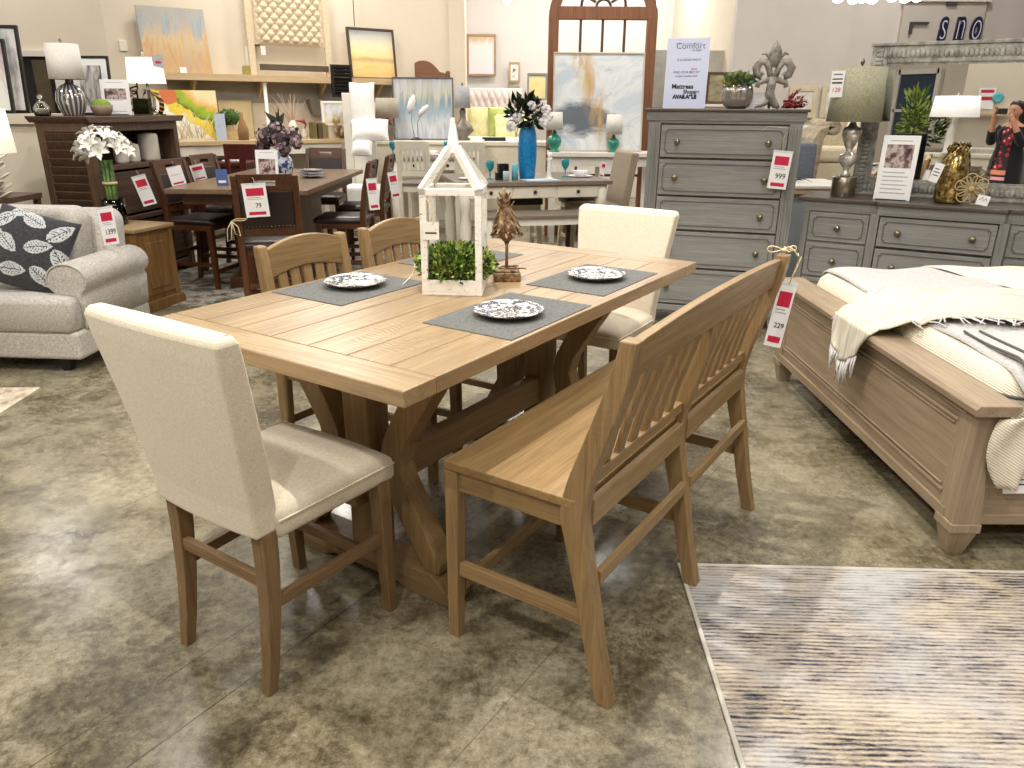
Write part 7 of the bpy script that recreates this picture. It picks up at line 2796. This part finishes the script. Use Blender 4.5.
# one continuous body: torso, neck and head as one loft, limbs rooted inside it, welded by a remesh
rings = []
for z, rx, ry, yc in ((.80, .165, .12, 0), (.90, .175, .125, 0), (1.0, .15, .11, 0), (1.08, .135, .10, 0), (1.2, .155, .11, 0), (1.30, .17, .105, 0), (1.36, .15, .085, .0), (1.395, .08, .06, .01), (1.42, .052, .052, .02), (1.455, .05, .052, .03), (1.475, .055, .068, .045), (1.50, .066, .085, .05), (1.54, .073, .096, .045), (1.58, .074, .098, .04), (1.62, .068, .09, .035), (1.65, .045, .062, .03), (1.662, .015, .02, .03)):
    rings.append([V((rx * cos(2 * pi * k / 24), PY + yc + ry * sin(2 * pi * k / 24), z)) for k in range(24)])
b.loft(rings)
b.tube([(0, PY + .138, 1.56), (0, PY + .152, 1.54), (0, PY + .158, 1.525), (0, PY + .135, 1.515)], [.008, .011, .014, .008], 8)       # nose
b.tube([(-.022, PY + .128, 1.492), (0, PY + .137, 1.49), (.022, PY + .128, 1.492)], [.005, .009, .005], 6)                          # lips
for s in (-1, 1):
    b.ell((s * .076, PY + .04, 1.535), (.010, .02, .032), 8, 6)
    limb(b, [(s * .15, PY, 1.33), (s * .215, PY + .03, 1.22), (s * .20, PY + .12, 1.16), (s * .155, PY + .22, 1.33), (s * .105, PY + .315, 1.50)], [.05, .048, .043, .036, .026])
    limb(b, [(s * .09, PY, .84), (s * .09, PY + .01, .62), (s * .085, PY, .48), (s * .085, PY - .01, .30), (s * .08, PY - .01, .08)], [.08, .068, .055, .05, .034])
    limb(b, [(s * .08, PY - .03, .045), (s * .085, PY + .05, .035), (s * .09, PY + .14, .022)], [.036, .034, .022])
    # hand: palm with four fingers behind the phone edge and a thumb on the near side
    w = V((s * .105, PY + .315, 1.50))
    b.ell(w + V((-s * .006, .012, .035)), (.020, .024, .042), 10, 8)
    for k in range(4):
        base = w + V((-s * .004, .022 - .012 * k, .06))
        ln = (.9, 1.0, .94, .75)[k]
        tip1 = base + V((-s * .006, .012, .034 * ln))
        tip2 = tip1 + V((-s * .024 * ln, .006, .010 - .006 * k))
        b.tube([base - V((0, 0, .02)), base, tip1, tip2], [.010, .0095, .0085, .0065], 8)
    b.tube([w + V((-s * .004, -.008, .015)), w + V((-s * .02, -.02, .03)), w + V((-s * .038, -.018, .042))], [.012, .011, .008], 8)
body = b.out('body', M_SKIN, t)
rm = body.modifiers.new('weld', 'REMESH')
rm.mode = 'VOXEL'
rm.voxel_size = .008
rm.use_smooth_shade = True
for s in (-1, 1):
    B().ell((s * .03, PY + .128, 1.545), (.012, .008, .006), 8, 6).out('eye', M_INK, t)
    B().tube([(s * .016, PY + .137, 1.565), (s * .03, PY + .137, 1.57), (s * .045, PY + .126, 1.565)], .004, 6).out('eyebrow', M_HAIR, t)
b = B()
rings = []
for z, rx, ry, yc in ((1.675, .02, .02, .0), (1.665, .06, .07, .0), (1.63, .086, .095, .0), (1.57, .092, .085, -.02), (1.5, .092, .07, -.045), (1.42, .10, .055, -.06), (1.34, .11, .045, -.075), (1.26, .10, .03, -.09), (1.22, .06, .015, -.095)):
    rings.append([V((rx * cos(2 * pi * k / 24), PY + .03 + yc + ry * sin(2 * pi * k / 24), z)) for k in range(24)])
b.loft(rings)
b.out('hair', M_HAIR, t)
b = B()
rings = []
for z, rx, ry in ((.44, .25, .18), (.46, .25, .18), (.7, .215, .16), (.9, .195, .145), (1.0, .17, .128), (1.08, .155, .118), (1.2, .172, .125), (1.28, .178, .12), (1.335, .13, .10), (1.36, .09, .08)):
    rings.append([V((rx * cos(2 * pi * k / 36) * (1 + .02 * sin(6 * 2 * pi * k / 36) * (z < .8)), PY + ry * sin(2 * pi * k / 36), z)) for k in range(36)])
b.loft(rings, cap=False)
dr = b.out('dress', M_DRESS, t)
sd = dr.modifiers.new('solid', 'SOLIDIFY')
sd.thickness = .004
b = B()
rings = []
for z, rx, ry in ((.62, .235, .175), (.9, .212, .16), (1.08, .172, .132), (1.2, .186, .138), (1.29, .195, .132), (1.345, .15, .10), (1.385, .085, .07)):
    ring = []
    for k in range(31):
        a = pi / 2 + .5 + (2 * pi - 1.0) * k / 30
        ring.append(V((rx * cos(a), PY + ry * sin(a), z)))
    rings.append(ring)
vs = [p for r_ in rings for p in r_]
b.add(vs, [(i * 31 + j, i * 31 + j + 1, (i + 1) * 31 + j + 1, (i + 1) * 31 + j) for i in range(6) for j in range(30)], True)
for s in (-1, 1):
    limb(b, [(s * .15, PY, 1.335), (s * .217, PY + .03, 1.22), (s * .203, PY + .12, 1.155), (s * .165, PY + .20, 1.29)], [.062, .06, .058, .05])
cd = b.out('cardigan', M_CARD, t)
for s in (-1, 1):
    B().lathe([(0, 0), (.05, 0), (.052, .03), (.04, .06), (0, .065)], (s * .085, PY + .05, 0), 16, sx=.85, sy=2.2).out('shoe', M_BLACK, t)
# phone held level at the lens
t = thing('phone', 'black phone held sideways in both hands before the woman, seen in the mirror', 'phone', (0, -.016, CAMH - .012), 0)
t.rotation_euler = (-PITCH * 0, 0, 0)
b = B()
b.loft([[V((p.x, y, p.y)) for p in superr(.074, .036, .01, 0)] for y in (-.004, .004)], smooth=False)
b.out('case', M_BLACK, t, bevel=.001)
B().box(-.068, .068, -.0048, -.004, -.031, .031).out('screen', plain('phone_screen', S(60, 64, 72), .1), t)
for x_, z_ in ((-.055, .018), (-.055, -.004)):
    B().lathe([(0, 0), (.007, 0), (.007, .002), (0, .002)], (x_, .004, z_), 12, m=Matrix.Rotation(-pi / 2, 3, 'X')).out('lens', M_PEWT, t)

# ---- display behind the camera, caught by the mirror
p = refl(954, 117, Y=-.9)
tz = .92
t = thing('cream_console', 'cream console table behind the camera carrying lamps, seen in the mirror', 'console', (p.x - .25, p.y - .15, 0), rad(-35))
B().box(-.75, .75, -.2, .2, tz - .05, tz).out('top', M_CREAMP, t, bevel=.005)
B().box(-.7, .7, -.16, .16, tz - .17, tz - .05).out('apron', M_CREAMP, t)
for sx_ in (-.66, .66):
    for sy_ in (-.13, .13):
        B().box(sx_ - .03, sx_ + .03, sy_ - .03, sy_ + .03, 0, tz - .17).out('leg', M_CREAMP, t)
pa = refl(933, 117, Y=p.y)
pb = refl(975, 117, Y=p.y)
sw = (pa - pb).length / 2
ptop = refl(954, 96, Y=p.y)
lz = p.z - tz
t = table_lamp('white lamp with wide white drum shade behind the camera, seen in the mirror', (p.x, p.y, tz), (sw, sw * .9), ptop.z - p.z, lz, [(0, 0), (.07, 0), (.075, .02), (.06, .05), (.06, lz * .6), (.03, lz * .75), (.012, lz * .85), (.012, lz)], M_WHITE, M_SHADELIT)
# sofa behind
p = refl(984, 148, Y=-2.45)
t = thing('grey_sofa', 'grey sofa with cream throw behind the camera, seen in the mirror', 'sofa', (p.x, p.y, 0), rad(-30))
M_GSOFA = fabric('taupe_grey_sofa', S(112, 104, 96), S(150, 142, 132), 200, .3)
zt_ = p.z
B().box(-.9, .9, -.42, .42, .08, .42).out('base', M_GSOFA, t, bevel=.03, seg=3)
B().box(-.9, .9, .2, .45, .42, max(zt_, .75)).out('back_cushion', M_GSOFA, t, bevel=.06, seg=3)
for x_ in (-.95, .75):
    B().box(x_, x_ + .2, -.42, .42, .08, .62).out('arm', M_GSOFA, t, bevel=.05, seg=3)
for x_ in (-.85, .85):
    B().box(x_ - .03, x_ + .03, -.35, .35, 0, .08).out('foot', M_BLACK, t)
B().box(-.5, .55, .17, .48, max(zt_, .75) - .16, max(zt_, .75) + .012).out('throw', M_THROW, t, bevel=.02)
# cream partition wall behind with sign and teal plate
pw0, pw1 = refl(962, 100, Y=-3.0), refl(1075, 100, Y=-3.6)
wall('wall_display', pw1.x, pw1.y, pw0.x, pw0.y, M_WALL, th=.1, z1=3.6)
dwl = (V((pw0.x, pw0.y, 0)) - V((pw1.x, pw1.y, 0))).normalized()
nwl = V((dwl.y, -dwl.x, 0))
if nwl.dot(V((0, 1, 0))) < 0:
    nwl = -nwl


def onrefl(u, v):
    d = ray(u, v).normalized()
    c0 = V((0, 0, CAMH))
    h = c0 + d * ((MP - c0).dot(MN) / d.dot(MN))
    r = d - MN * 2 * d.dot(MN)
    P = V((pw0.x, pw0.y, 0)) + nwl * .03
    return h + r * ((P - h).dot(nwl) / r.dot(nwl))


rzw = atan2(nwl.y, nwl.x) + pi / 2
p = onrefl(998, 98)
t = thing('teal_plate', 'round teal wall plate on the display wall behind the camera', 'plate', p, rzw)
B().lathe([(0, 0), (.045, .0), (.085, .008), (.085, .012), (.045, .005), (0, .005)], n=28, m=Matrix.Rotation(pi / 2, 3, 'X')).out('plate', plain('teal_glaze', S(90, 190, 200), .3), t)
p = onrefl(984, 109)
t = thing('wall_notice', 'white notice with crimson heading on the display wall behind the camera', 'notice', p, rzw)
B().box(-.13, .13, -.004, 0, 0, .34).out('sheet', M_PAPER, t)
B().box(-.10, .10, -.005, -.004, .26, .31).box(-.10, .10, -.005, -.004, .14, .2).out('heading', M_RED, t)
p = onrefl(978, 114)
t = thing('ledge', 'narrow pale ledge on the display wall behind the camera', 'ledge', p, rzw)
B().box(-.5, .7, -.16, 0, -.03, 0).out('board', M_SHELF, t)
for x_ in (-.3, .45):
    B().prism([(-.14, -.03), (0, -.03), (0, -.16)], x_ - .012, x_ + .012, 'yz').out('bracket', M_SHELF, t)
# big plants and an added dark panel for the dim shop farther back
for k, (u, v0, v1, lab) in enumerate(((911, 93, 128, 'tall yellow-green plant behind the camera, seen in the mirror'), (926, 108, 135, 'bushy dark green plant behind the camera, seen in the mirror'))):
    a, b_ = refl(u, v1, Y=-2.0 - k * 1.3), refl(u, v0, Y=-2.0 - k * 1.3)
    t = thing('potted_plant', lab, 'potted plant', (a.x, a.y, 0), 0)
    B().lathe([(0, 0), (.14, 0), (.18, .35), (.16, .35), (.13, .3), (0, .3)], n=20).out('pot', M_CERAM, t)
    hgt = b_.z
    B().tube([(0, 0, .3), (.02, 0, hgt * .6), (0, 0, hgt * .85)], [.03, .025, .012], 8).out('stem', M_TWIG, t)
    foliage('foliage', t, [M_LEAF2, M_LEAF1] if k == 0 else [M_LEAF3, M_LEAF1], 260, bushy(0, 0, hgt * .8, .16 + .12 * k, .16 + .12 * k, hgt * .24), .16, .3, 50 + k, .5)
pa, pb = refl(888, 130, Y=-5.85), refl(936, 84, Y=-5.85)
xa_, xb_ = sorted((pa.x, pb.x))
b = B()
b.box(max(xa_, -10.8), xb_, -5.99, -5.93, .2, 2.3)
struct('dark_shop_panel', b, plain('dim_shop_tone', S(60, 74, 92), .08))  # dark glossy sheet stands in for the dim shop depth
b = B()
for x_ in (max(xa_, -10.8), xb_):
    b.box(x_ - .05, x_ + .05, -5.99, -5.88, .1, 2.4)
b.box(max(xa_, -10.8), xb_, -5.99, -5.88, 2.3, 2.4).box(max(xa_, -10.8), xb_, -5.99, -5.88, 1.5, 1.56)
struct('trim_3', b, M_WHITE)

# ================================================================= lights and view

def area(name, loc, sx, sy, power, col=(1, .975, .94), rot=(0, 0, 0)):
    l = bpy.data.lights.new(name, 'AREA')
    l.shape = 'RECTANGLE'
    l.size, l.size_y = sx, sy
    l.energy = power
    l.color = col
    o = bpy.data.objects.new(name, l)
    COL.objects.link(o)
    o.location = loc
    o.rotation_euler = rot
    return o


def spot(name, loc, tgt, power, ang=60, rad_=.05, blend=.4, col=(1, .96, .89)):
    l = bpy.data.lights.new(name, 'SPOT')
    l.energy = power
    l.spot_size = rad(ang)
    l.spot_blend = blend
    l.shadow_soft_size = rad_
    l.color = col
    o = bpy.data.objects.new(name, l)
    COL.objects.link(o)
    o.location = loc
    o.rotation_euler = (V(tgt) - V(loc)).to_track_quat('-Z', 'Y').to_euler()
    return o


for i, x in enumerate((-6, -2.5, 1, 4.5)):
    for j, y in enumerate((-2.5, 1.2, 4.9, 8.6)):
        area('ceiling_area_light', (x, y, 4.3), .6, .6, 43)
for x, y in ((.3, 12.2), (2.0, 12.6), (-2.5, 10.4)):
    area('ceiling_area_light', (x, y, 4.3), .6, .6, 62)  # added, unseen: brightens the dim far end of the showroom
spot('track_spot', TW(-.25, .06, 4.0), TW(-.1, -.4, 0), 310, 100, rad_=.03)
spot('track_spot', (-2.0, .2, 3.9), (-.9, 1.8, .4), 170, 75)
spot('track_spot', (2.3, 5.0, 3.9), (1.0, 2.6, .2), 150, 75)
spot('track_spot', (.6, .4, 3.9), (2.2, 3.2, .5), 95, 75)
spot('track_spot', (-.6, -.6, 3.9), (.2, 1.6, 0), 120, 85)
spot('track_spot', (-3.0, 2.2, 3.9), (-3.0, 5.0, .6), 170, 80)
spot('track_spot', (.8, 3.6, 4.0), (1.8, 5.4, .9), 60, 80)
spot('track_spot', (-1.4, 4.0, 4.0), (-2.0, 6.6, .8), 110, 80)
spot('track_spot', (-2.4, 7.2, 4.0), (-3.3, 10.2, 2.0), 75, 95, col=(1, .88, .68))
spot('track_spot', (-.6, 9.0, 4.0), (-2.0, 11.3, 2.0), 50, 95, col=(1, .90, .72))
spot('track_spot', (.4, 6.6, 4.0), (.4, 9.2, 1.4), 55, 90)
spot('track_spot', (2.2, 6.4, 4.0), (3.4, 10.2, 2.2), 70, 100)
wd = bpy.data.worlds.new('world')
SC.world = wd
wd.use_nodes = True
wd.node_tree.nodes['Background'].inputs[0].default_value = (1, .96, .9, 1)
wd.node_tree.nodes['Background'].inputs[1].default_value = .5
vs = SC.view_settings
vs.view_transform = 'Standard'
vs.look = 'None'
vs.gamma = 1
vs.exposure = 0.17
vs.use_curve_mapping = False
SC.cycles.max_bounces = 6
SC.cycles.diffuse_bounces = 3
SC.cycles.glossy_bounces = 3
SC.cycles.transmission_bounces = 6
SC.cycles.transparent_max_bounces = 6
SC.cycles.caustics_reflective = False
SC.cycles.caustics_refractive = False
SC.cycles.sample_clamp_indirect = 4
SC.cycles.use_denoising = True
